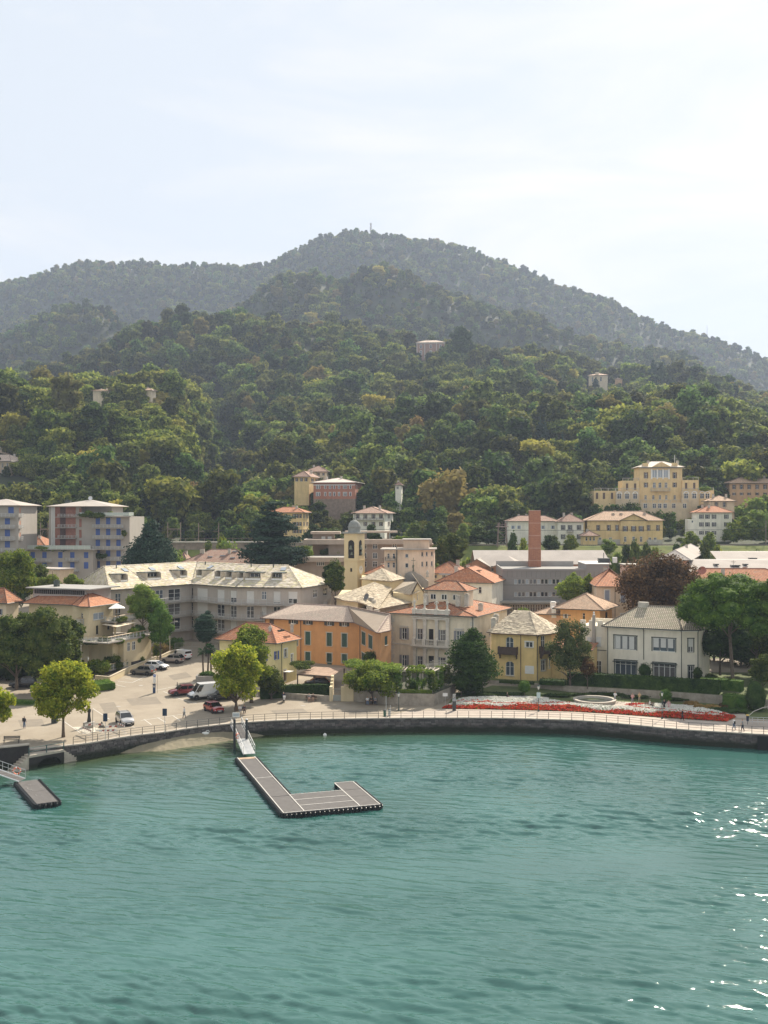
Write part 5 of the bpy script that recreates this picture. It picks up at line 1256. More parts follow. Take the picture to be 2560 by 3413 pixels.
y2 = 11;q = MB();q.box(b.xat(1095,y2),b.xat(1445,y2),y2,y2+10,0,b.zat(1812,0,y2),lgm);b.part('wall',q);q = MB();q.box(b.xat(1010,y2-1),b.xat(1440,y2-1),y2-1.6,y2+9,b.zat(1814,0,y2),b.zat(1798,0,y2),ter);b.part('terrace',q)
for px in (1215,1250,1315,1400): 
 for yy in (1830,1862,1890): d_ = wmesh('plain',1.2,1.5,None);f = mobj('window',d_['frame'],b.root,(b.xat(px,y2),y2-.17,b.zat(yy,0,y2)));mobj('pane',d_['pane'],f)
y3 = 15;q = MB();q.box(b.xat(1042,y3),b.xat(1112,y3),y3,y3+6,8,b.zat(1780,0,y3),lgm);q.box(b.xat(1035,y3-1),b.xat(1133,y3-1),y3-1.2,y3+6,b.zat(1780,0,y3),b.zat(1772,0,y3),ter);q.box(b.xat(1150,y3),b.xat(1325,y3),y3-1,y3+5,b.zat(1776,0,y3),b.zat(1770,0,y3),ter);q.box(b.xat(1215,y3),b.xat(1222,y3),y3,y3+.6,8,b.zat(1776,0,y3),lgm);q.box(b.xat(1290,y3),b.xat(1297,y3),y3,y3+.6,8,b.zat(1776,0,y3),lgm);b.part('penthouse',q)
q = MB()
for px in (1078,1099): q.box(b.xat(px,y3)-.5,b.xat(px,y3)+.5,y3-.05,y3-.003,b.zat(1798,0,y3),b.zat(1788,0,y3),wht)
b.part('white_window',q)
b2 = Bld('apartment_block','pink and white six-sided flat-roofed apartment block right of the bell tower',1400,240,-3,5,'apartment block')
b2.w = -b2.xat(1281);b2.h = b2.zat(1833);b2.poly([(-b2.w,0),(-b2.w*.42,-.0),(0,0),(b2.xat(1448),3.),(b2.xat(1449),9),(-b2.w,9)],b2.h,wallm('plaster_rose_white',(.64,.52,.42)))
b2.grid(1,[1356],[(1846,1858),(1877,1892)],'plain',None,pxw=10);b2.grid(2,[1408,1423,1440],[(1840,1854),(1872,1888)],'plain',None,pxw=6,ref=1408);b2.grid(0,[1313,1295],[(1845,1862),(1875,1892)],'plain',None,pxw=7);b2.finish()
q = MB();e_ = [(-b2.w-.9,-.9),(0.3,-.9),(b2.xat(1455),2.2),(b2.xat(1456),9.6),(-b2.w-.9,9.6)];q.prism(e_,b2.h+.01,b2.h+.25,concr);b2.part('flat_roof',q)
q = MB();q.box(b2.xat(1345,2),b2.xat(1430,2),2,8,b2.h+.25,b2.zat(1800,0,2),wallm('plaster_rose',(.55,.43,.34)));q.box(b2.xat(1340,2),b2.xat(1436,2),1.6,8.4,b2.zat(1800,0,2),b2.zat(1797,0,2),concr);b2.part('roof_storey',q)
q = MB();q.box(b2.xat(1321),b2.xat(1324),-.4,-.1,0,b2.zat(1823),gut);b2.part('flue',q)
balcony(b2,0,1264+20,1857,1318,1868,1.2,concr,gut,bar=.2)
# brown tiled roofs left-middle
b = house('house','low brown-tiled house with skylights behind the slate-roofed block',855,262,-3,600,None,1880,bw_,tile_brn,3.4,.6,d=13,cols=(),kind='plain',c=None)
for px,y_ in ((700,2.5),(742,3),(775,2),(805,2.4),(782,5),(835,3.4)): MB().box(-.6,.6,0,1.3,0,.2,glass_b).build('skylight',None,b.root,(b.xat(px,y_),y_,b.h+.15+(y_+.6)*.48))
b.chimney(672,1832,1846,6)
b = house('house','small house with a brown hipped roof left of the grey office roofs',620,275,-10,590,640,1875,bw_,tile_brn,2.6,.6)
# small beige box and roofs left
b = house('house','flat-roofed beige cube behind the left trees',199,262,-30,100,246,1900,bw_,None,0)
q = MB();q.box(-b.w-.3,.3,-.3,b.d+.3,b.h+.01,b.h+.3,white_roof);b.part('flat_roof',q)
b = house('house','brown-tiled house cut by the left edge of the view',20,196,-18,-160,62,2010,cw,tile_red,2.6,.7,cols=(-20,0),rows=((2030,2050),),pxw=8)
b = house('house','far red-roofed house between the two grey towers',150,320,-10,50,None,1822,cw,tile_red,3,.6,d=12)
# cream house group below hillside (behind cedar etc.)
def hh(name,label,cx,D,yaw,lx,rx,ey,by,wall,roofm,rise,**k):
 z0 = CAMZ-(by-CY)*D/F;return house(name,label,cx,D,yaw,lx,rx,ey,wall,roofm,rise,z0=z0,drop=7,**k)
hh('house','tall yellow house with brown shutters behind the large cedar',1009,352,-12,900,1029,1708,1785,yw2,tile_org,1.8,cols=(932,953,980,990,1001),rows=((1713,1727),(1740,1753),(1765,1777)),c='brown',pxw=5,scols=(1014,1024),spx=3,oh=.9)
b = hh('house','white house with brown shutters and balcony above the bell tower',1282,352,-10,1177,1310,1711,1768,wwh,tile_brn,2.2,cols=(1192,1218,1245,1270),rows=((1714,1728),(1740,1753)),c='brown',pxw=6,scols=(1296,),spx=3,oh=.9)
balcony(b,0,1180,1726,1280,1734,1.2,concr,gut,bar=.3)
b = hh('villa','red brick villa with pale roof on the lower hillside',1184,408,-8,1045,1208,1608,1680,wallm('brick_red',(.36,.16,.11),.12),mat('roof_pale_tiles',(.5,.42,.36),.8,.15,1),2.0,cols=(1057,1064,1084,1100,1114,1130,1147,1153,1168),rows=((1617,1629),(1641,1653)),kind='plain',c=None,pxw=4.5,scols=(1190,),spx=3,oh=.9,base=(2.0,mat('rubble_brown',(.27,.2,.15),.95,.3,1.)),trim='white_paint')
q = MB();q.box(-b.w,0,-.12,-.003,b.h-1.1,b.h-.75,wht);b.part('pale_band',q)
hh('house','upper cream house of the pair above the brick villa',1090,432,-10,1018,1106,1572,1603,cw,tile_brn,2.6,cols=(1040,1062,1078),rows=((1576,1585),),c='brown',pxw=4,oh=.8)
hh('house','small cream villa with tiled pyramid roof left of the brick villa',1030,415,-12,981,1062,1589,1625,yw2,tile_brn,2.4,cols=(989,1005,1020),rows=((1593,1604),),c='brown',pxw=5,scols=(1042,1056),spx=5,oh=.8)
hh('house','tiny white tower house among the trees',1337,402,-10,1318,1342,1617,1652,wwh,tile_brn,1.2,cols=(1325,),rows=((1621,1630),),kind='plain',c=None,pxw=8,oh=.5)
# white row and station by the railway
b = hh('house','white railway house with dark shutters and ridge antenna',1945,346,-3,1862,None,1739,1808,wwh,tile_brn,2.6,cols=(1877,1900,1930),rows=((1750,1766),(1781,1797)),c='dark',pxw=7,d=8,oh=.7)
balcony(b,0,1889,1765,1910,1774,.9,concr,gut,bar=.25)
hh('house','long white row house with brown roof left behind the factory chimney',1862,352,0,1693,None,1737,1790,wwh,tile_brn,1.8,cols=(1710,1730,1810,1843),rows=((1752,1763),),c='lblue',pxw=5,d=8,oh=.6)
b = hh('station_house','long yellow house with central gable beside the railway',2209,343,-5,1958,None,1735,1812,yw2,tile_tan,3.0,cols=(1994,2029,2057,2084,2112,2137,2162,2193),rows=((1750,1769),),c='brown',pxw=6,d=12,oh=.7,base=(1.3,stone_trim))
x0_,x1_ = b.xat(2068,-.6),b.xat(2155,-.6);q = MB();q.box(x0_,x1_,-.6,-.005,-.5,b.h,yw2);xm_ = (x0_+x1_)/2;b.part('central_bay',q)
b.roof([[(x0_-.8,-1.3,b.h-.1),(x0_-.8,6,b.h-.1),(xm_,6,b.h+2.2),(xm_,-1.3,b.h+2.2)][::-1],[(x1_+.8,-1.3,b.h-.1),(x1_+.8,6,b.h-.1),(xm_,6,b.h+2.2),(xm_,-1.3,b.h+2.2)]],tile_tan,'gable_roof',gutter=None)
MB().face([(x0_,-.62,b.h-.05),(x1_,-.62,b.h-.05),(xm_,-.62,b.h+2)],yw2).build('pediment',None,b.root)
for px in (2084,2112,2137): 
 for (yy,kd) in ((1771,'open'),(1806,'plain')):
  d_ = wmesh(kd,.8,1.7,'brown' if kd == 'open' else None);f = mobj('window',d_['frame'],b.root,(b.xat(px,-.6),-.77,b.zat(yy,b.xat(px),-.6)));mobj('pane',d_['pane'],f)
  for s_ in d_.get('shutters',[]): mobj('shutter',s_,f)
for px in (2044,2070,2148): b.chimney(px,1712,1730,4,.9,.9)
for px in (2184,2166,2000,2035): d_ = wmesh('plain',.9,1.3,None);f = mobj('window',d_['frame'],b.root,(b.xat(px),-.17,b.zat(1805)));mobj('pane',d_['pane'],f)
hh('house','small ochre lean-to left of the yellow station house',1992,338,0,1945,None,1786,1810,yw2,tile_brn,1.6,cols=(1955,1968,1980),rows=((1790,1802),),kind='plain',c=None,pxw=7,d=5,oh=.7)
hh('house','white three-storey house right of the tracks under the yellow villa',2440,352,-6,2322,None,1708,1790,wwh,tile_org,2.2,cols=(2338,2358,2380,2421),rows=((1715,1729),(1741,1755),(1770,1782)),c='dark',pxw=7,d=9,oh=.7)
hh('house','low white annexe left of the white three-storey house',2322,353,-6,2294,None,1731,1790,wwh,None,0,cols=(2308,),rows=((1735,1742),),kind='plain',c=None,pxw=5,d=6)
hh('house','small grey-beige house under the right wing of the yellow villa',2448,372,-6,2362,None,1670,1710,bw_,tile_tan,2.0,cols=(2388,2415),rows=((1674,1690),),c='brown',pxw=6,d=9,oh=.7)
hh('house','tan house with a wide tiled roof at the right edge',2600,410,-4,2432,None,1610,1655,wallm('plaster_tan',(.5,.33,.2)),tile_tan,2.6,cols=(2447,2472,2497,2524,2550),rows=((1615,1630),(1642,1650)),c='brown',pxw=6,d=12,oh=.8)
# grand yellow villa
b = Bld('grand_villa','grand yellow terraced villa with pediment and arcades on the hillside',2274,388,-3,CAMZ-(1705-CY)*388/F,'villa');gy = wallm('plaster_gold',(.56,.44,.25));bgy = wallm('plaster_gold_low',(.5,.42,.3))
b.w = -b.xat(2131);b.d = 11;b.h = b.zat(1557);b.drop = 8;b.poly([(-b.w,0),(0,0),(0,11),(-b.w,11)],b.h,gy)
b.grid(0,[2153,2249],[(1574,1594),(1608,1624)],'open','brown',ref=2249,pxw=7,arch=True)
b.grid(0,[2182,2201,2220],[(1566,1592)],'bright',None,ref=2201,pxw=15,sill=False);b.grid(0,[2181,2200,2220],[(1608,1626)],'plain',None,ref=2200,pxw=10,arch=True)
b.grid(0,[2152,2178,2200,2221,2249],[(1650,1665)],'plain',None,ref=2200,pxw=8,arch=True);b.finish()
q = MB();q.box(b.xat(2170),b.xat(2231),-.06,-.003,b.zat(1597),b.zat(1564),wht);q = MB()
for e_ in (1,): cornice(b,b.h-.4,stone_trim,.38,.4)
for px in (2172,2191,2210,2230): q.box(b.xat(px)-.25,b.xat(px)+.25,-.12,-.003,b.zat(1597),b.zat(1563),wht)
b.part('white_pilaster',q)
b.hip(mat('roof_pale_tan',(.55,.47,.38),.8,.15,1),2.3,.9);q = MB();xa,xb = b.xat(2172),b.xat(2236);xm = (xa+xb)/2
q.face([(xa,-.93,b.h+.1),(xb,-.93,b.h+.1),(xm,-.93,b.h+1.9)],gy);q.face([(xa,-.93,b.h+.1),(xm,-.93,b.h+1.9),(xm,4,b.h+1.9),(xa,4,b.h+.1)],tile_tan);q.face([(xb,-.93,b.h+.1),(xb,4,b.h+.1),(xm,4,b.h+1.9),(xm,-.93,b.h+1.9)],tile_tan);b.part('pediment',q)
for px in (2152,2250): x = b.xat(px,.3);MB().box(x-.9,x+.9,.1,1.6,b.h+.1,b.h+1.6,gy).build('attic_block',None,b.root);b.chimney(px+8,1536,1550,4,.8,.8)
balcony(b,0,2169,1626,2232,1637,1.4,stone_trim,stone_trim,bar=.3);MB().tube([(b.xat(2249,5),5,b.h+1),(b.xat(2249,5),5,b.zat(1516,0,5))],.08,5,wht).build('flagpole',None,b.root)
for (x0_,x1_,yt,yb_,yo,nm,cs,rs_,ar) in ((2075,2130.5,1602,1705,-.8,'left_wing',(2090,2117),(1608,1632),False),(2274.6,2329,1600,1705,-.8,'right_wing',(2287,2314),(1608,1630),False),(1980,2052,1636,1705,-1.6,'far_left_wing',(1990,2013,2040),(1645,1663),False),(2052.3,2131,1636,1705,-2.8,'left_arcade',(2064,2090,2117),(1644,1663),True),(2274,2329.5,1636,1705,-2.8,'right_arcade',(2287,2314),(1643,1662),True),(2330,2380,1634,1705,-1.6,'far_right_wing',(2340,2358),(1645,1662),True)):
 X0,X1 = b.xat(x0_,yo),b.xat(x1_,yo);q = MB();zt = b.zat(yt,(X0+X1)/2,yo);q.box(X0,X1,yo,9 if 'arcade' not in nm else -1.,-3,zt,gy if yt < 1640 and 'arc' not in nm else bgy);wg = q.build(nm if False else 'wing',None,b.root)
 railing(wg,[Vector((X0+.1,yo+.1,zt)),Vector((X1-.1,yo+.1,zt))],.95,stone_trim,1,2.2,.25,r=.08)
 for c_ in cs:
  w_ = 1.5 if ar else .85;hgt = 1.9 if ar else 2.3;x_ = b.xat(c_,yo);zz = b.zat(rs_[1],x_,yo);d_ = wmesh('plain' if ar else 'shut',w_,hgt,None if ar else 'brown');f = mobj('window',d_['frame'],b.root,(x_,yo-.17,zz));mobj('pane',d_['pane'],f)
  for s_ in d_.get('shutters',[]): mobj('shutter',s_,f)
  if ar: 
   q = MB();r_ = w_/2+.3;n = 10;pp = [(r_*math.cos(math.pi*i/n),0,hgt-.2+r_*math.sin(math.pi*i/n)) for i in range(n+1)];p2 = [((w_/2)*math.cos(math.pi*i/n),0,hgt-.2+(w_/2)*math.sin(math.pi*i/n)) for i in range(n+1)]
   for i in range(n): q.face([p2[i],pp[i],pp[i+1],p2[i+1]],wht)
   q.build('arch_surround',None,f)
q = MB();X0,X1 = b.xat(2135,-5),b.xat(2295,-5);zt = b.zat(1675,(X0+X1)/2,-5);q.box(X0,X1,-5,-.01,-6,zt,bgy);wg = q.build('basement_arcade',None,b.root)
railing(wg,[Vector((X0+.1,-4.9,zt)),Vector((X1-.1,-4.9,zt))],.95,stone_trim,1,2.2,.25,r=.08)
for c_ in (2151,2181,2199,2217,2246,2282): x_ = b.xat(c_,-5);d_ = wmesh('plain',1.3,1.7,None);f = mobj('window',d_['frame'],b.root,(x_,-5.17,b.zat(1694,x_,-5)));mobj('pane',d_['pane'],f)
# hilltop villas
def hillhouse(name,label,cx,D,yaw,lx,rx,ey,by,wall,roofm,rise,**k): return hh(name,label,cx,D,yaw,lx,rx,ey,by,wall,roofm,rise,**k)
b = hh('villa','dark brick villa with white trim on the hilltop beside a huge round tree',1484,DH['top'],-4,1388,None,1141,1195,wallm('brick_dark',(.27,.18,.15),.1),tile_gry,3.2,cols=(1403,1436,1468),rows=((1149,1160),(1168,1181)),kind='plain',c=None,pxw=6,d=16,oh=.8,trim='white_paint')
q = MB()
for px in (1390,1416,1455,1482): q.box(b.xat(px)-.3,b.xat(px)+.3,-.2,-.003,0,b.h,stone_trim)
q.box(-b.w,0,-.3,-.21,b.h-.9,b.h-.3,stone_trim);b.part('white_pilaster',q)
b = hh('villa','cream hilltop villa with small roof turret behind a cypress',2025,DH['cream'],-14,1962,2053,1250,1300,cw,tile_tan,3.0,cols=(1975,2003),rows=((1256,1270),),kind='plain',c=None,pxw=5,oh=1.2)
MB().box(-b.w*.55-1.5,-b.w*.55+1.5,1,4,b.h+.5,b.h+3.2,cw).build('turret',None,b.root)
hh('house','small tan annexe right of the cream hilltop villa',2074,DH['cream']+4,-10,2050,None,1264,1300,wallm('plaster_tan',(.5,.33,.2)),tile_tan,1.5,d=6)
hh('house','right one of the two low tan-roofed farmhouses on the left hill',505,DH['farm_r'],-20,450,520,1301,1330,cw,tile_tan,1.6,oh=.9);hh('house','left one of the two low tan-roofed farmhouses on the left hill',362,DH['farm_l'],0,310,None,1302,1330,cw,tile_tan,1.0,d=7,oh=.9)
# left hillside blocks
b = hh('apartment_block','brown hillside apartment block with mansard roof at the left edge',36,DH['lh']+3,-22,-90,108,1537,1600,bw_,tile_gry,3.2,cols=(-30,-12,8,24),rows=((1543,1558),(1564,1577),(1583,1595)),kind='plain',c=None,pxw=6,oh=.6,scols=(70,),spx=5)
b = hh('apartment_block','upper pale block with white balconies at the left edge of the hill',30,DH['lu']+3,-15,-80,None,1478,1512,bw_,tile_red,2.4,cols=(-20,0,20),rows=((1470+10,1490),(1490+2,1500)),kind='plain',c=None,pxw=6,d=12)
# ---------------- grey tower blocks with blue shutters
gt_ = wallm('plaster_tower',(.30,.285,.27),.05,.12);gpl = mat('railing_pale',(.55,.55,.52),.6,.05)
b = Bld('tower_block','grey tower block with blue shutters and brick-red loggias',432,300,-4,8,'apartment block')
b.w = -b.xat(163);b.h = b.zat(1722);b.d = 14
b.poly([(-b.w,.0),(0,0),(0,14),(-b.w,14)],b.h,gt_)
rw = [(1725,1748),(1762,1784),(1798,1820),(1834,1855),(1870,1893)]
b.grid(0,[326,360.5,395],rw,'shut','blue',ref=360,pxw=15,sill=False);b.finish()
for (yt,yb_) in ((1748,1761),(1784,1797),(1820,1833),(1856,1869),(1892,1905)): balcony(b,0,312,yt,412,yb_,1.3,concr,gpl,bar=.2,infill=None)
x0_,x1_ = b.xat(182,-.1),b.xat(252,-.1);q = MB();rustm = mat('panel_rust',(.26,.115,.08),.7,.25,1.)
for k,(yt,yb_) in enumerate(((1690,1722),(1725,1757),(1761,1793),(1797,1829))):
 z0,z1 = b.zat(yb_),b.zat(yt);q.box(x0_,x1_,-.06,-.004,z0,z1,rustm)
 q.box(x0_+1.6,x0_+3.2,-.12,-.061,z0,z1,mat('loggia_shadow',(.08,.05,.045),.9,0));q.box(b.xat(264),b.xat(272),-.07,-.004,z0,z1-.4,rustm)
b.part('rust_panel',q)
for k,(yt,yb_) in enumerate(((1713,1724),(1748,1760),(1784,1796),(1820,1832))): balcony(b,0,196 if k else 196,yt,256,yb_,1.0,concr,gpl,bar=.2)
q = MB();zt = b.zat(1687);q.box(b.xat(163),b.xat(270),.01,13,b.h,zt,gt_);q.box(b.xat(163)+.5,b.xat(362),3,13,b.h,zt,gt_);b.part('attic_wall',q)
q = MB()
for px in (174,181): q.box(b.xat(px)-.25,b.xat(px)+.25,-.25,-.003,-1,zt,gpl)
b.part('white_pier',q)
X0,X1 = b.xat(156,-1),b.xat(371,-1);xm = (X0+X1)/2+1
b.roof([[(X0,-1.5,zt),(X1,-1.5,zt),(xm,6,zt+1.9)],[(X1,-1.5,zt),(X1,15,zt),(xm,6,zt+1.9)],[(X1,15,zt),(X0,15,zt),(xm,6,zt+1.9)],[(X0,15,zt),(X0,-1.5,zt),(xm,6,zt+1.9)]],white_roof,gutter=None,ridge=False)
b.chimney(228,1668,1684,4,1.4,1.4,gut);dish(b.root,(xm,5.5,zt+2.3),.6,.2)
q = MB();q.box(b.xat(244,-1.6),b.xat(436,-1.6),-1.6,-.005,b.h-.05,b.h+.2,concr);b.part('terrace_slab',q)
railing(b.root,[Vector((b.xat(265,-1.5),-1.5,b.h+.2)),Vector((.2,-1.5,b.h+.2)),Vector((.2,3,b.h+.2))],1.0,gpl,2,1.6,r=.04,infill=mat('terrace_glass',(.42,.48,.42),.3,.05))
# lower wing
q = MB();b3 = Bld('wing_block','low grey wing with blue shutters left of the tower block',310,296,-4,8,'apartment block');b3.w = -b3.xat(62);b3.h = b3.zat(1833);b3.poly([(-b3.w,0),(0,0),(0,3.5),(-b3.w,3.5)],b3.h,gt_)
b3.grid(0,[109,148,241,287,201],[(1840,1860),(1873,1895)],'shut','blue',ref=201,pxw=15,sill=False);b3.grid(0,[70],[(1840,1852)],'shut','blue',ref=201,pxw=10,sill=False);b3.finish()
balcony(b3,0,90,1862,173,1874,1.2,concr,gpl,bar=.2);balcony(b3,0,222,1859,264,1871,1.2,concr,gpl,bar=.2);balcony(b3,0,222,1895,264,1906,1.2,concr,gpl,bar=.2)
MB().box(-b3.w,1,-1.4,3.4,b3.h+.01,b3.h+.2,concr).build('terrace_slab',None,b3.root)
railing(b3.root,[Vector((-b3.w,-1.3,b3.h+.2)),Vector((-.3,-1.3,b3.h+.2))],1.1,gpl,2,1.6,r=.04,infill=MATS['terrace_glass'])
b = Bld('tower_block','grey tower block with pale blue and orange shutters cut by the left edge',61,290,-4,8,'apartment block');b.w = 14;b.h = b.zat(1684);b.d = 13;b.poly([(-14,0),(0,0),(0,13),(-14,13)],b.h,gt_)
b.win(0,27,1689,46,1711,'shut','blue',sill=False);b.grid(0,[24.5],[(1727,1748),(1765,1788),(1803,1825)],'shut','blue',pxw=18,sill=False);b.grid(0,[-10],[(1727,1748),(1765,1788),(1803,1825)],'shut','blue',pxw=18,sill=False,ref=24)
b.grid(1,[67],[(1692,1710),(1735,1750),(1775,1790)],'shut','orange',pxw=3,sill=False);b.finish()
for (yt,yb_) in ((1711,1725),(1750,1763),(1788,1802),(1827,1840)): balcony(b,0,-40,yt,51,yb_,1.3,concr,gpl,bar=.2);balcony(b,1,62,yt,68.5,yb_,.9,concr,gpl,bar=.2)
X1 = b.xat(68,-1);b.roof([[(-15,-1.2,b.h),(X1,-1.2,b.h),(-6,6,b.h+1.8)],[(X1,-1.2,b.h),(X1,14,b.h),(-6,6,b.h+1.8)],[(X1,14,b.h),(-15,14,b.h),(-6,6,b.h+1.8)],[(-15,14,b.h),(-15,-1.2,b.h),(-6,6,b.h+1.8)]],white_roof,gutter=None,ridge=False)
# ---------------- beige terraced house on the left
bh = wallm('plaster_sand',(.52,.45,.31),.06,.2);rwood = mat('handrail_wood',(.5,.36,.2),.6,.1)
b = Bld('terraced_house','beige house with tiled roof and planted balcony terraces on the left',295,192,-21,.9,'house')
b.w = 15;b.d = b.yat(377);b.h = b.zat(2021);b.poly([(-15,2.2),(-4.2,2.2),(-4.2,1.0),(-1.2,1.0),(-1.2,0),(0,0),(0,b.d),(-15,b.d)],b.h,bh)
b.win(5,311,2041,347,2065,'bright',None,label='wide window reflecting the sky');b.win(5,320,2085,328,2114,'void');b.win(5,358,2079,365,2098,'void')
b.win(2,270,2044,290,2066,'plain');b.win(0,243,2044,259,2075,'plain');b.win(2,268,2085,292,2113,'void');b.win(0,78,2042,110,2060,'plain');b.finish()
z = b.h+.02;o = .9;E_ = [(-16,1.3,z),(-4.6,1.3,z),(-1.6,-.9,z),(.9,-.9,z),(.9,b.d+1,z),(-16,b.d+1,z)];r1 = (-12,5,z+2.2);r2 = (-3.6,4.6,z+2.2)
b.roof([[E_[0],E_[1],r2,r1],[E_[1],E_[2],r2],[E_[2],E_[3],r2],[E_[3],E_[4],r2],[E_[4],E_[5],r1,r2],[E_[5],E_[0],r1]],tile_org)
q = MB();X0,X1 = b.xat(94,4),b.xat(315,4);q.box(-15,-3,3.4,11,b.h+.4,b.h+2.7,mat('attic_lilac',(.42,.37,.34),.9,.1));b.part('attic_storey',q)
q = MB();q.box(-16,-1.6,2.4,12,b.h+2.7,b.h+2.9,grey_roof);b.part('flat_roof',q);q = MB()
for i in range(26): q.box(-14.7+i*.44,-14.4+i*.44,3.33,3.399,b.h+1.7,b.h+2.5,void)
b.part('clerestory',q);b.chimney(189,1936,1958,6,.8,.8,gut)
# terraces: slabs with railings stepping down towards the car park
def slab_terrace(b,pl,z,railpts,m=concr,th=.2):
 q = MB();q.prism(pl,z-th,z,m);o = q.build('terrace',None,b.root);railing(o,[Vector((x,y,z)) for x,y in railpts],1.0,gpl,2,1.1,.22,topm=rwood,topr=.06);return o
zf1 = b.zat(2146,0,0)   # main terrace level
cxn = b.ray(359,CY,'y',-3.2).x
zf1 = b.zat(2143,cxn,-3.2)
T1 = [(-6,-3.2),(cxn,-3.2),(cxn+.9,1.0),(cxn+3.2,12),(cxn+3.0,12.5),(-6,12.5)]
T1 = [(-6,-3.2),(cxn,-3.2),(cxn,11.5),(-6,11.5)]
slab_terrace(b,T1,zf1,[(-6,-3.1),(cxn-.1,-3.1),(cxn-.1,11.4)])
q = MB();q.prism([(-5,.5),(cxn-1.6,.5),(cxn-1.6,2.2),(cxn-.4,2.2),(cxn-.4,11),(-5,11)],-.6,zf1-.205,bh);b.part('lower_wall',q)
for (py0,py1,yy,w_) in ((2140,2166,3.6,.8),(2136,2162,5.2,1.0)):
 d_ = wmesh('plain',w_,1.6,None);f = mobj('window',d_['frame'],b.root,(cxn-.4+.17,yy,zf1-2.3),R(90));mobj('pane',d_['pane'],f)
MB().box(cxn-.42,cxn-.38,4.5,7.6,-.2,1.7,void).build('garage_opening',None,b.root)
q = MB();q.prism([(-4,-2.2),(cxn-.3,-2.2),(cxn-.3,3.5),(-4,3.5)],.95,1.15,concr);lo = b.part('low_terrace',q);railing(lo,[Vector((-4,-2.1,1.15)),Vector((cxn-.4,-2.1,1.15)),Vector((cxn-.4,3.4,1.15))],1.0,gpl,2,1.1,.22,topm=rwood,topr=.06)
zf2 = b.zat(2072,1,3);q = MB();q.box(.02,3.2,3.5,10.5,zf2-.2,zf2,concr);up_ = b.part('upper_terrace',q);railing(up_,[Vector((.1,3.55,zf2)),Vector((3.1,3.55,zf2)),Vector((3.1,10.4,zf2))],1.0,gpl,2,1.1,.2,topm=rwood,topr=.06)
q = MB();q.box(2.6,2.9,4,4.3,zf1,zf2-.2,bh);q.box(.4,3.4,1.8,2.1,0,0.01,bh) if False else None;q.box(2.6,2.9,9.6,9.9,zf1,zf2-.2,bh);b.part('post',q)
q = MB();q.face([(1.2,2.2,zf1+2.5),(4.6,2.2,zf1+2.2),(4.6,8.4,zf1+2.4),(1.2,8.4,zf1+2.7)],mat('awning_cream',(.62,.52,.38),.8,.1));q.face([(1.2,2.2,zf1+2.47),(1.2,8.4,zf1+2.67),(4.6,8.4,zf1+2.37),(4.6,2.2,zf1+2.17)],MATS['awning_cream']);b.part('awning',q)
balcony(b,2,268,2059,292,2082,1.2,concr,gpl,bar=.2,toprail=rwood)
q = MB()   # parasol with pyramid canopy on the upper terrace
par_ = empty('parasol',b.o+b.ax*1.8+b.ay*6+Vector((0,0,zf2)),0,'square white parasol on the upper terrace of the beige house','parasol')
MB().tube([(0,0,0),(0,0,2.9)],.04,6,rwood).build('pole',None,par_);q.lathe([(2.1,2.3),(.1,3.1)],0,0,4,wht,a0=math.pi/4+.3);q.build('canopy',None,par_)
# ================================================================== shore, promenade, gardens
def resample(pts,sp):
 out_ = [pts[0].copy()];acc = 0.
 for a,b in zip(pts,pts[1:]):
  L_ = (b-a).length;t = sp-acc
  while t <= L_: out_.append(a.lerp(b,t/L_));t += sp
  acc = (acc+L_) % sp
 return out_
def smooth_poly(pts,n=6):
 o_ = []
 for i in range(len(pts)-1):
  p0 = pts[max(i-1,0)];p1 = pts[i];p2 = pts[i+1];p3 = pts[min(i+2,len(pts)-1)]
  for k in range(n):
   t = k/n;o_.append(.5*((2*p1)+(p2-p0)*t+(2*p0-5*p1+4*p2-p3)*t*t+(3*p1-p0-3*p2+p3)*t**3))
 return o_+[pts[-1]]
edge = [p for p in SH if -1700 < p.x*F/p.y < 2200]
edge = smooth_poly(edge,4);EP = resample(edge,1.645)
def nrm(P,i):
 d = (P[min(i+1,len(P)-1)]-P[max(i-1,0)]).normalized();return Vector((d.y,-d.x,0))      # towards the lake
def algae(nm='seawall_stone',cc=(.15,.13,.125)):
 m = mat(nm,cc,.95,.3,1.1,bump=.5,bscale=6);t = m.node_tree;l = t.links.new;b = t.nodes['Principled BSDF'];src = b.inputs['Base Color'].links[0].from_socket
 tc = t.nodes.new('ShaderNodeTexCoord');sp = t.nodes.new('ShaderNodeSeparateXYZ');n = t.nodes.new('ShaderNodeTexNoise');n.inputs['Scale'].default_value = .5
 l(tc.outputs['Object'],sp.inputs[0]);l(tc.outputs['Object'],n.inputs['Vector'])
 a = t.nodes.new('ShaderNodeMath');a.operation = 'MULTIPLY_ADD';a.inputs[1].default_value = .9;l(n.outputs['Fac'],a.inputs[0]);l(sp.outputs['Z'],a.inputs[2])
 r = t.nodes.new('ShaderNodeMapRange');r.inputs['From Min'].default_value = -.45;r.inputs['From Max'].default_value = -1.05;l(a.outputs[0],r.inputs['Value'])
 mx = t.nodes.new('ShaderNodeMixRGB');mx.inputs['Color2'].default_value = (.018,.024,.012,1);l(r.outputs[0],mx.inputs['Fac']);l(src,mx.inputs['Color1']);l(mx.outputs[0],b.inputs['Base Color']);return m
sw = algae('seawall_joint',(.035,.032,.03));sws = [algae('seawall_stone_a',(.10,.088,.084)),algae('seawall_stone_b',(.145,.13,.12)),algae('seawall_stone_c',(.07,.064,.062)),algae('seawall_stone_d',(.115,.095,.088))];cop = mat('coping_pale',(.42,.37,.31),.85,.15,.8,bump=.2);cop2 = mat('coping_pale_b',(.36,.32,.27),.85,.15,.8,bump=.2)
wall_root = empty('seawall',(0,0,0),0,'curved stone seawall with pale coping along the lake','seawall')
q = MB();n = len(EP)
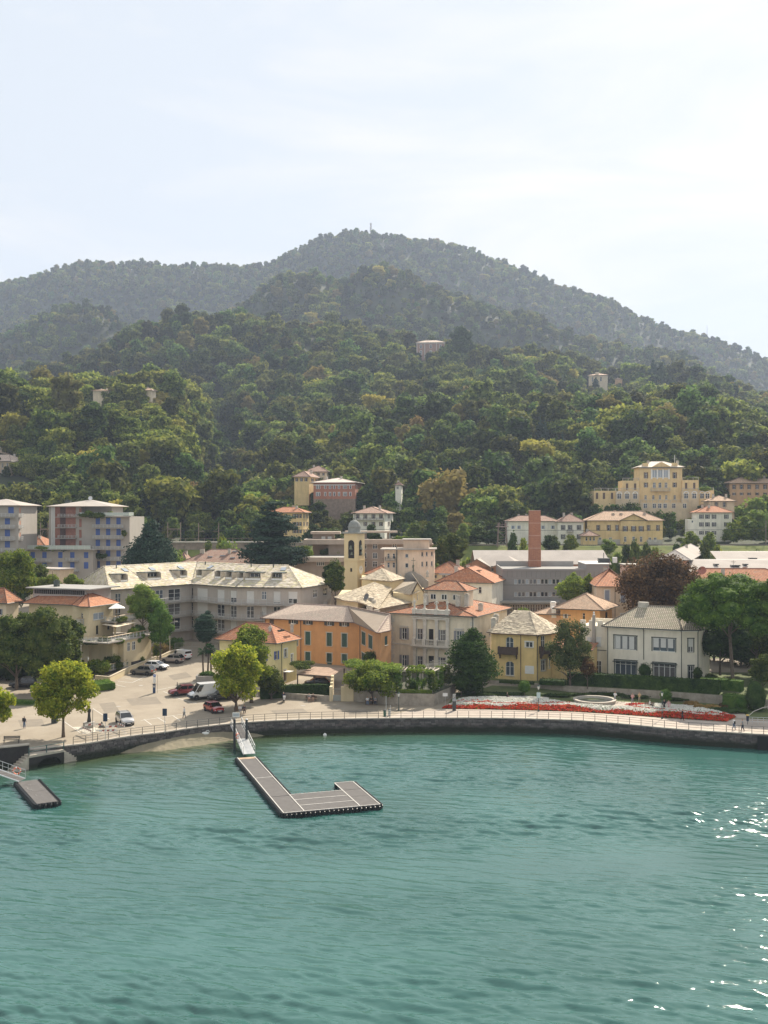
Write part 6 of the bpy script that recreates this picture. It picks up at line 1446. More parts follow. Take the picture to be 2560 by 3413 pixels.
for i in range(n-1):
 a,b = EP[i],EP[i+1];na,nb = nrm(EP,i),nrm(EP,i+1)
 q.face([a+na*.35+Vector((0,0,-4)),b+nb*.35+Vector((0,0,-4)),b+Vector((0,0,-.02)),a+Vector((0,0,-.02))],sw)
q.build('wall_core',None,wall_root)
r = random.Random(11);stones = []
for k in range(10):
 z0 = -2.35+k*.232;t = r.uniform(0,.5);S = resample(edge,.25);i = 0
 while i < len(S)-4:
  m_ = r.choice([2,2,3,3,4]);j = min(i+m_,len(S)-1);a,b = S[i],S[j];na = nrm(S,i);d = (b-a).normalized();a = a+d*.02;b = b-d*.02
  o0 = .35*(-z0/4);o1 = .35*(-(z0+.21)/4);pr = r.uniform(.03,.085);zz0 = Vector((0,0,z0));zz1 = Vector((0,0,z0+.212));pr2 = pr+r.uniform(-.015,.015)
  f0 = [a+na*(o0+.0)+zz0,b+na*o0+zz0,b+na*o1+zz1,a+na*o1+zz1];f1 = [a+na*(o0+pr)+zz0+d*.02,b+na*(o0+pr2)+zz0-d*.02,b+na*(o1+pr2-.01)+zz1-d*.02-Vector((0,0,.015)),a+na*(o1+pr-.01)+zz1+d*.02-Vector((0,0,.015))]
  stones.append((f0,f1,a.x*F/a.y+CX));i = j
def stone_geo(mb,f0,f1):
 m_ = sws[int(abs(f1[0].x*37+f1[0].z*91)) % 4];mb.face(f1,m_)
 for i in range(4): mb.face([f0[i],f0[(i+1) % 4],f1[(i+1) % 4],f1[i]],m_)
stones.sort(key=lambda s: (0 if 1700 < s[2] < 2540 and s[0][0].z > -1.2 else 1,-s[0][0].z));rest_ = MB()
for i,(f0,f1,px) in enumerate(stones):
 if i < 295: q = MB();stone_geo(q,f0,f1);q.build('stone',None,wall_root)
 else: stone_geo(rest_,f0,f1)
o = rest_.build('stones',None,wall_root);o['kind'] = 'stuff'
for i in range(n-1):
 px = EP[i].x*F/EP[i].y+CX
 if not (-150 < px < 2720): continue
 a,b = EP[i],EP[i+1];na,nb = nrm(EP,i),nrm(EP,i+1);d = (b-a).normalized()*.006;z1 = .085+.008*((i*7) % 3)
 P = [a+na*.12+d,b+nb*.12-d,b-nb*.48-d,a-na*.48+d]
 q = MB().prism([(p.x,p.y) for p in P],-.06,z1,cop if i % 3 else cop2);q.build('coping_stone',None,wall_root)
# railing
rail = empty('railing',(0,0,0),0,'thin dark metal railing running along the whole lake edge','railing');pm_ = None
L3 = []
for i in range(n):
 px = EP[i].x*F/EP[i].y+CX
 if not (205 < px < 2680): continue
 p = EP[i]-nrm(EP,i)*.12;L3.append(p)
 if pm_ is None:
  q = MB().box(-.03,.03,-.03,.03,.06,1.02,iron);q.box(-.055,.055,-.055,.055,.06,.14,iron);pm_ = q.mesh('post')
 mobj('post',pm_,rail,p)
for h in (.38,.7,1.02):
 q = MB();q.tube([p+Vector((0,0,h)) for p in L3],.02 if h < 1 else .025,4,iron);q.build('rail',None,rail)
# landing with steps and arch at the left
stn = mat('landing_stone',(.42,.37,.30),.9,.25,1.,bump=.3);q = MB()
A = W(98,2519,-.3);B = W(214,2499,-.3);d = (B-A).normalized();nl = Vector((d.y,-d.x,0));Ll = (B-A).length;ld = empty('landing',A,math.atan2(d.y,d.x),'stone boat landing with arch and steps down to the water on both sides','landing stage')
q.box(0,Ll,-.0,2.4,-.28,0,stn);q.build('slab',None,ld)
q = MB();na_ = 12;x0,x1 = 1.0,Ll-.3;xm = (x0+x1)/2;rr = (x1-x0)/2
for i in range(na_):
 a0 = x0+(x1-x0)*i/na_;a1 = x0+(x1-x0)*(i+1)/na_;h0 = -1.72+1.1*math.sqrt(max(0,1-((a0-xm)/rr)**2));h1 = -1.72+1.1*math.sqrt(max(0,1-((a1-xm)/rr)**2))
 q.face([(a0,-.0,h0),(a1,-.0,h1),(a1,-.0,-.28),(a0,-.0,-.28)],sw);q.face([(a0,2.3,h0),(a1,2.3,h1),(a1,0,h1),(a0,0,h0)],sw)
q.box(-.0,x0,0,2.3,-3,-.281,sw);q.box(x1,Ll,0,2.3,-3,-.281,sw);q.build('arch',None,ld)
for sg in (0,1):
 for i in range(7):
  st = MB();z = -.24*(i+1);
  if sg == 0: st.box(-.34*(i+1),-.34*i,.1,1.5,-3,z,stn)
  else: st.box(Ll+.36*i,Ll+.36*(i+1),.1,1.3,-3,z,stn)
  st.build('step',None,ld)
railing(ld,[Vector((.0,.12,0)),Vector((Ll,.12,0))],.95,mat('rail_green',(.05,.10,.09),.5,.1),2,2.,r=.05)
pw_ = MB();a,b = W(-120,2524,0),W(96,2501.5,0);d = (b-a).normalized();nn_ = Vector((d.y,-d.x,0));
pp = empty('parapet_wall',b,math.atan2(d.y,d.x),'thick stone parapet block at the left end of the quay','wall');pw_.box(-8.5,0,-.35,.45,-2.6,.72,sw);pw_.build('wall',None,pp);MB().box(-8.6,.08,-.42,.52,.721,.86,stn).build('coping',None,pp)
# beach
sand = mat('beach_gravel',(.27,.23,.155),.95,.3,.9,bump=.4,bscale=14,col2=(.19,.17,.11));V = [];Fc = [];bc = list(range(400,930,10))
for px in bc:
 D0 = shore_D(px);t = max(0,1-abs((px-640)/265)**2.2);wd = .2+3.0*t;zt = -2.05+1.35*t
 for k in range(7): s = k/6;D = D0+.1-wd*s;V.append(((px-CX)/F*D,D,zt+(-2.35-zt)*s+.06*mn.noise((px/14.,s*4,0))*(1 if 0 < k else 0)))
for i in range(len(bc)-1):
 for k in range(6): a = i*7+k;Fc.append((a,a+1,a+8,a+7))
me = bpy.data.meshes.new('beach');me.from_pydata(V,[],Fc);me.materials.append(sand);tag(mobj('beach',me),kind='structure')
# ground zones
prom = mat('promenade_paving',(.37,.315,.26),.9,.12,.5,bump=.15,bscale=20);grass = mat('grass_ground',(.06,.09,.025),.95,.35,.7,bump=.4,bscale=20,col2=(.11,.13,.035));soil = mat('garden_ground',(.05,.055,.03),.95,.4,1.,bump=.4)
gravel = mat('track_ballast',(.27,.24,.2),.95,.3,1.);line_m = mat('road_marking',(.55,.52,.46),.8,.2,3.);pad = mat('concrete_pad',(.50,.46,.38),.9,.1)
def shore_pts(p0,p1,dy): return [(px,shore_y(px)+dy) for px in range(p0,p1+1,30)]
sheet('promenade',shore_pts(1290,2700,-4.2)+[(2700,2425),(2560,2404),(2430,2397),(2421,2409),(2330,2402),(2205,2394),(2080,2384),(1917,2374.5),(1700,2368),(1473,2364),(1360,2370)],prom,.012)
sheet('garden_ground',[(1487,2352),(1505,2329),(1640,2285),(1793,2291),(1980,2303),(2190,2320),(2405,2338),(2700,2350),(2700,2412),(2560,2398),(2430,2390),(2330,2400),(2205,2392),(2080,2382),(1917,2372),(1700,2365.5),(1480,2361)],grass,.016)
sheet('path',[(1900,2352),(2000,2358),(2120,2356),(2200,2362),(2310,2372),(2440,2392),(2500,2396),(2480,2378),(2330,2360),(2180,2346),(2060,2338),(1900,2340)],prom,.02)
sheet('garden_ground',[(2290,2196),(2800,2190),(2800,2110),(2290,2118)],grass,.03)
sheet('garden_ground',[(2720,2392),(3900,2420),(3900,1872),(2720,1872)],grass,.012)
sheet('garden_ground',[(-1200,2262),(-120,2262),(-120,1872),(-1200,1872)],grass,.012)
sheet('grass_strip',[(-60,2352),(20,2352),(123,2353),(300,2350),(300,2338),(123,2331),(20,2329),(-60,2329)],grass,.02)
sheet('grass_bank',[(-700,1850.5),(3300,1850.5),(3300,1826),(-700,1826)],mat('bank_grass',(.07,.11,.025),.95,.3,.25,bump=.5,bscale=3,col2=(.19,.2,.04)),.05)
sheet('grass_bank',[(-220,342.9,0),(220,342.9,0),(220,347.4,0),(-220,347.4,0)],MATS['bank_grass'],.06,True)
sheet('railway_bed',[(-700,1822.4),(3300,1822.4),(3300,1817.2),(-700,1817.2)],gravel,.04)
sheet('square_paving',[(240,2424),(300,2420),(345,2434),(290,2446)],pad,.014)
def mark(p0,p1,w=.12,dz=.022): 
 a,b = WG(*p0),WG(*p1);d = (b-a).normalized();s = Vector((-d.y,d.x,0))*w/2;return sheet('road_marking',[a-s,b-s,b+s,a+s],line_m,dz,True)
for a,b in (((193,2391),(266,2442)),((310,2362),(365,2398)),((395,2410),(450,2425)),((480,2398),(505,2416)),((525,2392),(552,2408)),((575,2385),(600,2402)),((470,2402),(640,2376)),
    ((386,2282),(418,2290)),((388,2270),(440,2276)),((418,2262),(475,2268)),((440,2276),(520,2238)),((520,2301),(640,2278)),((640,2278),(660,2268)),((500,2240),(560,2215)),((545,2305),(600,2330)),((600,2330),(655,2345))): mark(a,b,.13)
for k,P4 in enumerate((((420,2330),(520,2322),(540,2345),(440,2352)),((330,2345),(380,2340),(400,2372),(350,2378)),((900,2368),(1010,2362),(1030,2376),(920,2382)),((60,2400),(140,2396),(150,2420),(70,2424)),((560,2252),(620,2240),(640,2256),(580,2268)),((1160,2366),(1260,2364),(1262,2380),(1165,2384)))): sheet('asphalt_patch',P4,mat('asphalt_patch',(.2,.17,.13),.9,.15,.8,bump=.2),.008)
for px,py in ((395,2355),(470,2285),(1010,2352),(690,2245)): 
 c = WG(px,py);sheet('manhole_cover',[c+Vector((.4*math.cos(t_*.785),.4*math.sin(t_*.785),0)) for t_ in range(8)],concr,.02,True)
# retaining walls and raised gardens
rubble = mat('rubble_wall',(.33,.29,.235),.95,.3,1.,bump=.5,bscale=5,streak=.35)
def raised(name,label,pd,z1,side,top,cat='garden wall',capw=.22):
 P = [((px-CX)/F*D,D) for px,D in pd];root = empty(name,(P[0][0],P[0][1],0),0,label,cat);ox,oy = P[0]
 q = MB();Q = [(x-ox,y-oy) for x,y in P];q.prism(Q,-.8,z1,side,top=False,bot=False);q.build('wall',None,root)
 MB().face([(x,y,z1-.05) for x,y in Q],top).build('planting_ground',None,root)
 return root,[Vector((x-ox,y-oy,z1)) for x,y in Q]
def cap(root,pts,w,h,m,name='coping_stone',sp=1.2):
 pts = resample(pts,sp)
 for i in range(len(pts)-1):
  a,b = pts[i],pts[i+1];d = (b-a).normalized()*.008;s = Vector((-d.y,d.x,0)).normalized()*w/2;q = MB();q.prism([((a+d-s).x,(a+d-s).y),((b-d-s).x,(b-d-s).y),((b-d+s).x,(b-d+s).y),((a+d+s).x,(a+d+s).y)],a.z+.002,a.z+h+.01*(i % 2),m);q.build(name,None,root)
rt,Q = raised('garden_terrace','raised garden terrace with long low stone retaining wall before the right villas',[(1560,183),(1640,180.5),(1793,177.2),(1897,174.6),(2190,170),(2425,165.2),(2490,162.6),(2900,158),(2900,205),(1560,205)],1.42,rubble,grass)
cap(rt,Q[1:6],.35,.07,stone_trim)
r1_,Q = raised('garden_terrace','raised pergola garden with stained retaining wall in front of the cream villa',[(1150,172),(1180,168.2),(1320,165.0),(1447,164.3),(1503,171),(1545,180),(1600,189),(1180,189)],1.85,rubble,soil)
cap(r1_,Q[1:5],.4,.09,stone_trim)
# pergola
pg = empty('pergola',WD(1320,2300,166.2),0,'long garden pergola with pale beams before the cream villa','pergola');og = pg.location.copy();og.z = 1.85;pg.location = og
def pl_(px,D,z=0.): return Vector(((px-CX)/F*D,D,1.85+z))-og
beam = mat('pergola_beam',(.45,.40,.33),.9,.15,1.5)
fr_ = [pl_(1160,170.5),pl_(1240,168.5),pl_(1325,166.3),pl_(1359,165.9),pl_(1398,165.6),pl_(1440,165.4),pl_(1462,168.5),pl_(1488,172.5),pl_(1515,177.5)]
ph_ = 3.15
for p in fr_: MB().box(p.x-.16,p.x+.16,p.y-.16,p.y+.16,0,ph_,beam).build('post',None,pg)
for a,b in zip(fr_,fr_[1:]): MB().tube([a+Vector((0,0,ph_+.1)),b+Vector((0,0,ph_+.1))],.13,4,beam).build('beam',None,pg)
bkp = [p+Vector((.6,3.4,0)) if i < 6 else p+Vector((-3.2,.9,0)) for i,p in enumerate(fr_)]
for p in bkp[:6]: MB().box(p.x-.14,p.x+.14,p.y-.14,p.y+.14,0,ph_,beam).build('post',None,pg)
for i in range(len(fr_)-1):
 for k in range(3): a = fr_[i].lerp(fr_[i+1],k/3);b = bkp[i].lerp(bkp[i+1],k/3);MB().tube([a+Vector((0,0,ph_+.27)),b+Vector((0,0,ph_+.27))],.07,4,beam).build('rafter',None,pg)
def vine(label,pts,n,leaf,m,seed,cat='climbing plant',r=(.5,.5,.5),name='climbing_vine'):
 rr = random.Random(seed);lb = []
 for a,b,k in pts:
  for i in range(k): p = a.lerp(b,(i+.5)/k);s = rr.uniform(.7,1.25);lb.append((p.x+rr.uniform(-.2,.2),p.y+rr.uniform(-.2,.2),p.z+rr.uniform(-.15,.15),r[0]*s,r[1]*s,r[2]*s))
 o = mobj(name,leaf_mesh(name,lb,n,leaf,m,seed,.55));return tag(o,label,cat)
gw_ = lambda p,z: Vector((p.x+og.x,p.y+og.y,1.85+z))
vine('bright green vine spreading over the left half of the pergola roof',[(gw_(fr_[0],3.5),gw_(fr_[2],3.4),9),(gw_(bkp[0],3.6),gw_(bkp[2],3.5),8),(gw_(fr_[0],3.6)+Vector((0,2,0)),gw_(fr_[2],3.5)+Vector((0,2,0)),7)],4200,.17,G['bright'],31,r=(1.0,1.0,.42))
vine('green vine on the front corner of the pergola roof',[(gw_(fr_[3],3.35),gw_(fr_[5],3.35),6),(gw_(fr_[6],3.35),gw_(fr_[8],3.5),4),(gw_(bkp[3],3.5),gw_(bkp[4],3.5),3)],1900,.15,G['bright'],32,r=(.75,.6,.3))
for i,(k,nm) in enumerate(((2,'left'),(3,'second'),(4,'third'),(5,'corner'),(6,'side'),(7,'rear side'))):
 vine('ivy hanging down the %s post of the pergola' % ['front left','second front','middle front','corner','near side','rear side'][i],[(gw_(fr_[k],.3),gw_(fr_[k],3.2),5)],900 if i in (0,3,4,5) else 500,.13,G['lime'] if i % 2 else G['hedge'],50+i,r=((.75,.5,.5) if i in (0,3,4,5) else (.32,.3,.45)),name='ivy')
# shrub mass beneath left half of pergola: a round bay tree
gp = Vector(((1240-CX)/F*168.2,168.2,0));tree('tree',(gp.x,gp.y-1.6,.2),5.6,7.6,G['plane'],'broad dark green tree growing before the left half of the pergola',n=6500,leaf=.17,k=18,seed=61,trunk_h=1.3,tr=.14)
for i,px in enumerate((1372,1400)): tag(bush('garden_bush',Vector(((px-CX)/F*168.6,168.6,1.8)),2.2,2.,1.9,G['hedge'],['round clipped bush inside the pergola, left of two','round clipped bush inside the pergola, right of two'][i],n=700,leaf=.11,seed=70+i))
hm_ = hedge_mesh('low_hedge',[(x.x,x.y,1.85) for x in [Vector(((1325-CX)/F*165.5,165.5,0)),Vector(((1440-CX)/F*164.8,164.8,0))]],.5,.55,G['bright'],5);tag(mobj('hedge',hm_),'low bright hedge on top of the pergola garden wall','hedge')
# flower bed with red and white flowers
FB = [(1473,2362),(1530,2331),(1640,2326),(1760,2334),(1850,2340),(1930,2352),(2060,2362),(2150,2362),(2240,2368),(2330,2366),(2400,2376),(2455,2391),(2421,2406),(2330,2400),(2205,2392),(2080,2382),(1917,2372),(1700,2366)]
FW = [WG(*p) for p in FB]
def inpoly(x,y,P):
 c = False;j = len(P)-1
 for i in range(len(P)):
  if (P[i].y > y) != (P[j].y > y) and x < (P[j].x-P[i].x)*(y-P[i].y)/(P[j].y-P[i].y)+P[i].x: c = not c
  j = i
 return c
def edge_dist(x,y,P):
 p = Vector((x,y));m_ = 9e9
 for i in range(len(P)):
  a,b = P[i].xy,P[(i+1) % len(P)].xy;t = max(0,min(1,(p-a).dot(b-a)/max(1e-6,(b-a).length_squared)));m_ = min(m_,(a+(b-a)*t-p).length)
 return m_
def front_y(x):
 fr = sorted([(p.x,p.y) for p in FW[11:]]+[(FW[0].x,FW[0].y)]);return lerp_list(fr,x)
redm = leafmat('flower_red',(.42,.025,.018),(.62,.09,.04),trans=.2,var=.05);whm = leafmat('flower_white',(.64,.62,.55),(.84,.82,.75),trans=.2,var=.05)
rng2 = np.random.default_rng(8)
beds = {'red': [],'white': [],'green': []}
xs = [p.x for p in FW];ys = [p.y for p in FW]
def bed_col(x,y,fy):
 d = y-fy;wv = 1.5+.5*math.sin(x*.32)+.35*math.sin(x*.9+1)
 if d < wv: return 'red'
 w2 = 2.9+1.1*math.sin(x*.21+.8)
 if abs(d-w2-wv*.4) < .28+.12*math.sin(x): return 'red'
 if abs(((x-(13.8))/2.6)**2+((y-(fy+3.6))/.8)**2-1) < .35 and 10 < x < 17: return 'red'
 if x > 46.5 and abs(math.sin(x*1.1+d)) < .5 and d < 4: return 'red'
 return 'white'
for _ in range(95000):
 x = rng2.uniform(min(xs),max(xs));y = rng2.uniform(min(ys),max(ys))
 if not inpoly(x,y,FW): continue
 fy = front_y(x);c = bed_col(x+rng2.normal()*.12,y+rng2.normal()*.12,fy);c = 'green' if rng2.random() < .14 else c;e_ = edge_dist(x,y,FW);h = .12+.5*min(1,e_/1.6);beds[c].append((x,y,g(y)+h+.10*mn.noise((x*1.6,y*1.6,2))-(.03 if c == 'green' else 0)))
def flowers(name,pts,m,s,label,seed):
 rg = np.random.default_rng(seed);P = np.array(pts);N = len(P);P[:,2] += rg.uniform(-.06,.07,N);nr = rg.normal(size=(N,3))*.5;nr[:,2] += .8;nr[:,1] -= .25;nr /= np.linalg.norm(nr,axis=1)[:,None]
 t = rg.normal(size=(N,3));t -= nr*(t*nr).sum(1)[:,None];t /= np.linalg.norm(t,axis=1)[:,None];b = np.cross(nr,t);z = s*rg.uniform(.6,1.3,N)[:,None]
 V = np.stack([P-t*z,P-b*z,P+t*z,P+b*z],1).reshape(-1,3);me = bpy.data.meshes.new(name);me.from_pydata(V.tolist(),[],np.arange(4*N).reshape(-1,4).tolist());me.materials.append(m)
 a = me.attributes.new('tint','FLOAT','POINT');a.data.foreach_set('value',np.repeat(rg.uniform(0,1,N),4).astype(np.float32));return tag(mobj(name,me),label,'flowers',kind='stuff')
flowers('leaves',beds['green'],G['hedge'],.11,'green leaves among the flowers of the promenade bed',3);flowers('red_flowers',beds['red'],redm,.1,'band of red flowers along the front of the promenade flower bed',1);flowers('white_flowers',beds['white'],whm,.11,'white flowers filling the promenade flower bed behind the red band',2)
# bed soil mound
bm = bmesh.new();mid = []
cxy = [(x,y) for x in np.arange(min(xs),max(xs),.8) for y in np.arange(min(ys),max(ys),.6)]
V = [];Fc = [];idx = {}
for ix,x in enumerate(np.arange(min(xs),max(xs),.5)):
 for iy,y in enumerate(np.arange(min(ys),max(ys),.5)):
  if inpoly(x,y,FW): idx[(ix,iy)] = len(V);V.append((x,y,g(y)+.03+.45*min(1,edge_dist(x,y,FW)/1.6)))
for (ix,iy),k in idx.items():
 if (ix+1,iy) in idx and (ix,iy+1) in idx and (ix+1,iy+1) in idx: Fc.append((k,idx[(ix+1,iy)],idx[(ix+1,iy+1)],idx[(ix,iy+1)]))
bm.free();me = bpy.data.meshes.new('flower_bed');me.from_pydata(V,[],Fc);me.materials.append(soil);tag(mobj('flower_bed',me),'long mounded flower bed between promenade and garden','flower bed')
def patch(px,py,rx_,ry_,n,m,label,seed,h=.16,name='white_flowers'):
 c = WG(px,py);P = [];rg = random.Random(seed)
 for _ in range(n):
  a = rg.uniform(0,6.28);q = math.sqrt(rg.random());P.append((c.x+rx_*q*math.cos(a),c.y+ry_*q*math.sin(a),g(c.y)+h*(1-q*q)+.08))
 flowers(name,P,m,.09,label,seed)
patch(1735,2329,4.6,1.6,2600,whm,'small mound of white flowers under the middle topiary ball',21);patch(2190,2353,3.2,1.6,2000,whm,'white flower mound left of the two women',22);patch(2275,2358,2.9,1.5,1900,whm,'white flower mound right of the two women',23)
patch(1750,2336,1.4,.5,350,redm,'small red flower patch in the middle white mound',24,name='red_flowers');patch(2130,2350,2.2,.9,500,redm,'small red flower patch by the path',25,name='red_flowers')
# round fountain basin
c = WG(1982,2341);fb = empty('fountain_basin',(c.x,c.y,g(c.y)),0,'large round pale stone fountain basin behind the flower bed','fountain');q = MB();n_ = 28
R1,R2,R3 = 3.35,2.85,3.15
for i in range(n_):
 a0 = 2*math.pi*i/n_;a1 = 2*math.pi*(i+1)/n_;P = lambda r_,a,z: (r_*math.cos(a),r_*math.sin(a),z)
 q.face([P(R3,a0,-.2),P(R3,a1,-.2),P(R3,a1,.38),P(R3,a0,.38)],stone_trim);q.face([P(R1,a0,.38),P(R1,a1,.38),P(R1,a1,.55),P(R1,a0,.55)],cop);q.face([P(R1,a0,.55),P(R1,a1,.55),P(R2,a1,.55),P(R2,a0,.55)],cop)
 q.face([P(R2,a1,-.1),P(R2,a0,-.1),P(R2,a0,.55),P(R2,a1,.55)][::-1],stone_trim);q.face([P(R3,a1,.38),P(R3,a0,.38),P(R1,a0,.38),P(R1,a1,.38)],cop)
q.build('basin_wall',None,fb);MB().lathe([(R2-.01,.1),(.01,.12)],0,0,24,mat('basin_water',(.05,.06,.05),.05,0)).build('basin_water',None,fb)
# ================================================================== floating pontoons and gangway
deck = mat('deck_mat',(.075,.07,.067),.9,.2,1.2,bump=.2,col2=(.11,.103,.097));blk = mat('black_plastic',(.012,.013,.014),.35,.1,2);edgew = mat('edge_strip',(.5,.48,.44),.8,.15,3)
PT = -1.5
def strip(root,o,u,v,L_,W_,z,mats_=deck,name='deck_panel'):
 q = MB();P = [o,o+u*L_,o+u*L_+v*W_,o+v*W_];q.prism([(p.x,p.y) for p in P],z-.03,z+.012,mats_);return q.build(name,None,root)
def bar(root,a,b,w,z,name='edge_strip',m=None):
 d = (b-a).normalized();s = Vector((-d.y,d.x))*w/2;q = MB();q.prism([tuple(a-s),tuple(b-s),tuple(b+s),tuple(a+s)],z-.01,z+.03,m or edgew);return q.build(name,None,root)
fl_mesh = None
def floats(root,a,b,z):
 global fl_mesh
 if fl_mesh is None:
  q = MB();q.box(-.23,.23,-.2,.2,-.62,-.04,blk);q.lathe([(.13,-.04),(.12,.045),(.05,.06)],0,-.2,8,blk);q.lathe([(.05,-.5),(.19,-.45),(.2,-.12),(.08,-.06)],0,-.17,8,blk);fl_mesh = q.mesh('float_block')
 L_ = (b-a).length;n = int(L_/.5);d = (b-a)/L_;ang = math.atan2(d.y,d.x)
 for i in range(n): p = a+d*(i+.5)*L_/n;mobj('float_block',fl_mesh,root,(p.x,p.y,z),ang)
A_ = W(790,2526,PT);H_ = W(944,2711,PT);u2 = (A_-H_).xy;Ln = u2.length;u2.normalize();v2 = Vector((u2.y,-u2.x));root = empty('pontoon',(H_.x,H_.y,PT),0,'L-shaped floating pontoon with grey deck panels and pale edging','pontoon')
Z0 = Vector((0,0));W1 = 2.3;LL = 10.7;LD = 6.9;LE = 10.3
q = MB();q.prism([tuple(p) for p in (Z0+u2*.2+v2*.2,v2*(LL-.2)+u2*.2,v2*(LL-.2)+u2*(LE-.2),v2*(LL-2.3+.2)+u2*(LE-.2),v2*(LL-2.3+.2)+u2*(LD-.2),v2*(W1-.2)+u2*(LD-.2),v2*(W1-.2)+u2*(Ln-.2),v2*.2+u2*(Ln-.2))][::1],-.6,-.04,blk);q.build('float_core',None,root)
cuts = [.1,6.2,15.6,Ln-.9,Ln-.05]
strip(root,v2*.1+u2*.1,u2,v2,Ln-1.2,W1-.2,0) if False else None
for a0,a1 in ((.1,6.6),(6.72,15.2),(15.35,Ln-1.1)): strip(root,v2*.12+u2*a0,u2,v2,a1-a0,W1-.24,0)
strip(root,v2*.12+u2*(Ln-1.0),u2,v2,.9,W1-.24,0,mat('rust_plate',(.36,.25,.16),.8,.3,2),'ramp_plate')
for k in range(3): strip(root,v2*(W1+.05)+u2*(.15+k*LD/3),v2,u2,LL-2.3-W1-.1,LD/3-.15,0)
for a0,a1 in ((.12,3.9),(3.95,LD-.1),(LD,LE-.12)): strip(root,v2*(LL-2.2)+u2*a0,u2,v2,a1-a0,2.08,0)
for a,b in ((Z0+v2*.06,v2*.06+u2*Ln),(v2*(W1-.02)+u2*.05,v2*(W1-.02)+u2*Ln),(u2*15.27,u2*15.27+v2*W1),(v2*.05+u2*.06,v2*LL+u2*.06),(v2*W1+u2*(LD-.05),v2*(LL-2.3)+u2*(LD-.05)),(v2*W1+u2*LD/3,v2*(LL-2.3)+u2*LD/3),(v2*W1+u2*LD*2/3,v2*(LL-2.3)+u2*LD*2/3),(v2*(LL-2.28),v2*(LL-2.28)+u2*LE),(v2*(LL-.04),v2*(LL-.04)+u2*LE),(v2*(LL-2.3)+u2*(LE-.04),v2*LL+u2*(LE-.04))): bar(root,a,b,.1,.02)
floats(root,u2*Ln*1.,Z0,0);floats(root,Z0,v2*LL,0);floats(root,v2*LL,v2*LL+u2*LE,0);floats(root,v2*LL+u2*LE,v2*(LL-2.3)+u2*LE,0);floats(root,v2*W1+u2*LD,v2*W1+u2*Ln,0);floats(root,v2*(LL-2.3)+u2*LD,v2*W1+u2*LD,0)
# second pontoon at left
P1,P2,P3 = W(54,2606,PT),W(116,2599,PT),W(120,2681,PT);uu = (P1-P3).xy;L1 = uu.length;uu.normalize();vv = Vector((uu.y,-uu.x));Wd = 2.4
root2 = empty('pontoon',(P3.x,P3.y,PT),0,'short rectangular black pontoon at the left edge','pontoon');q = MB();q.prism([tuple(p) for p in (uu*.2+vv*.2,vv*(Wd-.2)+uu*.2,vv*(Wd-.2)+uu*(L1-.2),vv*.2+uu*(L1-.2))],-.6,-.04,blk);q.build('float_core',None,root2)
strip(root2,vv*.1+uu*.1,uu,vv,L1*.5-.15,Wd-.2,0);strip(root2,vv*.1+uu*(L1*.5),uu,vv,L1*.5-.1,Wd-.2,0)
floats(root2,uu*L1,Z0,0);floats(root2,Z0,vv*Wd,0);floats(root2,vv*Wd,vv*Wd+uu*L1,0)
rr = random.Random(3)
for k in range(6): a = uu*rr.uniform(1,L1-1)+vv*rr.uniform(.4,2);bar(root2,a,a+(uu*rr.uniform(-.6,.6)+vv*rr.uniform(-.5,.5)),.03,.02,'rope',edgew)
# gangway
alu = mat('aluminium',(.55,.56,.56),.4,.08,2,metal=.6);
gA = W(787,2416,.1);gB = W(831,2514,PT+.15);d = (gB-gA);Lg = d.length;dn = d.normalized();sd_ = Vector((-dn.y,dn.x,0)).normalized();gw_root = empty('gangway',gA,0,'aluminium gangway sloping from the quay down to the pontoon','gangway')
O = Vector((0,0,0));wd = .75
for k in range(4):
 a = dn*(Lg*k/4+.02);b = dn*(Lg*(k+1)/4-.02);q = MB();up_ = Vector((0,0,.06));c_ = [a-sd_*wd,b-sd_*wd,b+sd_*wd,a+sd_*wd];q.face([p+up_ for p in c_],alu if k > 1 else deck);q.face([p for p in reversed(c_)],alu)
 for i in range(4): q.face([c_[i],c_[(i+1) % 4],c_[(i+1) % 4]+up_,c_[i]+up_],alu)
 q.build('deck_panel',None,gw_root)
for sg in (-1,1):
 q = MB();a = sd_*sg*wd;q.tube([a+Vector((0,0,1.05)),a+d+Vector((0,0,1.05))],.035,5,alu);q.tube([a+Vector((0,0,.55)),a+d+Vector((0,0,.55))],.025,5,alu);q.tube([a,a+d],.06,4,alu)
 for k in range(9): p = a+d*k/8;q.tube([p,p+Vector((0,0,1.05))],.028,5,alu)
 for k in range(0,8,1): q.tube([a+d*k/8,a+d*(k+1)/8+Vector((0,0,1.05))],.016,4,alu)
 q.build('handrail',None,gw_root)
q = MB();q.box(-.5,.5,-.1,-.05,1.1,1.75,wht);q.box(-.4,.4,-.115,-.1,1.25,1.62,mat('sign_grey',(.45,.47,.48),.6,.1));q.build('sign_board',None,gw_root)
for i,px in enumerate((781.6,822)):
 p = W(px,2498,WZ);q = MB();q.tube([(0,0,-3),(0,0,4.0 if i == 0 else 4.05)],.17,10,mat('pile_dark',(.03,.035,.04),.5,.15));q.lathe([(.19,4.05),(.03,4.2)],0,0,10,wht if i else iron);tag(q.build('mooring_pile',None,None,p),['dark steel pile left of the gangway','dark steel pile right of the gangway'][i],'pile')
def liferingm():
 q = MB();n = 20;m_ = 8
 for i in range(n):
  for j in range(m_):
   f = lambda a,b: ((.32+.08*math.cos(b))*math.cos(a),.08*math.sin(b),(.32+.08*math.cos(b))*math.sin(a));a0,a1 = 2*math.pi*i/n,2*math.pi*(i+1)/n;b0,b1 = 2*math.pi*j/m_,2*math.pi*(j+1)/m_
   q.face([f(a0,b0),f(a1,b0),f(a1,b1),f(a0,b1)],mat('ring_orange',(.7,.12,.03),.5,.05) if i % 5 else wht)
 return q.mesh('life_ring',fix=True)
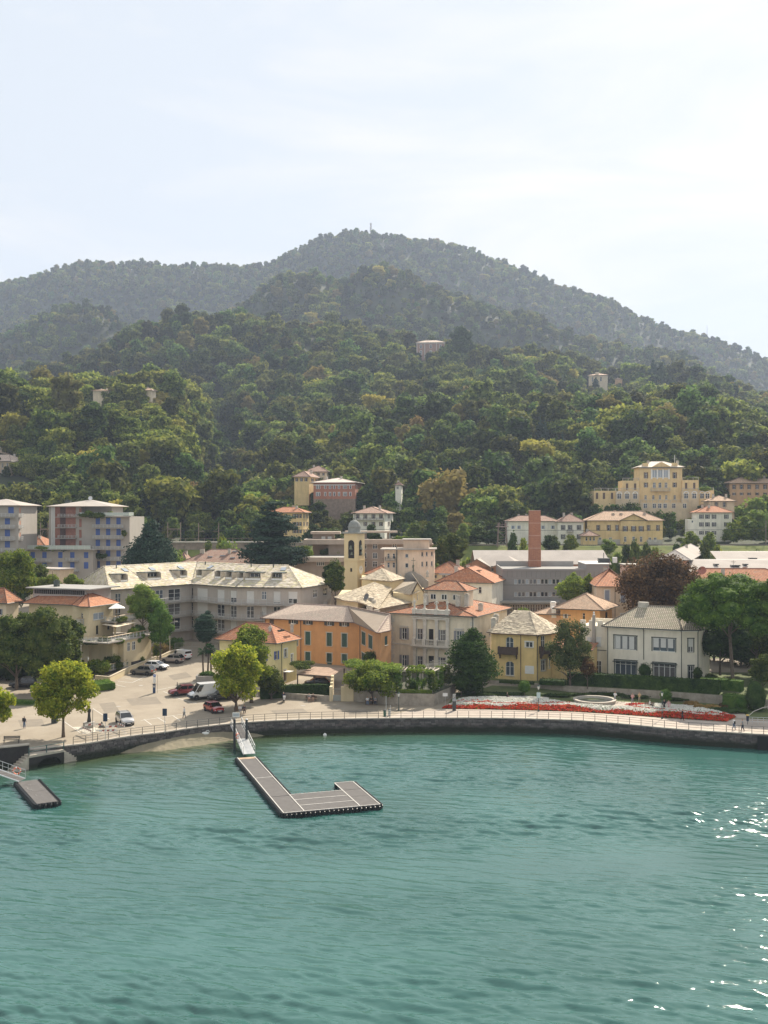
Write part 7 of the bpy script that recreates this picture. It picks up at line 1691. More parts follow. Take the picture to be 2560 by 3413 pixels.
lrm = liferingm();o = tag(mobj('life_ring',lrm),'orange life ring hanging on the gangway rail','life ring');o.location = W(792,2452,0)-Vector((0,.1,0));o.rotation_euler = (0,0,1.2)
g2 = W(-40,2560,-.2);h2 = W(74,2600,PT+.1);d = h2-g2;gr2 = empty('gangway',g2,0,'second gangway with white edges leading to the short pontoon at the left','gangway');sd_ = Vector((-d.y,d.x,0)).normalized();q = MB()
q.face([-sd_*.7,d-sd_*.7,d+sd_*.7,sd_*.7],deck);q.build('deck_panel',None,gr2)
for sg in (-1,1):
 q = MB();a = sd_*sg*.7;q.tube([a,a+d],.09,4,wht)
 if sg > 0:
  for k in range(7): p = a+d*k/6;q.tube([p,p+Vector((0,0,1.05))],.028,5,alu)
  q.tube([a+Vector((0,0,1.05)),a+d+Vector((0,0,1.05))],.03,5,alu);q.tube([a+Vector((0,0,.55)),a+d+Vector((0,0,.55))],.02,5,alu)
 q.build('handrail',None,gr2)
o = tag(mobj('life_ring',lrm),'orange life ring on the left gangway rail near the short pontoon','life ring');o.location = W(57,2569,-.75)-Vector((0,.1,0));o.rotation_euler = (0,0,.3);o.scale = (1.25,)*3
q = MB().lathe([(.02,-.3),(.2,-.15),(.28,0),(.24,.18),(.1,.28),(.05,.34)],0,0,12,wht);tag(q.build('buoy',None,None,W(1083,2451,WZ),smooth=True),'small white buoy floating near the seawall','buoy')
# swan resting on the beach
sw_w = mat('swan_white',(.78,.77,.73),.8,.05);q = MB();c = W(685,2450,-1.15);
me = leaf_mesh('swan_body',[(0,0,.28,.5,.26,.26),(-.35,0,.36,.28,.16,.14)],10,.02,sw_w,1,1.0);
bm = bmesh.new();bmesh.ops.create_uvsphere(bm,u_segments=16,v_segments=10,radius=1)
for v in bm.verts:
 x,y,z = v.co;v.co = (x*.52,y*.25*(1-.25*x),.27+z*.26*(1-.2*abs(x))+(.12*max(0,-x)**2))
me = bpy.data.meshes.new('body');bm.to_mesh(me);bm.free();me.materials.append(sw_w);sn = empty('swan',(c.x,c.y,-1.2),.3,'white swan resting on the little beach with its neck folded back','swan');bo = mobj('body',me,sn)
q.tube([(.42,0,.35),(.52,0,.55),(.42,0,.68),(.2,0,.66),(.08,.05,.56)],[.09,.06,.05,.05,.055],8,sw_w);q.build('neck',None,sn,smooth=True);MB().tube([(.08,.05,.56),(-.06,.1,.5)],[.035,.008],6,mat('beak_orange',(.6,.2,.03),.5,0)).build('beak',None,sn)

# ================================================================== cars
tyre = mat('tyre',(.015,.015,.016),.85,0);rimm = mat('rim_alloy',(.45,.45,.46),.35,0,metal=.8);cgl = mat('car_glass',(.012,.015,.018),.04,0,spec=.8);lampw = mat('headlamp',(.7,.72,.74),.15,0);lampr = mat('tail_lamp',(.5,.02,.015),.25,0);trimb = mat('bumper_black',(.025,.025,.027),.6,0)
def paint(n,c,metal=.35): return mat('car_paint_'+n,c,.32,0,metal=metal,coat=.8)
_wheel = {}
def wheel_meshes(r):
 if r not in _wheel:
  t = MB();t.lathe([(r*.62,-.11),(r*.93,-.11),(r,-.06),(r,.06),(r*.93,.11),(r*.62,.11)],0,0,20,tyre);rm = MB();rm.lathe([(r*.64,.06),(r*.6,.1),(r*.5,.085),(.06,.07),(.05,.11),(.02,.115)],0,0,20,rimm)
  for k in range(5): a = k*1.2566;rm.box(.05,r*.6,-.035,.035,.085,.105,rimm,Matrix.Rotation(a,4,'Z'))
  _wheel[r] = (t.mesh('tyre'),rm.mesh('rim'))
 return _wheel[r]
STY = {  # stations: x, z_low, z_belt(side), z_hood(centre), half width ; cabin: x0 base rear, x1 top rear, x2 top front, x3 base front
 'suv': dict(L=4.45,W=1.84,H=1.64,st=[(0,.42,.86,.86,.74),(.06,.3,.98,.98,.84),(.5,.26,1.04,1.05,.91),(2.0,.24,1.03,1.03,.92),(3.05,.24,.99,1.05,.92),(3.9,.26,.90,.99,.9),(4.32,.3,.78,.88,.8),(4.45,.36,.66,.7,.68)],cab=(.12,.62,2.45,3.28),r=.35,wx=(.85,3.5)),
 'hatch': dict(L=4.2,W=1.78,H=1.47,st=[(0,.42,.8,.8,.72),(.06,.28,.9,.9,.82),(.5,.24,.95,.96,.88),(2.0,.22,.93,.93,.89),(2.9,.22,.9,.95,.89),(3.7,.24,.8,.88,.87),(4.1,.28,.68,.76,.78),(4.2,.34,.6,.62,.66)],cab=(.1,.75,2.3,3.2),r=.32,wx=(.8,3.35)),
 'van_s': dict(L=4.4,W=1.83,H=1.8,st=[(0,.4,.95,.95,.84),(.05,.28,1.05,1.05,.9),(1.0,.24,1.08,1.08,.915),(2.6,.24,1.06,1.06,.915),(3.2,.24,1.02,1.08,.91),(3.95,.26,.92,1.0,.89),(4.3,.3,.8,.86,.8),(4.4,.36,.66,.68,.7)],cab=(.03,.16,2.75,3.45),r=.32,wx=(.75,3.5)),
 'van': dict(L=5.6,W=2.05,H=2.5,st=[(0,.45,1.15,1.15,.98),(.04,.32,1.2,1.2,1.02),(2,.3,1.22,1.22,1.025),(4.2,.3,1.2,1.2,1.025),(4.75,.3,1.1,1.26,1.02),(5.25,.32,.98,1.12,.98),(5.52,.36,.84,.92,.9),(5.6,.42,.7,.72,.78)],cab=(.02,.1,4.05,4.85),r=.36,wx=(.95,4.6))}
def car(kind,name,label,pm,pix,yaw,cat='car',s=1.,tail='suv',world=None,plate=True):
 S = STY[kind];L_,W_,H = S['L'],S['W'],S['H'];P = world or WG(*pix);root = empty(name,P,yaw,label,cat);root.scale = (s,s,s);hx = L_/2;hw = W_/2
 q = MB();prev = None;rings = []
 for (x,zl,zb,zh,w_) in S['st']:
  X = x-hx;rings.append([(X,-w_*.93,zl),(X,-w_,zl+.16),(X,-w_,zb-.14),(X,-w_*.95,zb),(X,-w_*.5,(zb+zh*2)/3+.01),(X,0,zh+.02),(X,w_*.5,(zb+zh*2)/3+.01),(X,w_*.95,zb),(X,w_,zb-.14),(X,w_,zl+.16),(X,w_*.93,zl)])
 for a,b in zip(rings,rings[1:]):
  for i in range(10): q.face([a[i],a[i+1],b[i+1],b[i]][::-1],pm if 1 <= i <= 8 else trimb)
  q.face([a[10],a[0],b[0],b[10]],trimb)
 q.face(rings[0],trimb if False else pm);q.face(rings[-1][::-1],pm)
 me = q.mesh('body',fix=True);me.polygons.foreach_set('use_smooth',[True]*len(me.polygons));body = mobj('body',me,root)
 md = body.modifiers.new('bevel','EDGE_SPLIT');md.split_angle = R(38)
 x0,x1,x2,x3 = [v-hx for v in S['cab']];zb = S['st'][3][2]-.03;tw = hw*(.80 if kind in ('suv','hatch') else .9);bw = hw*.945;zt = H
 base = [(x0,-bw,zb),(x3,-bw,zb),(x3,bw,zb),(x0,bw,zb)];mid = (x1+x2)/2;zf = zt-.03
 top = [(x1,-tw,zf),(x2,-tw,zf),(x2,tw,zf),(x1,tw,zf)]
 q = MB();q.face([base[0],base[1],top[1],top[0]],pm);q.face([base[2],base[3],top[3],top[2]],pm);q.face([base[1],base[2],top[2],top[1]],pm);q.face([base[3],base[0],top[0],top[3]],pm)
 rt = [(x1+.12,-tw*.86,zt),(x2-.14,-tw*.86,zt),(x2-.14,tw*.86,zt),(x1+.12,tw*.86,zt)];q.face(rt,pm)
 for i in range(4): q.face([top[i],top[(i+1) % 4],rt[(i+1) % 4],rt[i]],pm)
 q.build('cabin',None,root)
 def pane(a,b,c_,d_,name,o_): 
  a,b,c_,d_ = map(Vector,(a,b,c_,d_));ce = (a+b+c_+d_)/4;nn = (b-a).cross(d_-a).normalized();k = [ce+(p-ce)*.93+nn*o_ for p in (a,b,c_,d_)];return MB().face(k,cgl).build(name,None,root)
 V3 = Vector;lerp = lambda a,b,t: tuple(V3(a).lerp(V3(b),t))
 pane(base[1],base[2],top[2],top[1],'windscreen',.012)
 if not (kind.startswith('van')): pane(base[3],base[0],top[0],top[3],'rear_window',.012)
 elif kind == 'van_s': pane(lerp(base[3],top[3],.2),lerp(base[0],top[0],.2),lerp(base[0],top[0],.8),lerp(base[3],top[3],.8),'rear_window',.012)
 segs = [(.0,.46),(.48,.98)] if not kind.startswith('van') else [(.8,.985)] if kind == 'van' else [(.72,.985)]
 for sg in (0,1):
  B0,B1 = (base[0],base[1]) if sg == 0 else (base[3],base[2]);T0,T1 = (top[0],top[1]) if sg == 0 else (top[3],top[2])
  for (a,b) in segs:
   k = [lerp(B0,B1,a),lerp(B0,B1,b),lerp(T0,T1,b),lerp(T0,T1,a)];k = [lerp(k[0],k[3],.06),lerp(k[1],k[2],.06),lerp(k[1],k[2],.9),lerp(k[0],k[3],.9)]
   if sg: k = k[::-1]
   pane(*k,'side_window',.012)
 tm_,rm_ = wheel_meshes(S['r'])
 for wx in S['wx']:
  for sg in (-1,1):
   arch = MB().lathe([(S['r']*1.22,-.02),(S['r']*1.22,.015),(.02,.016)],0,0,18,trimb).build('wheel_arch',None,root,(wx-hx,sg*(hw-.015),S['r']+.03));arch.rotation_euler = (R(-90*sg),0,0)
   wo = mobj('wheel',tm_,root,(wx-hx,sg*(hw-.085),S['r']));wo.rotation_euler = (R(-90*sg),0,0);mobj('rim',rm_,wo)
 f = S['st'][-2];b_ = S['st'][1]
 for sg in (-1,1):
  MB().box(f[0]-hx-.12,f[0]-hx+.05,min(sg*f[4]*.55,sg*f[4]*.99),max(sg*f[4]*.55,sg*f[4]*.99),f[2]-.2,f[2]-.05,lampw).build('headlight',None,root)
  MB().box(-hx-.012,-hx+.16,min(sg*b_[4]*.62,sg*b_[4]*1.0),max(sg*b_[4]*.62,sg*b_[4]*1.0),b_[2]-.26,b_[2]-.06,lampr).build('tail_light',None,root)
  MB().box(x3-.62,x3-.42,min(sg*bw,sg*(bw+.2)),max(sg*bw,sg*(bw+.2)),zb+.03,zb+.17,pm if kind != 'van' else trimb).build('mirror',None,root)
 MB().box(hx-.06,hx+.012,-.5,.5,.3,.55,trimb).build('grille',None,root)
 if plate:
  MB().box(hx+.013,hx+.022,-.25,.25,.36,.46,wht).build('plate',None,root);MB().box(-hx-.02,-hx-.004,-.25,.25,.5,.61,wht).build('plate',None,root)
 if kind == 'van': MB().box(hx-.5,hx+.05,-hw*.97,hw*.97,.34,.72,mat('bumper_grey_blue',(.04,.06,.08),.6,.05)).build('bumper',None,root)
 if kind == 'suv':
  for sg in (-1,1): MB().tube([(x1+.1,sg*tw*.86,zt+.02),(x2-.3,sg*tw*.86,zt+.03)],.022,5,trimb).build('roof_rail',None,root)
 return root
cg = 'cars parked round the lakeside square'
def C(*a,**k): o = car(*a,**k);o['group'] = cg;return o
C('suv','parked_car','dark grey-brown estate car nearest the low wall, seen from its side',paint('grey',(.14,.13,.115)),(476,2248),R(163));C('hatch','parked_car','white hatchback parked between two grey cars along the low wall',paint('white',(.75,.75,.74),0),(522,2230),R(-17),s=1.04)
C('suv','parked_car','beige-silver crossover parked next to the small white van',paint('beige',(.34,.29,.26)),(574,2209),R(165));C('van_s','parked_van','small white delivery van parked farthest up the square',paint('white',(.75,.75,.74),0),(602,2196),R(143),cat='van',s=1.0)
C('suv','parked_car','silver crossover facing the lake beside the blue signs',paint('silver',(.48,.47,.46),.5),(416,2412),R(-62));C('suv','parked_car','dark red people carrier left of the big white van',paint('maroon',(.20,.025,.03)),(608,2316),R(206),s=1.0)
C('van','parked_van','large white high-roof van with grey-blue front bumper',paint('white',(.75,.75,.74),0),(686,2327),R(206),cat='van');C('suv','parked_car','black car half hidden behind the white van under the trees',paint('black',(.02,.02,.022)),(739,2331),R(204))
C('hatch','parked_car','bright dark-red hatchback parked on the waterside by the gangway',paint('red',(.32,.02,.015)),(713,2372),R(-56));C('hatch','parked_car','dark car parked under the wooden carport roof',paint('black',(.02,.02,.022)),(1056,2285),R(185));C('suv','parked_car','black car in the deep shade of the left trees',paint('black',(.02,.02,.022)),(77,2290),R(188))

# ================================================================== people
skin = mat('skin',(.42,.24,.16),.6,.05);hair_d = mat('hair_dark',(.03,.02,.015),.8,0);hair_w = mat('hair_grey',(.5,.48,.45),.8,0)
def cloth(n,c): return mat('cloth_'+n,c,.9,.1,6)
def skinned(name,verts,edges,rad,m,parent,root=0,sub=2):
 me = bpy.data.meshes.new(name);me.from_pydata(verts,edges,[]);me.materials.append(m);o = mobj(name,me,parent)
 md = o.modifiers.new('skin','SKIN');me.skin_vertices[0].data[root].use_root = True
 for i,r_ in enumerate(rad): me.skin_vertices[0].data[i].radius = r_ if isinstance(r_,tuple) else (r_,r_)
 md.use_smooth_shade = True;s = o.modifiers.new('sub','SUBSURF');s.levels = sub;s.render_levels = sub;return o
def person(label,loc,rz,top,legs,pose='stand',hair=hair_d,h=1.72,shoes=None,arms='down',legskin=False,group=None,sit=.45,sleeves=True):
 root = empty('person',loc,rz,label,'person',group);k = h/1.72
 if pose == 'sit':
  pel = (0,0,sit+.1);kn = [(sx*.11,-.42,sit+.08) for sx in (-1,1)];an = [(sx*.12,-.44,.08) for sx in (-1,1)];toe = [(sx*.13,-.58,.04) for sx in (-1,1)];up = sit+.1-.92;lean = -.04
 elif pose == 'walk':
  pel = (0,0,.92);kn = [(-.08,-.13,.5),(.08,.02,.48)];an = [(-.08,-.16,.09),(.08,.2,.11)];toe = [(-.08,-.3,.04),(.08,.1,.03)];up = 0;lean = -.05
 else:
  pel = (0,0,.92);kn = [(-.1,-.01,.49),(.11,-.02,.49)];an = [(-.11,.02,.08),(.13,.02,.08)];toe = [(-.13,-.14,.04),(.15,-.13,.04)];up = 0;lean = 0
 ch = (0,lean,1.28+up);nk = (0,lean,1.45+up);hd = (0,lean-.02,1.56+up);ht = (0,lean-.01,1.67+up);sh = [(-.19,lean,1.38+up),(.19,lean,1.38+up)]
 if arms == 'down': el = [(-.25,lean+.03,1.1+up),(.25,lean+.03,1.1+up)];ha = [(-.25,lean-.06,.84+up),(.25,lean-.06,.84+up)]
 elif arms == 'swing': el = [(-.24,lean+.14,1.12+up),(.24,lean-.1,1.12+up)];ha = [(-.24,lean+.1,.88+up),(.22,lean-.26,.92+up)]
 else: el = [(-.25,lean-.08,1.12+up),(.25,lean-.08,1.12+up)];ha = [(-.1,lean-.3,1.1+up),(.1,lean-.3,1.08+up)]
 if pose == 'sit' and arms == 'down': ha = [(-.14,-.26,sit+.22),(.14,-.26,sit+.22)];el = [(-.24,-.03,sit+.35),(.24,-.03,sit+.35)]
 hf = [tuple(Vector(a)+(Vector(a)-Vector(b)).normalized()*.09) for a,b in zip(ha,el)]
 V = [pel,ch,nk,hd,ht,sh[0],el[0],ha[0],hf[0],sh[1],el[1],ha[1],hf[1],kn[0],an[0],toe[0],kn[1],an[1],toe[1]]
 E = [(0,1),(1,2),(2,3),(3,4),(1,5),(5,6),(6,7),(7,8),(1,9),(9,10),(10,11),(11,12),(0,13),(13,14),(14,15),(0,16),(16,17),(17,18)]
 rd = [(.125,.1),(.14,.1),.055,.092,.07,.05,.04,.03,.028,.05,.04,.03,.028,.06,.042,.035,.06,.042,.035]
 V = [tuple(Vector(v)*k) for v in V];skinned('body',V,E,rd,skin,root)
 tv = [(0,0,pel[2]-.1),(0,lean*.5,pel[2]+.2),ch,sh[0],el[0],sh[1],el[1],tuple(Vector(el[0]).lerp(Vector(ha[0]),.8)),tuple(Vector(el[1]).lerp(Vector(ha[1]),.8))];te = [(0,1),(1,2),(2,3),(3,4),(2,5),(5,6)]+([(4,7),(6,8)] if sleeves else []);tr = [(.15,.12),(.145,.115),(.16,.12),.068,.055,.068,.055,.045,.045]
 if not sleeves: tv = tv[:7];tr = tr[:7]
 skinned('shirt',[tuple(Vector(v)*k) for v in tv],te,tr,top,root)
 lv = [(0,0,pel[2]+.1),(0,0,pel[2]),kn[0],tuple(Vector(kn[0]).lerp(Vector(an[0]),.95)),kn[1],tuple(Vector(kn[1]).lerp(Vector(an[1]),.95))];le = [(0,1),(1,2),(2,3),(1,4),(4,5)];lr = [(.135,.11),(.15,.125),.08,.06,.08,.06]
 if legskin: lv = [lv[0],lv[1],tuple(Vector(pel).lerp(Vector(kn[0]),.85)),tuple(Vector(pel).lerp(Vector(kn[1]),.85))];le = [(0,1),(1,2),(1,3)];lr = [(.135,.11),(.15,.125),.085,.085]
 skinned('trousers' if not legskin else 'shorts',[tuple(Vector(v)*k) for v in lv],le,lr,legs,root)
 skinned('hair',[tuple(Vector(v)*k) for v in [(0,lean+.02,1.6+up),(0,lean+.02,1.69+up)]],[(0,1)],[.088,.075],hair,root,sub=1)
 for a,t_ in zip(an,toe): skinned('shoe',[tuple(Vector(v)*k) for v in [(a[0],a[1]+.03,.05),t_]],[(0,1)],[.05,.042],shoes or trimb,root,sub=1)
 return root
navy,blk_c,whc,jean,pink,kh,gry_c,red_c = cloth('navy',(.02,.03,.06)),cloth('black',(.015,.015,.018)),cloth('white',(.7,.7,.68)),cloth('denim',(.10,.15,.24)),cloth('pink',(.6,.35,.33)),cloth('khaki',(.28,.24,.17)),cloth('grey',(.25,.26,.27)),cloth('red',(.4,.05,.04))
def P_(label,pix,rz,*a,**k): return person(label,WG(*pix),rz,*a,**k)
o = P_('person in dark clothes with a backpack standing on the left square',(81,2428),2.9,navy,jean,shoes=wht);q = MB().box(-.15,.15,.1,.28,1.08,1.48,blk_c);q.build('backpack',None,o)
o = P_('person in white shirt and cap walking with a stick beside the railing',(615,2393),-1.2,whc,gry_c,pose='walk',arms='swing',hair=hair_w);MB().tube([(-.24,-.1,.88),(-.35,-.25,.0)],.012,5,iron).build('walking_stick',None,o)
P_('person in black walking along the red flowers',(2274,2402),1.4,blk_c,blk_c,pose='walk',arms='swing');o = P_('person in pale shirt and jeans with a bag near the right footbridge',(2446,2433),1.7,whc,jean,pose='walk',arms='swing');MB().box(-.34,-.2,-.1,.12,.85,1.25,blk_c).build('bag',None,o)
P_('person in grey top and dark trousers nearest the right end of the promenade',(2476,2437),-1.8,gry_c,navy,pose='walk',arms='swing',sleeves=False)
P_('person in white top standing beside a bicycle right of the fountain',(2050,2340),.4,whc,gry_c,arms='front');P_('person in pink shirt behind the flower bed',(2108,2346),.1,pink,gry_c,arms='front');P_('person in yellow-beige shirt by the garden path',(2131,2342),.3,cloth('sand',(.5,.38,.2)),kh,arms='front',sleeves=False)
P_('person in black standing left of the woman in the pale dress',(2214,2368),.3,blk_c,blk_c);P_('person in a long pale pink dress by the right lamp',(2229,2370),-.2,pink,pink)
# benches and seated people
benchw = mat('bench_wood',(.16,.10,.06),.8,.2,4)
def bench(label,pos,rz,L_=1.8,m=benchw,group=None):
 b = empty('bench',pos,rz,label,'bench',group)
 for k in range(3): MB().box(-L_/2,L_/2,-.22+k*.15,-.1+k*.15,.42,.455,m).build('seat_slat',None,b)
 for k in range(3): MB().box(-L_/2,L_/2,.27,.3,.52+k*.13,.62+k*.13,m).build('back_slat',None,b)
 for x in (-L_/2+.12,L_/2-.16):
  q = MB();q.box(x,x+.05,-.25,-.2,0,.419,iron);q.box(x,x+.05,.22,.265,0,.9,iron);q.box(x,x+.05,-.199,.219,.36,.419,iron);q.build('leg',None,b)
 return b
bg_ = 'benches of the lakeside square'
bench('metal bench with slatted back at the far left facing the lake',WG(38,2477),.12,2.1,iron,bg_);p1 = WG(800,2378);bench('bench in the tree shade with a seated man, close to the gangway',p1,.2,1.8,benchw,bg_);person('person in white shirt sitting on the bench by the gangway trees',p1,.2,whc,gry_c,pose='sit')
person('second person in dark clothes sitting on the gangway bench',p1+Vector((.62,.1,0)),.2,navy,blk_c,pose='sit')
p2 = WG(1037,2338);bench('bench with a couple against the hedge wall',p2,0,1.8,benchw,bg_);person('person on the left of the couple sitting by the hedge wall',p2-Vector((.32,0,0)),.1,gry_c,pink,pose='sit',legskin=True);person('person on the right of the couple sitting by the hedge wall',p2+Vector((.32,0,0)),-.1,blk_c,kh,pose='sit',legskin=True)
p3 = WG(1238,2349);bench('bench with three people below the pergola tree',p3,.05,2.0,benchw,bg_)
for i,(c1,c2,t_) in enumerate(((whc,jean,'left'),(blk_c,blk_c,'middle'),(gry_c,navy,'right'))): person('person sitting at the %s of three on the bench below the pergola' % t_,p3+Vector((-.62+i*.62,0,0)),.1-.1*i,c1,c2,pose='sit')
p4 = WG(2165,2360);bench('low bench beside the white flower mounds',p4,-.2,1.5,benchw,bg_);person('person in white sitting by the white flower mounds',p4,1.2,whc,blk_c,pose='sit')
person('person in dark clothes crouching on a bench left of the middle flowers',WG(1690,2334),1.4,blk_c,navy,pose='sit')
# scooter with rider
sp = WG(946,2340);sc_ = empty('motor_scooter',sp,R(100),'white and dark motor scooter parked at the hedge wall','scooter');swt = paint('scooter',(.7,.7,.7),0)
for x in (-.62,.6): o = MB().lathe([(.1,-.06),(.24,-.06),(.26,0),(.24,.06),(.1,.06)],0,0,14,tyre).build('wheel',None,sc_,(x,0,.26));o.rotation_euler = (R(90),0,0)
q = MB();q.tube([(-.85,0,.6),(-.6,0,.62),(-.3,0,.55),(-.1,0,.35),(.3,0,.3),(.42,0,.6),(.36,0,.95)],[.1,.19,.2,.13,.12,.15,.09],8,swt);q.build('body',None,sc_,smooth=True);MB().box(-.75,-.1,-.13,.13,.74,.83,trimb).build('seat',None,sc_);MB().tube([(.34,-.33,1.0),(.38,0,1.04),(.34,.33,1.0)],.022,6,iron).build('handlebar',None,sc_)
q = MB();q.box(-1.05,-.72,-.2,.2,.85,1.15,swt);q.build('top_box',None,sc_);MB().face([(.4,-.2,1.0),(.4,.2,1.0),(.3,.16,1.4),(.3,-.16,1.4)],cgl).build('screen',None,sc_)
ro = person('person with a white helmet sitting on the scooter',sp+Vector((.0,-.35,.33)),R(190),navy,blk_c,pose='sit',hair=wht,arms='front',sit=.45)
# bicycle
bp_ = WG(2066,2342);bk = empty('bicycle',bp_,.1,'bicycle held beside the fountain','bicycle')
for x in (-.52,.52):
 q = MB();n = 18
 for i in range(n): a0,a1 = 2*math.pi*i/n,2*math.pi*(i+1)/n;q.tube([(x+.33*math.cos(a0),0,.34+.33*math.sin(a0)),(x+.33*math.cos(a1),0,.34+.33*math.sin(a1))],.018,4,tyre,cap=False)
 q.build('wheel',None,bk)
q = MB()
for a,b in (((-.52,0,.34),(-.1,0,.32)),((-.1,0,.32),(-.22,0,.85)),((-.22,0,.78),(.4,0,.82)),((-.1,0,.32),(.42,0,.74)),((.38,0,.92),(.52,0,.34)),((-.52,0,.34),(-.22,0,.78))): q.tube([a,b],.018,5,iron)
q.build('frame',None,bk);MB().tube([(.36,-.28,.98),(.38,0,.95),(.36,.28,.98)],.014,5,iron).build('handlebar',None,bk);MB().box(-.34,-.12,-.06,.06,.86,.91,trimb).build('saddle',None,bk)
# ================================================================== lamps, signs, street furniture
lampm = mat('lamp_green_iron',(.03,.06,.05),.5,.1);lampwht = mat('lamp_column_white',(.5,.47,.42),.5,.1);lens = mat('lamp_glass',(.6,.6,.56),.3,0)
def lantern(label,pix,h=3.6):
 b = empty('street_lamp',WG(*pix),0,label,'street lamp','promenade lantern posts');q = MB();q.lathe([(.16,0),(.14,.12),(.07,.35),(.05,.6),(.045,h-.5),(.07,h-.42),(.03,h-.3)],0,0,8,lampm);q.build('post',None,b)
 MB().lathe([(.09,h-.3),(.19,h+.15),(.19,h+.16)],0,0,6,lens).build('lantern',None,b);MB().lathe([(.24,h+.17),(.1,h+.32),(.02,h+.45)],0,0,6,lampm).build('lamp_cap',None,b);return b
b = lantern('green lantern post before the flower bed, left one with a hanging sign board',(1795,2371));MB().box(-.28,.28,-.05,-.01,2.0,2.85,mat('sign_pale_blue',(.45,.55,.55),.5,.05)).build('sign_board',None,b)
lantern('green lantern post before the flower bed, right one beside the topiary ball',(2207,2396));lantern('dark lantern post beside the pergola garden wall',(1329,2368),2.4)
def street_lamp(label,pos,h,arms,lower=False):
 b = empty('street_lamp',pos,0,label,'street lamp','tall pale street lamps');q = MB();q.tube([(0,0,0),(0,0,h*.5),(0,0,h)],[.11,.08,.055],8,lampwht);q.lathe([(.18,0),(.18,.5),(.12,.6)],0,0,8,lampwht);q.build('column',None,b)
 for sg,l_,up_ in arms:
  z0 = h-1.8 if up_ else h-.2;z1 = h-.25 if up_ else h+.25;MB().tube([(0,0,z0),(sg*.4,0,z0+(z1-z0)*.55),(sg*l_*.55,0,z1-.12),(sg*l_,0,z1)],[.05,.045,.04,.035],6,lampwht).build('arm',None,b)
  MB().box(min(sg*l_,sg*(l_+.6)),max(sg*l_,sg*(l_+.6)),-.12,.12,z1-.08,z1+.05,lampwht).build('lamp_head',None,b)
 if lower: q = MB();q.tube([(0,0,3.3),(1.2,0,3.85)],.04,6,lampwht);q.build('arm',None,b);MB().lathe([(.03,3.1),(.16,3.3),(.17,3.5),(.05,3.75)],1.25,0,10,lens).build('lantern',None,b)
 return b
p = WG(270,2262);street_lamp('white double-armed street lamp with a small hanging lantern',p,7.3,((-1,2.4,1),(1,2.4,1)),True);p = WG(566,2182);street_lamp('thin single-armed street lamp by the planted wall behind the parked cars',p,6.2,((1,.9,0),));
p = WG(1185,2310);
def sign_post(label,pix,ps,ph,w_,hh,m,cat='sign',post=iron,name='road_sign',r=.03,z0=None):
 P = WG(*pix) if z0 is None else z0;b = empty(name,P,0,label,cat);MB().tube([(0,.03,0),(0,.03,ps)],r,6,post).build('post',None,b);MB().box(-w_/2,w_/2,-.03,.0,ph-hh,ph,m).build('sign_board',None,b);return b
bl = mat('sign_navy',(.015,.035,.07),.5,.05);sign_post('square dark blue sign on a pole at the quay, left of two',(351,2468),3.6,3.55,.58,1.05,bl,post=alu);sign_post('square dark blue sign on a pole at the quay, right of two',(549,2447),3.5,3.45,.6,.98,bl,post=alu)
b = sign_post('blue and white parking sign above the ticket machine',(515,2309),3.1,3.05,.42,1.45,wht,post=iron);MB().box(-.19,.19,-.045,-.031,2.6,3.0,mat('sign_blue',(.03,.12,.45),.5,0)).build('parking_panel',None,b)
q = MB();q.box(-.09,-.03,-.055,-.046,2.66,2.94,wht)
for i in range(8): a0,a1 = -math.pi/2+math.pi*i/8,-math.pi/2+math.pi*(i+1)/8;q.face([(-.03+.1*math.cos(a0),-.055,2.86+.08*math.sin(a0)),(-.03+.1*math.cos(a1),-.055,2.86+.08*math.sin(a1)),(-.03+.05*math.cos(a1),-.055,2.86+.035*math.sin(a1)),(-.03+.05*math.cos(a0),-.055,2.86+.035*math.sin(a0))],wht)
q.build('parking_letter',None,b)
b = empty('ticket_machine',WG(514,2310),0,'dark blue parking ticket machine with a small roof','ticket machine');MB().box(-.2,.2,-.15,.15,0,1.45,mat('machine_blue',(.02,.05,.12),.5,.1)).build('cabinet',None,b);MB().box(-.34,.34,-.25,.25,1.45,1.5,iron).build('hood',None,b);MB().box(-.12,.12,-.165,-.151,.95,1.25,lens).build('screen',None,b)
MB().tube([(0,0,0),(0,0,2.9)],.02,5,iron).build('pole',None,empty('signpost',WG(525,2309),0,'thin bare pole beside the ticket machine','pole'))
b = empty('bollard',WG(591,2290),0,'small dark traffic bollard behind the maroon car','bollard');MB().lathe([(.17,0),(.15,.06),(.06,.1),(.05,.7),(.08,.72),(.02,.85)],0,0,8,iron).build('post',None,b)
b = empty('statue',WG(297,2424),0,'dark bust statue on a stone pedestal beside the plane tree','statue');MB().box(-.7,.7,-.6,.6,0,.75,concr).build('pedestal',None,b);q = MB();q.lathe([(.3,.75),(.28,1.0),(.2,1.5),(.17,2.0),(.26,2.2),(.3,2.45),(.12,2.62),(.14,2.8),(.15,2.95),(.06,3.08)],0,0,10,mat('bronze_dark',(.025,.027,.025),.5,.2,3));q.build('figure',None,b,smooth=True)
b = empty('utility_pillar',WG(182,2410),0,'dark square kiosk pillar behind the plane tree trunk','kiosk');MB().box(-.38,.38,-.35,.35,0,1.65,mat('kiosk_green',(.035,.045,.04),.6,.2,1)).build('body',None,b);MB().box(-.42,.42,-.39,.39,1.65,1.73,iron).build('roof',None,b)
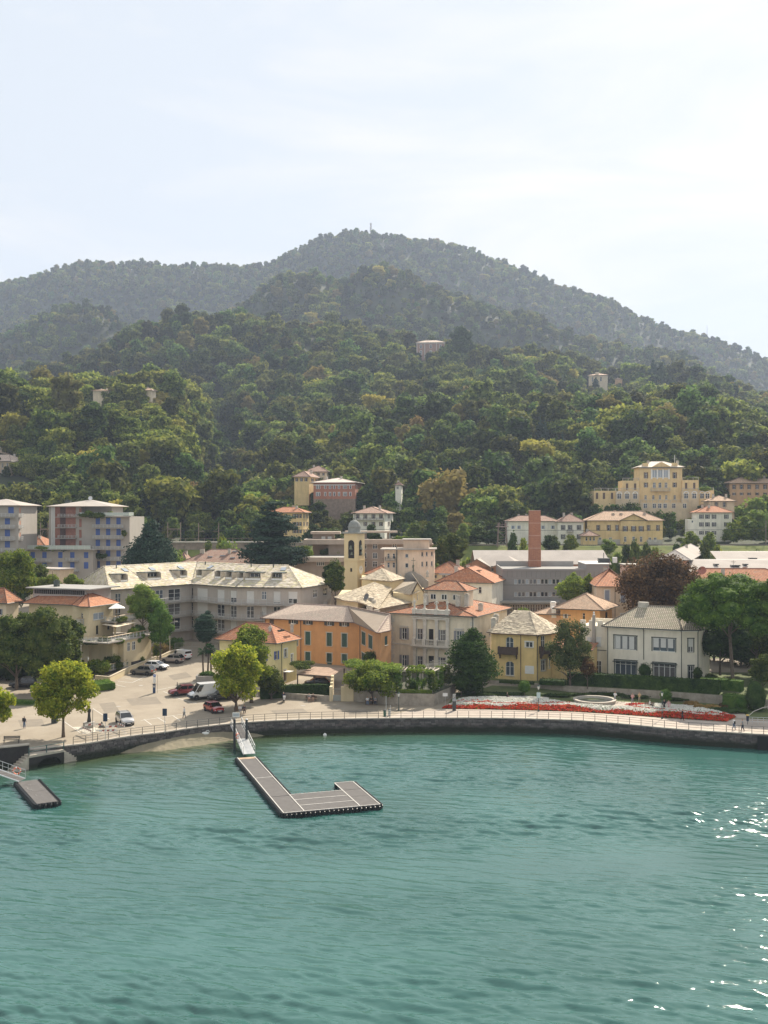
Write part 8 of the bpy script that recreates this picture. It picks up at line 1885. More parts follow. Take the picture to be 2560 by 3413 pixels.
# striped barriers
rw1,rw2 = mat('barrier_red',(.35,.10,.08),.7,.1),wht
def barrier(label,pa,pb,zs_=(.95,),mesh_=True):
 a,b = WG(*pa),WG(*pb);d = b-a;L_ = d.length;o = empty('barrier',a,math.atan2(d.y,d.x),label,'barrier','striped construction barriers');n = max(3,int(L_/.32));q = MB();q2 = MB()
 for i in range(n): (q if i % 2 else q2).face([(L_*i/n,0,.82),(L_*(i+1)/n,0,.82),(L_*(i+1)/n+.12 if i < n-1 else L_,0,1.04),(L_*i/n+.12 if i else 0,0,1.04)],rw1 if i % 2 else rw2)
 q.build('red_stripe',None,o);q2.build('white_stripe',None,o);f = MB();f.tube([(0,.02,0),(0,.02,1.08),(L_,.02,1.08),(L_,.02,0)],.022,5,alu);f.tube([(0,.02,.2),(L_,.02,.2)],.018,4,alu)
 for i in range(1,int(L_/.14)): f.tube([(i*.14,.02,.2),(i*.14,.02,.82)],.006,3,alu)
 for x in (0,L_): f.tube([(x,-.3,0),(x,.3,0)],.02,4,alu)
 f.build('frame',None,o);return o
barrier('striped barrier left rear of the works area',(283,2440),(312,2436));barrier('striped barrier diagonal at the left of the works area',(272,2446),(304,2460));barrier('striped barrier centre rear of the works area',(318,2436),(345,2438));barrier('striped mesh barrier in the middle of the works area',(352,2446),(390,2443));barrier('striped barrier at the right end by the silver car',(392,2434),(416,2444));barrier('long low mesh barrier nearest the railing',(330,2460),(388,2456))
b = empty('traffic_sign',WG(339,2432),0,'dark triangular works sign seen from behind','road sign');MB().prism([(-.45,0),(.45,0),(.45,.03),(-.45,.03)],0,.01,iron);q = MB();q.face([(-.5,0,.25),(.5,0,.25),(0,0,1.15)],iron);q.face([(-.5,-.02,.25),(0,-.02,1.15),(.5,-.02,.25)][::-1],iron);q.build('sign_board',None,b);MB().tube([(-.3,.1,0),(-.1,.02,.5),(.1,.02,.5),(.3,.1,0)],.02,4,iron).build('stand',None,b)
MB().tube([(0,0,0),(0,0,4.2)],.035,6,iron).build('pole',None,empty('signpost',WG(309,2474),0,'tall dark pole at the railing by the works area','pole'))
# info pillar and signs at right
b = empty('info_pillar',WG(1514,2369),0,'black and white information pillar at the left tip of the flower bed','sign pillar');MB().box(-.27,.27,-.12,.12,0,1.45,iron).build('lower_panel',None,b);MB().box(-.27,.27,-.12,.12,1.453,1.9,mat('panel_grey2',(.3,.32,.33),.5,.1)).build('middle_panel',None,b);MB().box(-.27,.27,-.12,.12,1.903,2.55,iron).build('upper_panel',None,b)
q = MB()
for k in range(3): q.face([(-.24,-.125,1.98+k*.2),(.1,-.125,2.08+k*.18),(.24,-.125,2.02+k*.2),(.24,-.125,2.1+k*.2),(0,-.125,2.15+k*.18),(-.24,-.125,2.06+k*.2)],wht)
q.build('wave_mark',None,b)
sign_post('pale square sign on a thin post beside the pergola wall corner',(1484,2352),1.9,1.95,.75,.5,wht,post=alu)
for i,(px,py,hh_) in enumerate(((1287,2393,3.2),(1301,2389,1.7))): MB().tube([(0,0,0),(0,0,hh_)],.045,6,alu).build('pole',None,empty('signpost',WG(px,py),0,['pale thin post with a sign top at the promenade edge','shorter pale post beside the litter bins'][i],'pole'))
for i,(px,py,m_) in enumerate(((1283,2388,mat('bin_green',(.03,.12,.07),.6,0)),(1298,2386,wht))): b = empty('litter_bin',WG(px,py),0,['green litter bin on the promenade','white litter bin on the promenade'][i],'litter bin');MB().lathe([(.2,0),(.24,.85),(.25,.9)],0,0,10,m_).build('bin_body',None,b);MB().lathe([(.26,.9),(.2,1.0),(.05,1.03)],0,0,10,iron).build('lid',None,b)
b = empty('litter_bin',WG(2492,2415),0,'yellow-topped litter bin at the right footbridge','litter bin');MB().lathe([(.17,.5),(.2,1.25)],0,0,10,navy).build('bin_body',None,b);MB().lathe([(.22,1.25),(.2,1.42)],0,0,10,mat('yellow_lid',(.6,.42,.12),.6,0)).build('lid',None,b);MB().tube([(0,0,0),(0,0,.5)],.04,5,iron).build('post',None,b)
# footbridge railing at right
fbp = [WG(2490,2412),WG(2600,2420)];fr = empty('footbridge_railing',fbp[0],0,'arched metal footbridge railing at the right edge of the promenade','railing');q = MB();d = fbp[1]-fbp[0]
for h in (.35,.65,.95): q.tube([(0,0,h),(d.x,d.y,h+.15)],.03,5,alu)
q.tube([(0,0,.9),(1.,.2,1.7),(2.4,.4,2.2),(3.4,.5,2.35)],.045,6,lampwht)
for k in range(7): q.tube([(d.x*k/6,d.y*k/6,0),(d.x*k/6,d.y*k/6,1.0)],.03,5,alu)
q.build('rails',None,fr)
q = MB();A = W(2525,2449,0);q.box(-.1,6,-.42,-.3,-2.4,-.08,mat('culvert_shade',(.01,.011,.01),.95,0));q.build('opening',None,empty('culvert',A,-.12,'dark culvert opening under the right end of the quay','culvert'))  # solid black box stands in for the shade inside the opening
# ================================================================== trees and plants near the water and in the town
def TR(px,D,z0,top_py,wpx,crown_py,m,label,kind='round',**k):
 X = (px-CX)/F*D;zt = CAMZ-(top_py-CY)*D/F;zc = CAMZ-(crown_py-CY)*D/F;h = zt-z0;w = wpx*D/F;return tree('tree',(X,D,z0),h,w,m,label,kind=kind,trunk_h=max(.3,zc-z0),**k)
def gd(px,py): p = WG(px,py);return p.y,p.z
D,z = gd(211,2457);TR(211,D,0,2216,205,2392,G['ginkgo'],'yellow-green plane tree standing alone on the quay at the left',n=9000,leaf=.2,k=26,seed=3,tr=.2,core=.5)
TR(-28,139.5,0,2293,150,2412,G['ginkgo'],'yellow-green tree cut by the left edge of the view',n=5000,leaf=.2,k=16,seed=4,core=.5)
TR(787,160,0,2143,170,2335,G['ginkgo'],'bright yellow-green tree behind the gangway, nearest the railing',n=9000,leaf=.2,k=26,seed=5,tr=.22,core=.5)
TR(838,167,0,2087,156,2300,G['plane'],'taller olive-green tree right behind the bright tree by the gangway',n=8500,leaf=.2,k=24,seed=6,tr=.24,core=.55)
TR(905,169.5,.2,2215,95,2318,G['lime'],'small leafy tree leaning on the hedge wall by the yellow house',n=3000,leaf=.18,k=10,seed=7,tr=.12)
TR(1578,173,.6,2093,158,2322,G['laurel'],'dense dark evergreen tree between the cream villa and the yellow villa','column',n=13000,leaf=.17,k=11,seed=8,tr=.2,core=.7)
TR(1900,174.8,1.4,2048,138,2258,G['tamarisk'],'feathery grey-green tree beside the small yellow villa',n=11000,leaf=.13,k=22,seed=9,tr=.16,core=.45)
TR(1958,173.5,1.4,2185,62,2262,G['beech'],'small reddish shrub tree at the white villa annexe',n=1500,leaf=.15,k=8,seed=10,tr=.06,core=.3)
TR(2205,203,2.3,1868,268,2060,G['beech'],'large copper beech with dark red-brown leaves behind the white villa',n=15000,leaf=.24,k=34,seed=11,tr=.35,core=.5)
TR(2290,207,2.3,1955,120,2060,G['gold'],'brownish shrubby tree right of the copper beech',n=2600,leaf=.22,k=10,seed=12,core=.4)
TR(2445,173,1.4,1907,325,2075,G['pine'],'large umbrella pine with leaning trunk at the right','spread',n=26000,leaf=.17,k=80,seed=13,tr=.3,core=.8,up=.9,lean=-1.2)
TR(2590,168,1.4,1915,260,2110,G['pine'],'second umbrella pine cut by the right edge','spread',n=15000,leaf=.17,k=44,seed=14,tr=.3,core=.8,up=.9)
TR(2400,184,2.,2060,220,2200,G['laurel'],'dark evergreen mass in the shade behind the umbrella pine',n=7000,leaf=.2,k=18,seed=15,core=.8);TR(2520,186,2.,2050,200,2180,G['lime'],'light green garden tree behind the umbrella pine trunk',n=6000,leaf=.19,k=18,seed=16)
TR(2330,190,2.,2090,90,2220,G['laurel'],'dark tree right beside the white villa',n=4000,leaf=.18,k=12,seed=116,core=.8);TR(2540,172,1.4,2180,90,2290,G['lime'],'leafy shrub tree by the right garden path',n=3500,leaf=.16,k=12,seed=17)
for i,(px,D,z0,tp,wp,cp,s_) in enumerate(((55,176,.6,2036,175,2225,21),(148,173,.5,2024,185,2240,22),(226,178,.7,2050,115,2225,23),(-40,180,.7,2050,170,2220,24))):
 TR(px,D,z0,tp,wp,cp+22,G['lime'],['dark linden tree at the left, nearest the edge but one','dark linden tree behind the left plane tree','dark linden tree next to the beige terraced house','dark linden tree cut by the left edge'][i],n=9500,leaf=.2,k=22,seed=s_,tr=.25,core=.82)
TR(50,214,3,1835,150,1990,G['plane'],'tall leafy tree behind the left tile-roofed house',n=6500,leaf=.24,k=20,seed=31);TR(118,226,3.5,1886,110,1985,G['lime'],'dark green tree left of the beige cube house',n=4000,leaf=.24,k=14,seed=32);TR(-30,220,3,1850,130,1990,G['lime'],'green tree at the far left edge behind the roofs',n=4000,leaf=.24,k=14,seed=33)
TR(175,214,3,1917,80,1975,G['bright'],'bright yellow-green tree before the beige cube house',n=2600,leaf=.2,k=12,seed=34);TR(246,216,3,1918,62,1975,G['bright'],'small bright tree right of the beige cube house',n=2200,leaf=.2,k=10,seed=35)
TR(476,203,2.3,1955,122,2075,G['bright'],'large clipped yellow-green tree before the grey apartment block',n=7500,leaf=.17,k=18,seed=36,core=.8);TR(535,199,2.1,1992,95,2165,G['hedge'],'tall rounded green tree right of the clipped yellow-green one',n=6500,leaf=.16,k=16,seed=37,core=.85)
TR(450,197,2.,2085,60,2150,G['hedge'],'small green tree beside the terraced house',n=2500,leaf=.15,k=9,seed=38,core=.8);TR(688,204,2.5,2040,78,2135,G['cedar'],'dark egg-shaped conifer before the grey apartment block','column',n=4500,leaf=.15,k=9,seed=39,core=.9)
TR(503,256,6,1706,185,1870,G['cedar'],'tall dark conifer with drooping branches left of centre','cone',n=9000,leaf=.3,k=13,seed=41,core=.6,tr=.35);TR(912,262,6,1676,225,1868,G['cedar'],'large layered cedar before the yellow house','cedar',n=12000,leaf=.3,k=12,seed=42,core=.7,tr=.4)
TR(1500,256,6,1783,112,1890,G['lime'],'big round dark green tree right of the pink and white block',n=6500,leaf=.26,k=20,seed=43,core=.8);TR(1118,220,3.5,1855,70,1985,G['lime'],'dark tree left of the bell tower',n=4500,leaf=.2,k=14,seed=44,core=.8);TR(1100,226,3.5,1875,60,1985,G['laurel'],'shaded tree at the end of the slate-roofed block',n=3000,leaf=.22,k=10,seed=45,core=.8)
TR(1905,222,3.3,1913,92,2005,G['bright'],'bright green pointed tree before the grey office block','column',n=4500,leaf=.2,k=9,seed=46,core=.6);TR(1961,224,3.4,1917,44,1985,G['plane'],'slim green tree right of the bright pointed tree','column',n=2000,leaf=.19,k=8,seed=47);TR(1745,208,2.5,2030,60,2065,G['bright'],'low bright bush behind the small yellow villa roof',n=1200,leaf=.17,k=7,seed=48)
# bushes
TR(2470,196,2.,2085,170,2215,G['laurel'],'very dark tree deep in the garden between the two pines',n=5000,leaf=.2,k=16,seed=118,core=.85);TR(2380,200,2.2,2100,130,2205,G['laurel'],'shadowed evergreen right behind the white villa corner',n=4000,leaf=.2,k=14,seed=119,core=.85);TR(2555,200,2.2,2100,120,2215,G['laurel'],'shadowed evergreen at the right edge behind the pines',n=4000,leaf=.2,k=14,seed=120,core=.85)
B = lambda px,py,w_,d_,h_,m,l,**k: bush('garden_bush',WG(px,py),w_,d_,h_,m,l,**k)
B(320,2250,5.6,4.,2.7,G['plane'],'large green shrub behind the low wall, beside the white lamp',n=3500,leaf=.16,seed=51,k=10);B(372,2236,4.4,3.,2.0,G['lime'],'green shrub against the low wall right of the lamp',n=2200,leaf=.15,seed=52);B(405,2226,3.4,2.5,2.2,G['lime'],'shrub below the lower terrace of the beige house',n=1600,leaf=.15,seed=53)
B(285,2262,2.8,3.,2.4,G['lime'],'shrub left of the white lamp column',n=1500,leaf=.15,seed=54);B(455,2212,3.,2,1.6,G['lime'],'hedge-like shrub before the garage opening',n=1300,leaf=.14,seed=55);B(540,2180,4.,3,2.0,G['gold'],'olive shrubs behind the white van wall',n=1600,leaf=.15,seed=56);B(575,2168,4.6,3,2.6,G['hedge'],'yellowish hedge at the end of the car park',n=1800,leaf=.15,seed=57);B(521,2196,1.8,1.6,3.2,G['plane'],'tall pale shrub beside the terraced house railing',n=1300,leaf=.14,seed=58)
for i,(px,py,w_) in enumerate(((20,2262,8),(95,2256,8),(170,2252,8),(232,2250,6))): B(px,py,w_,4,3.4,G['laurel'],'dark shrub mass under the linden trees, %s of four' % ('leftmost','second from the left','third from the left','rightmost')[i],n=2200,leaf=.17,seed=180+i,k=10)
hd = lambda pts,w_,h_,m,l,**k: tag(mobj('hedge',hedge_mesh('hedge',[tuple(p) for p in pts],w_,h_,m,**k)),l,'hedge')
def HP(px,D,z): return Vector(((px-CX)/F*D,D,z))
a,b = WG(285,2300),WG(372,2290);o = hd([a,b],4.6,1.1,G['hedge'],'rounded bright green clipped hedge mound by the car park',seed=3,dens=22);
hd([WG(20,2345),WG(112,2347)],1.0,.5,G['hedge'],'low clipped hedge strip left of the plane tree',seed=4)
hd([HP(1893,176.2,1.4),HP(2050,173.7,1.4),HP(2190,171.3,1.4),HP(2330,168.4,1.4),HP(2400,167,1.4)],1.5,2.05,G['laurel'],'long dark clipped hedge in front of the white villa',seed=5,dens=30,leaf=.12)
hd([HP(2335,172.5,1.4),HP(2400,171.5,1.4),HP(2475,169.5,1.4)],1.8,1.7,G['hedge'],'sunlit clipped hedge right of the white villa',seed=6);hd([HP(2415,163,.2),HP(2486,161.2,.2)],2.2,1.9,G['hedge'],'lower square clipped hedge at the right garden end',seed=7)
hd([HP(1665,177.9,1.4),HP(1780,176,1.4)],.8,.45,G['laurel'],'low dark planting below the small yellow villa',seed=8);hd([HP(1800,176.8,1.4),HP(1885,175.6,1.4)],2.2,.8,G['laurel'],'dark sloping hedge below the yellow villa annexe',seed=9)
hd([HP(868,169.8,.1),HP(990,171.4,.2),HP(1106,171.6,.2)],1.0,2.0,G['laurel'],'dark hedge behind the bench wall by the yellow house',seed=10,dens=24)
for i,(px,py,w_,d_,h_,m) in enumerate(((1590,2318,9,2.4,.5,'laurel'),(1690,2318,6,2,.5,'laurel'),(1850,2322,8,2.4,.55,'laurel'),(2010,2318,9,2,.6,'laurel'),(2120,2328,5,1.8,.6,'laurel'),(2260,2336,6,2,.6,'laurel'),(2306,2353,2.6,1.6,.9,'gold'),(2330,2362,2.2,1.4,.8,'gold'),(2368,2366,3.2,2.,.95,'gold'),(2425,2376,6.2,2.2,.9,'laurel'),(2410,2360,2.4,1.8,.8,'beech'))):
 c = WG(px,py);bush('ground_planting',c,w_,d_,h_,G[m],['dark ground cover left under the villa wall','dark ground cover beside the middle topiary','dark ground cover left of the fountain','dark ground cover behind the fountain','dark planting behind the walkers','dark planting below the long hedge','golden shrub nearest the white flowers','small golden shrub in front of the other golden ones','broad golden shrub right of the pair','long olive-brown low hedge at the bed end','small reddish-brown shrub among the golden ones'][i],n=int(w_*d_*70),leaf=.11,seed=80+i,k=7)
rb0 = random.Random(9)
def topiary(px,D,z0,cy,rpx,label,m=G['hedge'],squash=1.,stem=True):
 X = (px-CX)/F*D;r_ = rpx*D/F;zc = CAMZ-(cy-CY)*D/F-z0;b = empty('topiary',(X,D,z0),0,label,'topiary')
 if stem: MB().tube([(0,0,-.1),(0,0,zc)],.06,6,BARK).build('trunk',None,b)
 mobj('crown',leaf_mesh('crown',[(0,0,zc,r_,r_,r_*squash)],int(1300*max(1,r_)),.075,m,int(px),.93,shell=(.93,1.04)),b)
topiary(1538,170.5,.2,2279,22,'round topiary ball on a stem in deep shade left of the flowers',G['laurel'],1.12);topiary(1748,171.5,.25,2289,19.5,'topiary ball on a stem above the middle white flowers');topiary(2220,166.5,0,2318,19.5,'topiary ball on a stem beside the right lantern');topiary(2470,160.5,0,2345,22,'low round topiary ball at the right garden end');topiary(2520,160,0,2322,34,'big dark egg-shaped topiary at the right edge',G['laurel'],1.7,False)
topiary(2150,175.6,1.4,2236,22,'round climbing bush between the two glazed doors',G['laurel'],1.1,False);topiary(2326,174.6,1.4,2245,15,'small round dark bush at the corner of the white villa',G['laurel'],1.3,False);topiary(2372,176,1.4,2262,24,'low rounded shrub right of the white villa',G['lime'],.7,False)
# palms
palm_m = leafmat('palm_leaf',(.02,.06,.02),(.07,.13,.04),trans=.15,var=.1)
def palm(px,py,htop,seed,label):
 P = WG(px,py);b = empty('palm',P,0,label,'palm');r_ = random.Random(seed);lean = r_.uniform(-.25,.25);MB().tube([(0,0,-.1),(lean*.4,0,htop*.5),(lean,0,htop)],[.17,.15,.17],8,BARK).build('trunk',None,b,smooth=True)
 for k in range(24):
  a = k*2.4;el = r_.uniform(-.7,1.2);q = MB();L_ = r_.uniform(.9,1.3);d = Vector((math.cos(a)*math.cos(el),math.sin(a)*math.cos(el),math.sin(el)));s_ = Vector((-math.sin(a),math.cos(a),0));c0 = Vector((lean,0,htop));c1 = c0+d*L_*.5
  q.tube([c0,c1],.015,3,palm_m)
  for j in range(9): t_ = (j-4)/4*1.25;dd = (d*math.cos(t_)+s_*math.sin(t_));tip = c1+dd*.6+Vector((0,0,-.15*abs(t_)-.12));w_ = s_*math.cos(t_)*.045-d*math.sin(t_)*.045;q.face([c1,c1+dd*.3+w_,tip,c1+dd*.3-w_],palm_m)
  q.build('leaf',None,b)
palm(678,2260,4.6,1,'fan palm in the planter, left of three');palm(692,2259,5.1,2,'fan palm in the planter, middle of three');palm(704,2258,4.9,3,'fan palm in the planter, right of three')
P = WG(690,2272);b = empty('planter',P,.1,'large grey planter box around the three palms','planter');q = MB();q.box(-1.9,1.9,-.2,.1,0,.95,concr);q.box(-1.9,-1.6,.1,2.4,0,.95,concr);q.box(1.6,1.9,.1,2.4,0,.95,concr);q.box(-1.6,1.6,2.2,2.4,0,.95,concr);q.build('box',None,b);MB().box(-1.6,1.6,.1,2.2,.6,.8,soil).build('soil',None,b)
bush('planter_shrub',P+Vector((0,1.1,.8)),3.2,1.8,.9,G['hedge'],'green planting inside the palm planter',n=600,leaf=.12,seed=66)
# low walls of the car park
def low_wall(name,label,pd,h,th,m,capm=None,cat='wall'):
 P = [WG(*p) for p in pd];root = empty(name,P[0],0,label,cat);o_ = P[0].copy();q = MB()
 for a,b in zip(P,P[1:]):
  d = (b-a).normalized();s = Vector((-d.y,d.x,0))*th/2;za,zb = a.z-o_.z,b.z-o_.z
  A4 = [(a-o_-s),(b-o_-s),(b-o_+s),(a-o_+s)];hz_ = [za+h,zb+h,zb+h,za+h];n = len(q.v)
  bt = [(p.x,p.y,-1.) for p in A4];tp = [(p.x,p.y,z) for p,z in zip(A4,hz_)]
  for i in range(4): j = (i+1) % 4;q.face([bt[i],bt[j],tp[j],tp[i]],m)
  q.face(tp,m)
  if capm:
   c = MB();s2 = s*1.3;A5 = [(a-o_-s2),(b-o_-s2),(b-o_+s2),(a-o_+s2)];t1 = [(p.x,p.y,z+.004) for p,z in zip(A5,hz_)];t2 = [(p.x,p.y,z+.09) for p,z in zip(A5,hz_)];c.face(t2,capm)
   for i in range(4): j = (i+1) % 4;c.face([t1[i],t1[j],t2[j],t2[i]],capm)
   c.build('coping',None,root)
 q.build('wall',None,root);return root
capy = mat('coping_sandstone',(.5,.42,.3),.9,.15,1.);low_wall('low_wall','low rendered wall with pale coping behind the row of parked cars',[(318,2272),(364,2276),(436,2240),(500,2216),(520,2206)],1.0,.3,bh,capy);low_wall('low_wall','farther stretch of the low wall towards the street lamp',[(528,2206),(565,2188),(582,2182)],.9,.3,bh,capy)
low_wall('bench_wall','low dark stone wall behind the benches',[(862,2318),(990,2330),(1104,2337)],.85,.35,rubble)
fnc = empty('fence',WG(583,2172),0,'pale metal bar fence at the upper end of the car park','fence');a0 = WG(583,2172);b0 = WG(725,2166)
railing(fnc,[Vector((0,0,0)),b0-a0],1.7,mat('fence_pale',(.38,.36,.3),.7,.1),2,1.8,.13,r=.03)
# gate and stepped wall
G0 = WG(1110,2337);gt = empty('garden_gate',G0,0,'grey metal garden gate with stepped pale pillars','gate');gm_ = mat('gate_grey',(.3,.31,.28),.6,.1);q = MB();q.box(0,1.25,-.04,.02,.05,1.0,gm_);q.box(0,1.25,-.04,.02,1.9,1.98,gm_)
for k in range(6): q.box(.0+k*.243,.03+k*.243,-.03,.01,1.0,1.9,gm_)
q.box(0,1.25,-.03,.01,1.45,1.48,gm_);q.build('gate_leaf',None,gt)
for x in (-.55,1.27): MB().box(x,x+.5,-.25,.35,0,2.3,bh).build('gate_post',None,gt)
q = MB()
for k in range(4): q.box(-.5+.0,-.1,.36+k*1.2,.355+(k+1)*1.2,0,2.3+k*.35,bh)
for k in range(3): q.box(1.77+k*.5,1.77+(k+1)*.5-.003,-.2,.3,0,2.3+.3*(k+1),bh)
q.build('stepped_wall',None,gt)
# carport
z_r = 3.1;cp = [W(992,2246,z_r),W(1106,2255,z_r),W(1147,2228,z_r),W(1046,2223,z_r)];ct = empty('carport',(cp[0].x,cp[0].y,.3),0,'wooden lattice carport roof beside the orange townhouse','carport');o_ = ct.location.copy();wd_ = mat('reed_roof',(.36,.25,.18),.95,.25,1.2,bump=.5,bscale=20)
pts = [Vector(p)-o_ for p in cp];
for k in range(22):
 a = pts[0].lerp(pts[1],k/22+.002);b = pts[0].lerp(pts[1],(k+1)/22-.004);c = pts[3].lerp(pts[2],(k+1)/22-.004);d = pts[3].lerp(pts[2],k/22+.002);zz = .01*(k % 3);q = MB();up = Vector((0,0,.05+zz));q.face([a+up,b+up,c+up,d+up],wd_);q.face([d,c,b,a],wd_);q.face([a,b,b+up,a+up],wd_);q.build('roof_board',None,ct)
for p in (pts[0],pts[0].lerp(pts[1],.5),pts[1],pts[2],pts[3]): MB().box(p.x-.1,p.x+.1,p.y-.1,p.y+.1,-.3,p.z-.002,wood).build('post',None,ct)
MB().tube([pts[0]-Vector((0,0,.1)),pts[1]-Vector((0,0,.1))],.08,4,wood).build('beam',None,ct)
vine('tangled climbing plant on the small pergola beside the yellow house',[(WD(975,2210,179),WD(1040,2212,181),6),(WD(985,2222,177),WD(1030,2222,178),4)],1800,.14,G['lime'],91,r=(.9,.9,.35));vine('foliage mass left of the villa loggia',[(WD(1225,2190,181),WD(1270,2195,183),4)],1700,.16,G['lime'],92,r=(1.1,1.1,.9))
# roof garden plants of the taupe block
for i,(px,D,py,w_,m,l) in enumerate(((985,262.5,1838,5,'bright','bright bushes on the lower roof terrace, left group'),(1010,263.5,1830,4,'bright','bright bush group on the lower roof terrace, right of the first'),(1030,262,1842,2,'bright','small yellow bush on the lower roof terrace'),(1090,274,1838,4,'lime','pale shrub on the middle roof terrace'),(1122,274,1840,2.4,'bright','yellow bush near the bell tower on the roof terrace'),(1335,275,1796,6,'bright','plants on the upper roof terrace above the pink block'),(1380,274,1798,8,'lime','long row of plants on the upper roof edge'),(942,263,1840,2,'lime','small shrub at the left corner of the lower roof terrace'),(1250,278,1795,4,'lime','potted shrubs under the upper pergola slab'))):
 p = WD(px,py,D);bush('terrace_plants',p-Vector((0,0,.9)),w_,2,1.8,G[m],l,n=500,leaf=.2,seed=120+i)
for i,(px,D,py,w_,m,l) in enumerate(((310,299,1715,8,'lime','roof garden shrubs under the tower block roof'),(295,299,1708,3,'bright','yellow roof garden shrub on the tower block'),(368,300,1712,3,'bright','yellow shrub at the right end of the tower roof garden'),(150,296,1824,7,'bright','yellow-green shrubs on the low wing terrace'),(190,297,1826,12,'lime','long row of terrace plants on the low wing'),(250,297,1826,8,'laurel','dark terrace plants right of the low wing'),(2310,388,1592,7,'plane','roof terrace plants on the grand villa, upper right'),(2350,386,1628,7,'bright','yellow climbing plants on the grand villa far right wing'),(415,299,1775,1.6,'lime','hanging plant at the corner of a tower block balcony'),(330,299,1850,5,'laurel','potted plants on a lower tower block balcony'))):
 p = WD(px,py,D);bush('terrace_plants',p-Vector((0,0,1.)),w_,1.8,1.7,G[m],l,n=450,leaf=.22,seed=140+i)
for i,(px,py,D,w_,h_) in enumerate(((352,2128,189,3,1.1),(395,2135,191,2.5,1.),(300,2140,189,3,.8),(445,2105,196,3,1.6),(470,2092,198,2.6,1.8),(380,2190,191,2.6,1.3),(365,2195,189.4,2,1.2),(410,2060,196,1.6,1.),(388,2065,195,2,.8))):
 p = WD(px,py,D);bush('terrace_plants',p-Vector((0,0,h_*.6)),w_,1.2,h_,G['plane' if i % 2 else 'lime'],['leafy pots at the corner of the main terrace','plants along the main terrace rail','pots on the left part of the main terrace','bushy plants under the cream awning, left','bushy plants under the cream awning, right','dense plants on the lowest balcony','trailing plants at the lowest balcony corner','plants beside the parasol','flowering pots on the upper terrace'][i],n=500,leaf=.13,seed=160+i)
for i in range(25):
 px,D,tp = ((1980+i*13,379,1664) if i < 12 else (2140+(i-12)*13,371,1693) if i < 21 else (2330+(i-21)*14,380,1668));px += rb0.uniform(-4,4);z0 = hz(px,D)-1;h_ = max(2.5,CAMZ-(tp-CY)*D/F-z0+rb0.uniform(-1,.6));mm = G[['laurel','lime','hedge'][i % 3]]
 tag(mobj('villa_garden_tree',leaf_mesh('villa_garden_tree',crown_lobes(4.2,h_,-.5,10,400+i),700,.32,mm,400+i,.85),None,((px-CX)/F*D,D,z0)),'green garden tree against the terraces of the grand yellow villa','tree','garden trees below the grand yellow villa')
# railway: tracks, masts, retaining wall with arches
steel = mat('rail_steel',(.2,.17,.15),.5,.1,metal=.5);rl = empty('railway_track',(0,338,19.35),0,'railway tracks crossing on the embankment behind the town','railway track')
for y in (-.72,.72,4.1,5.5): MB().box(-190,190,y-.06,y+.06,.05,.22,steel).build('rail',None,rl)
q = MB()
for i in range(500): x = -150+i*.62;q.box(x,x+.25,-1.3,1.3,-.02,.07,wood)
o = q.build('sleepers',None,rl);o['kind'] = 'stuff'
mastm = mat('mast_rust',(.23,.17,.14),.7,.15)
def portal(px0,px1,D,y0,label,group='railway catenary masts'):
 X0,X1 = (px0-CX)/F*D,(px1-CX)/F*D;z = 19.3;h = CAMZ-(y0-CY)*D/F-z;b = empty('catenary_mast',(X0,D,z),0,label,'mast',group);w_ = X1-X0;MB().tube([(0,0,-1),(0,0,h)],.12,5,mastm).build('pole',None,b)
 if px1 > px0+20: MB().tube([(w_,0,-1),(w_,0,h)],.12,5,mastm).build('pole',None,b);q = MB();q.box(0,w_,-.06,.06,h*.7,h*.7+.25,mastm);q.tube([(0,0,h*.35),(w_*.5,0,h*.7)],.05,4,mastm);q.tube([(w_*.25,0,h*.7),(w_*.25,0,h*.45)],.05,4,mastm);q.tube([(w_*.75,0,h*.7),(w_*.75,0,h*.45)],.05,4,mastm);q.build('crossbeam',None,b)
 else: q = MB();q.tube([(0,0,h*.62),(w_ if abs(w_) > .5 else 1.6,0,h*.6)],.06,4,mastm);q.tube([(0,0,h*.8),(w_ if abs(w_) > .5 else 1.6,0,h*.6)],.03,4,mastm);q.build('bracket_arm',None,b)
portal(559,602,337,1741,'rusty catenary portal frame right of the dark conifer');portal(662,680,337,1742,'catenary mast with bracket, left of two');portal(729,711,337,1742,'catenary mast with bracket, right of two');portal(135,160,337,1742,'catenary mast between the grey towers');portal(2553,2540,337,1735,'catenary mast at the right edge')
b = empty('lattice_tower',WD(1674,1818,330)-Vector((0,0,.5)),0,'rusty lattice signal tower left of the factory chimney','tower');q = MB();h = 7.6
for sx in (-1,1):
 for sy in (-1,1): q.tube([(sx*1.5,sy*1.2,0),(sx*1.1,sy*1.1,h)],.12,4,mastm)
for z in (2.4,4.8,7.0): q.tube([(-1.3,-1.15,z),(1.3,-1.15,z)],.07,4,mastm);q.tube([(-1.3,-1.15,z-2.2),(1.3,-1.15,z)],.05,4,mastm);q.tube([(1.3,-1.15,z-2.2),(-1.3,-1.15,z)],.05,4,mastm)
q.box(-1.9,1.9,-1.4,1.4,6.2,6.4,mastm)
for x in (-1.6,-.8,0,.8,1.6): q.tube([(x,0,6.4),(x,0,7.8)],.05,4,mastm)
q.build('frame',None,b)
for i,y_ in enumerate((337.5,341.5)): tag(MB().tube([(-150,y_,24.6),(-60,y_,24.1),(0,y_,24.4),(60,y_,24.1),(150,y_,24.5)],.03,4,iron).build('overhead_wire'),['front overhead wire of the railway','rear overhead wire of the railway'][i],'wire')
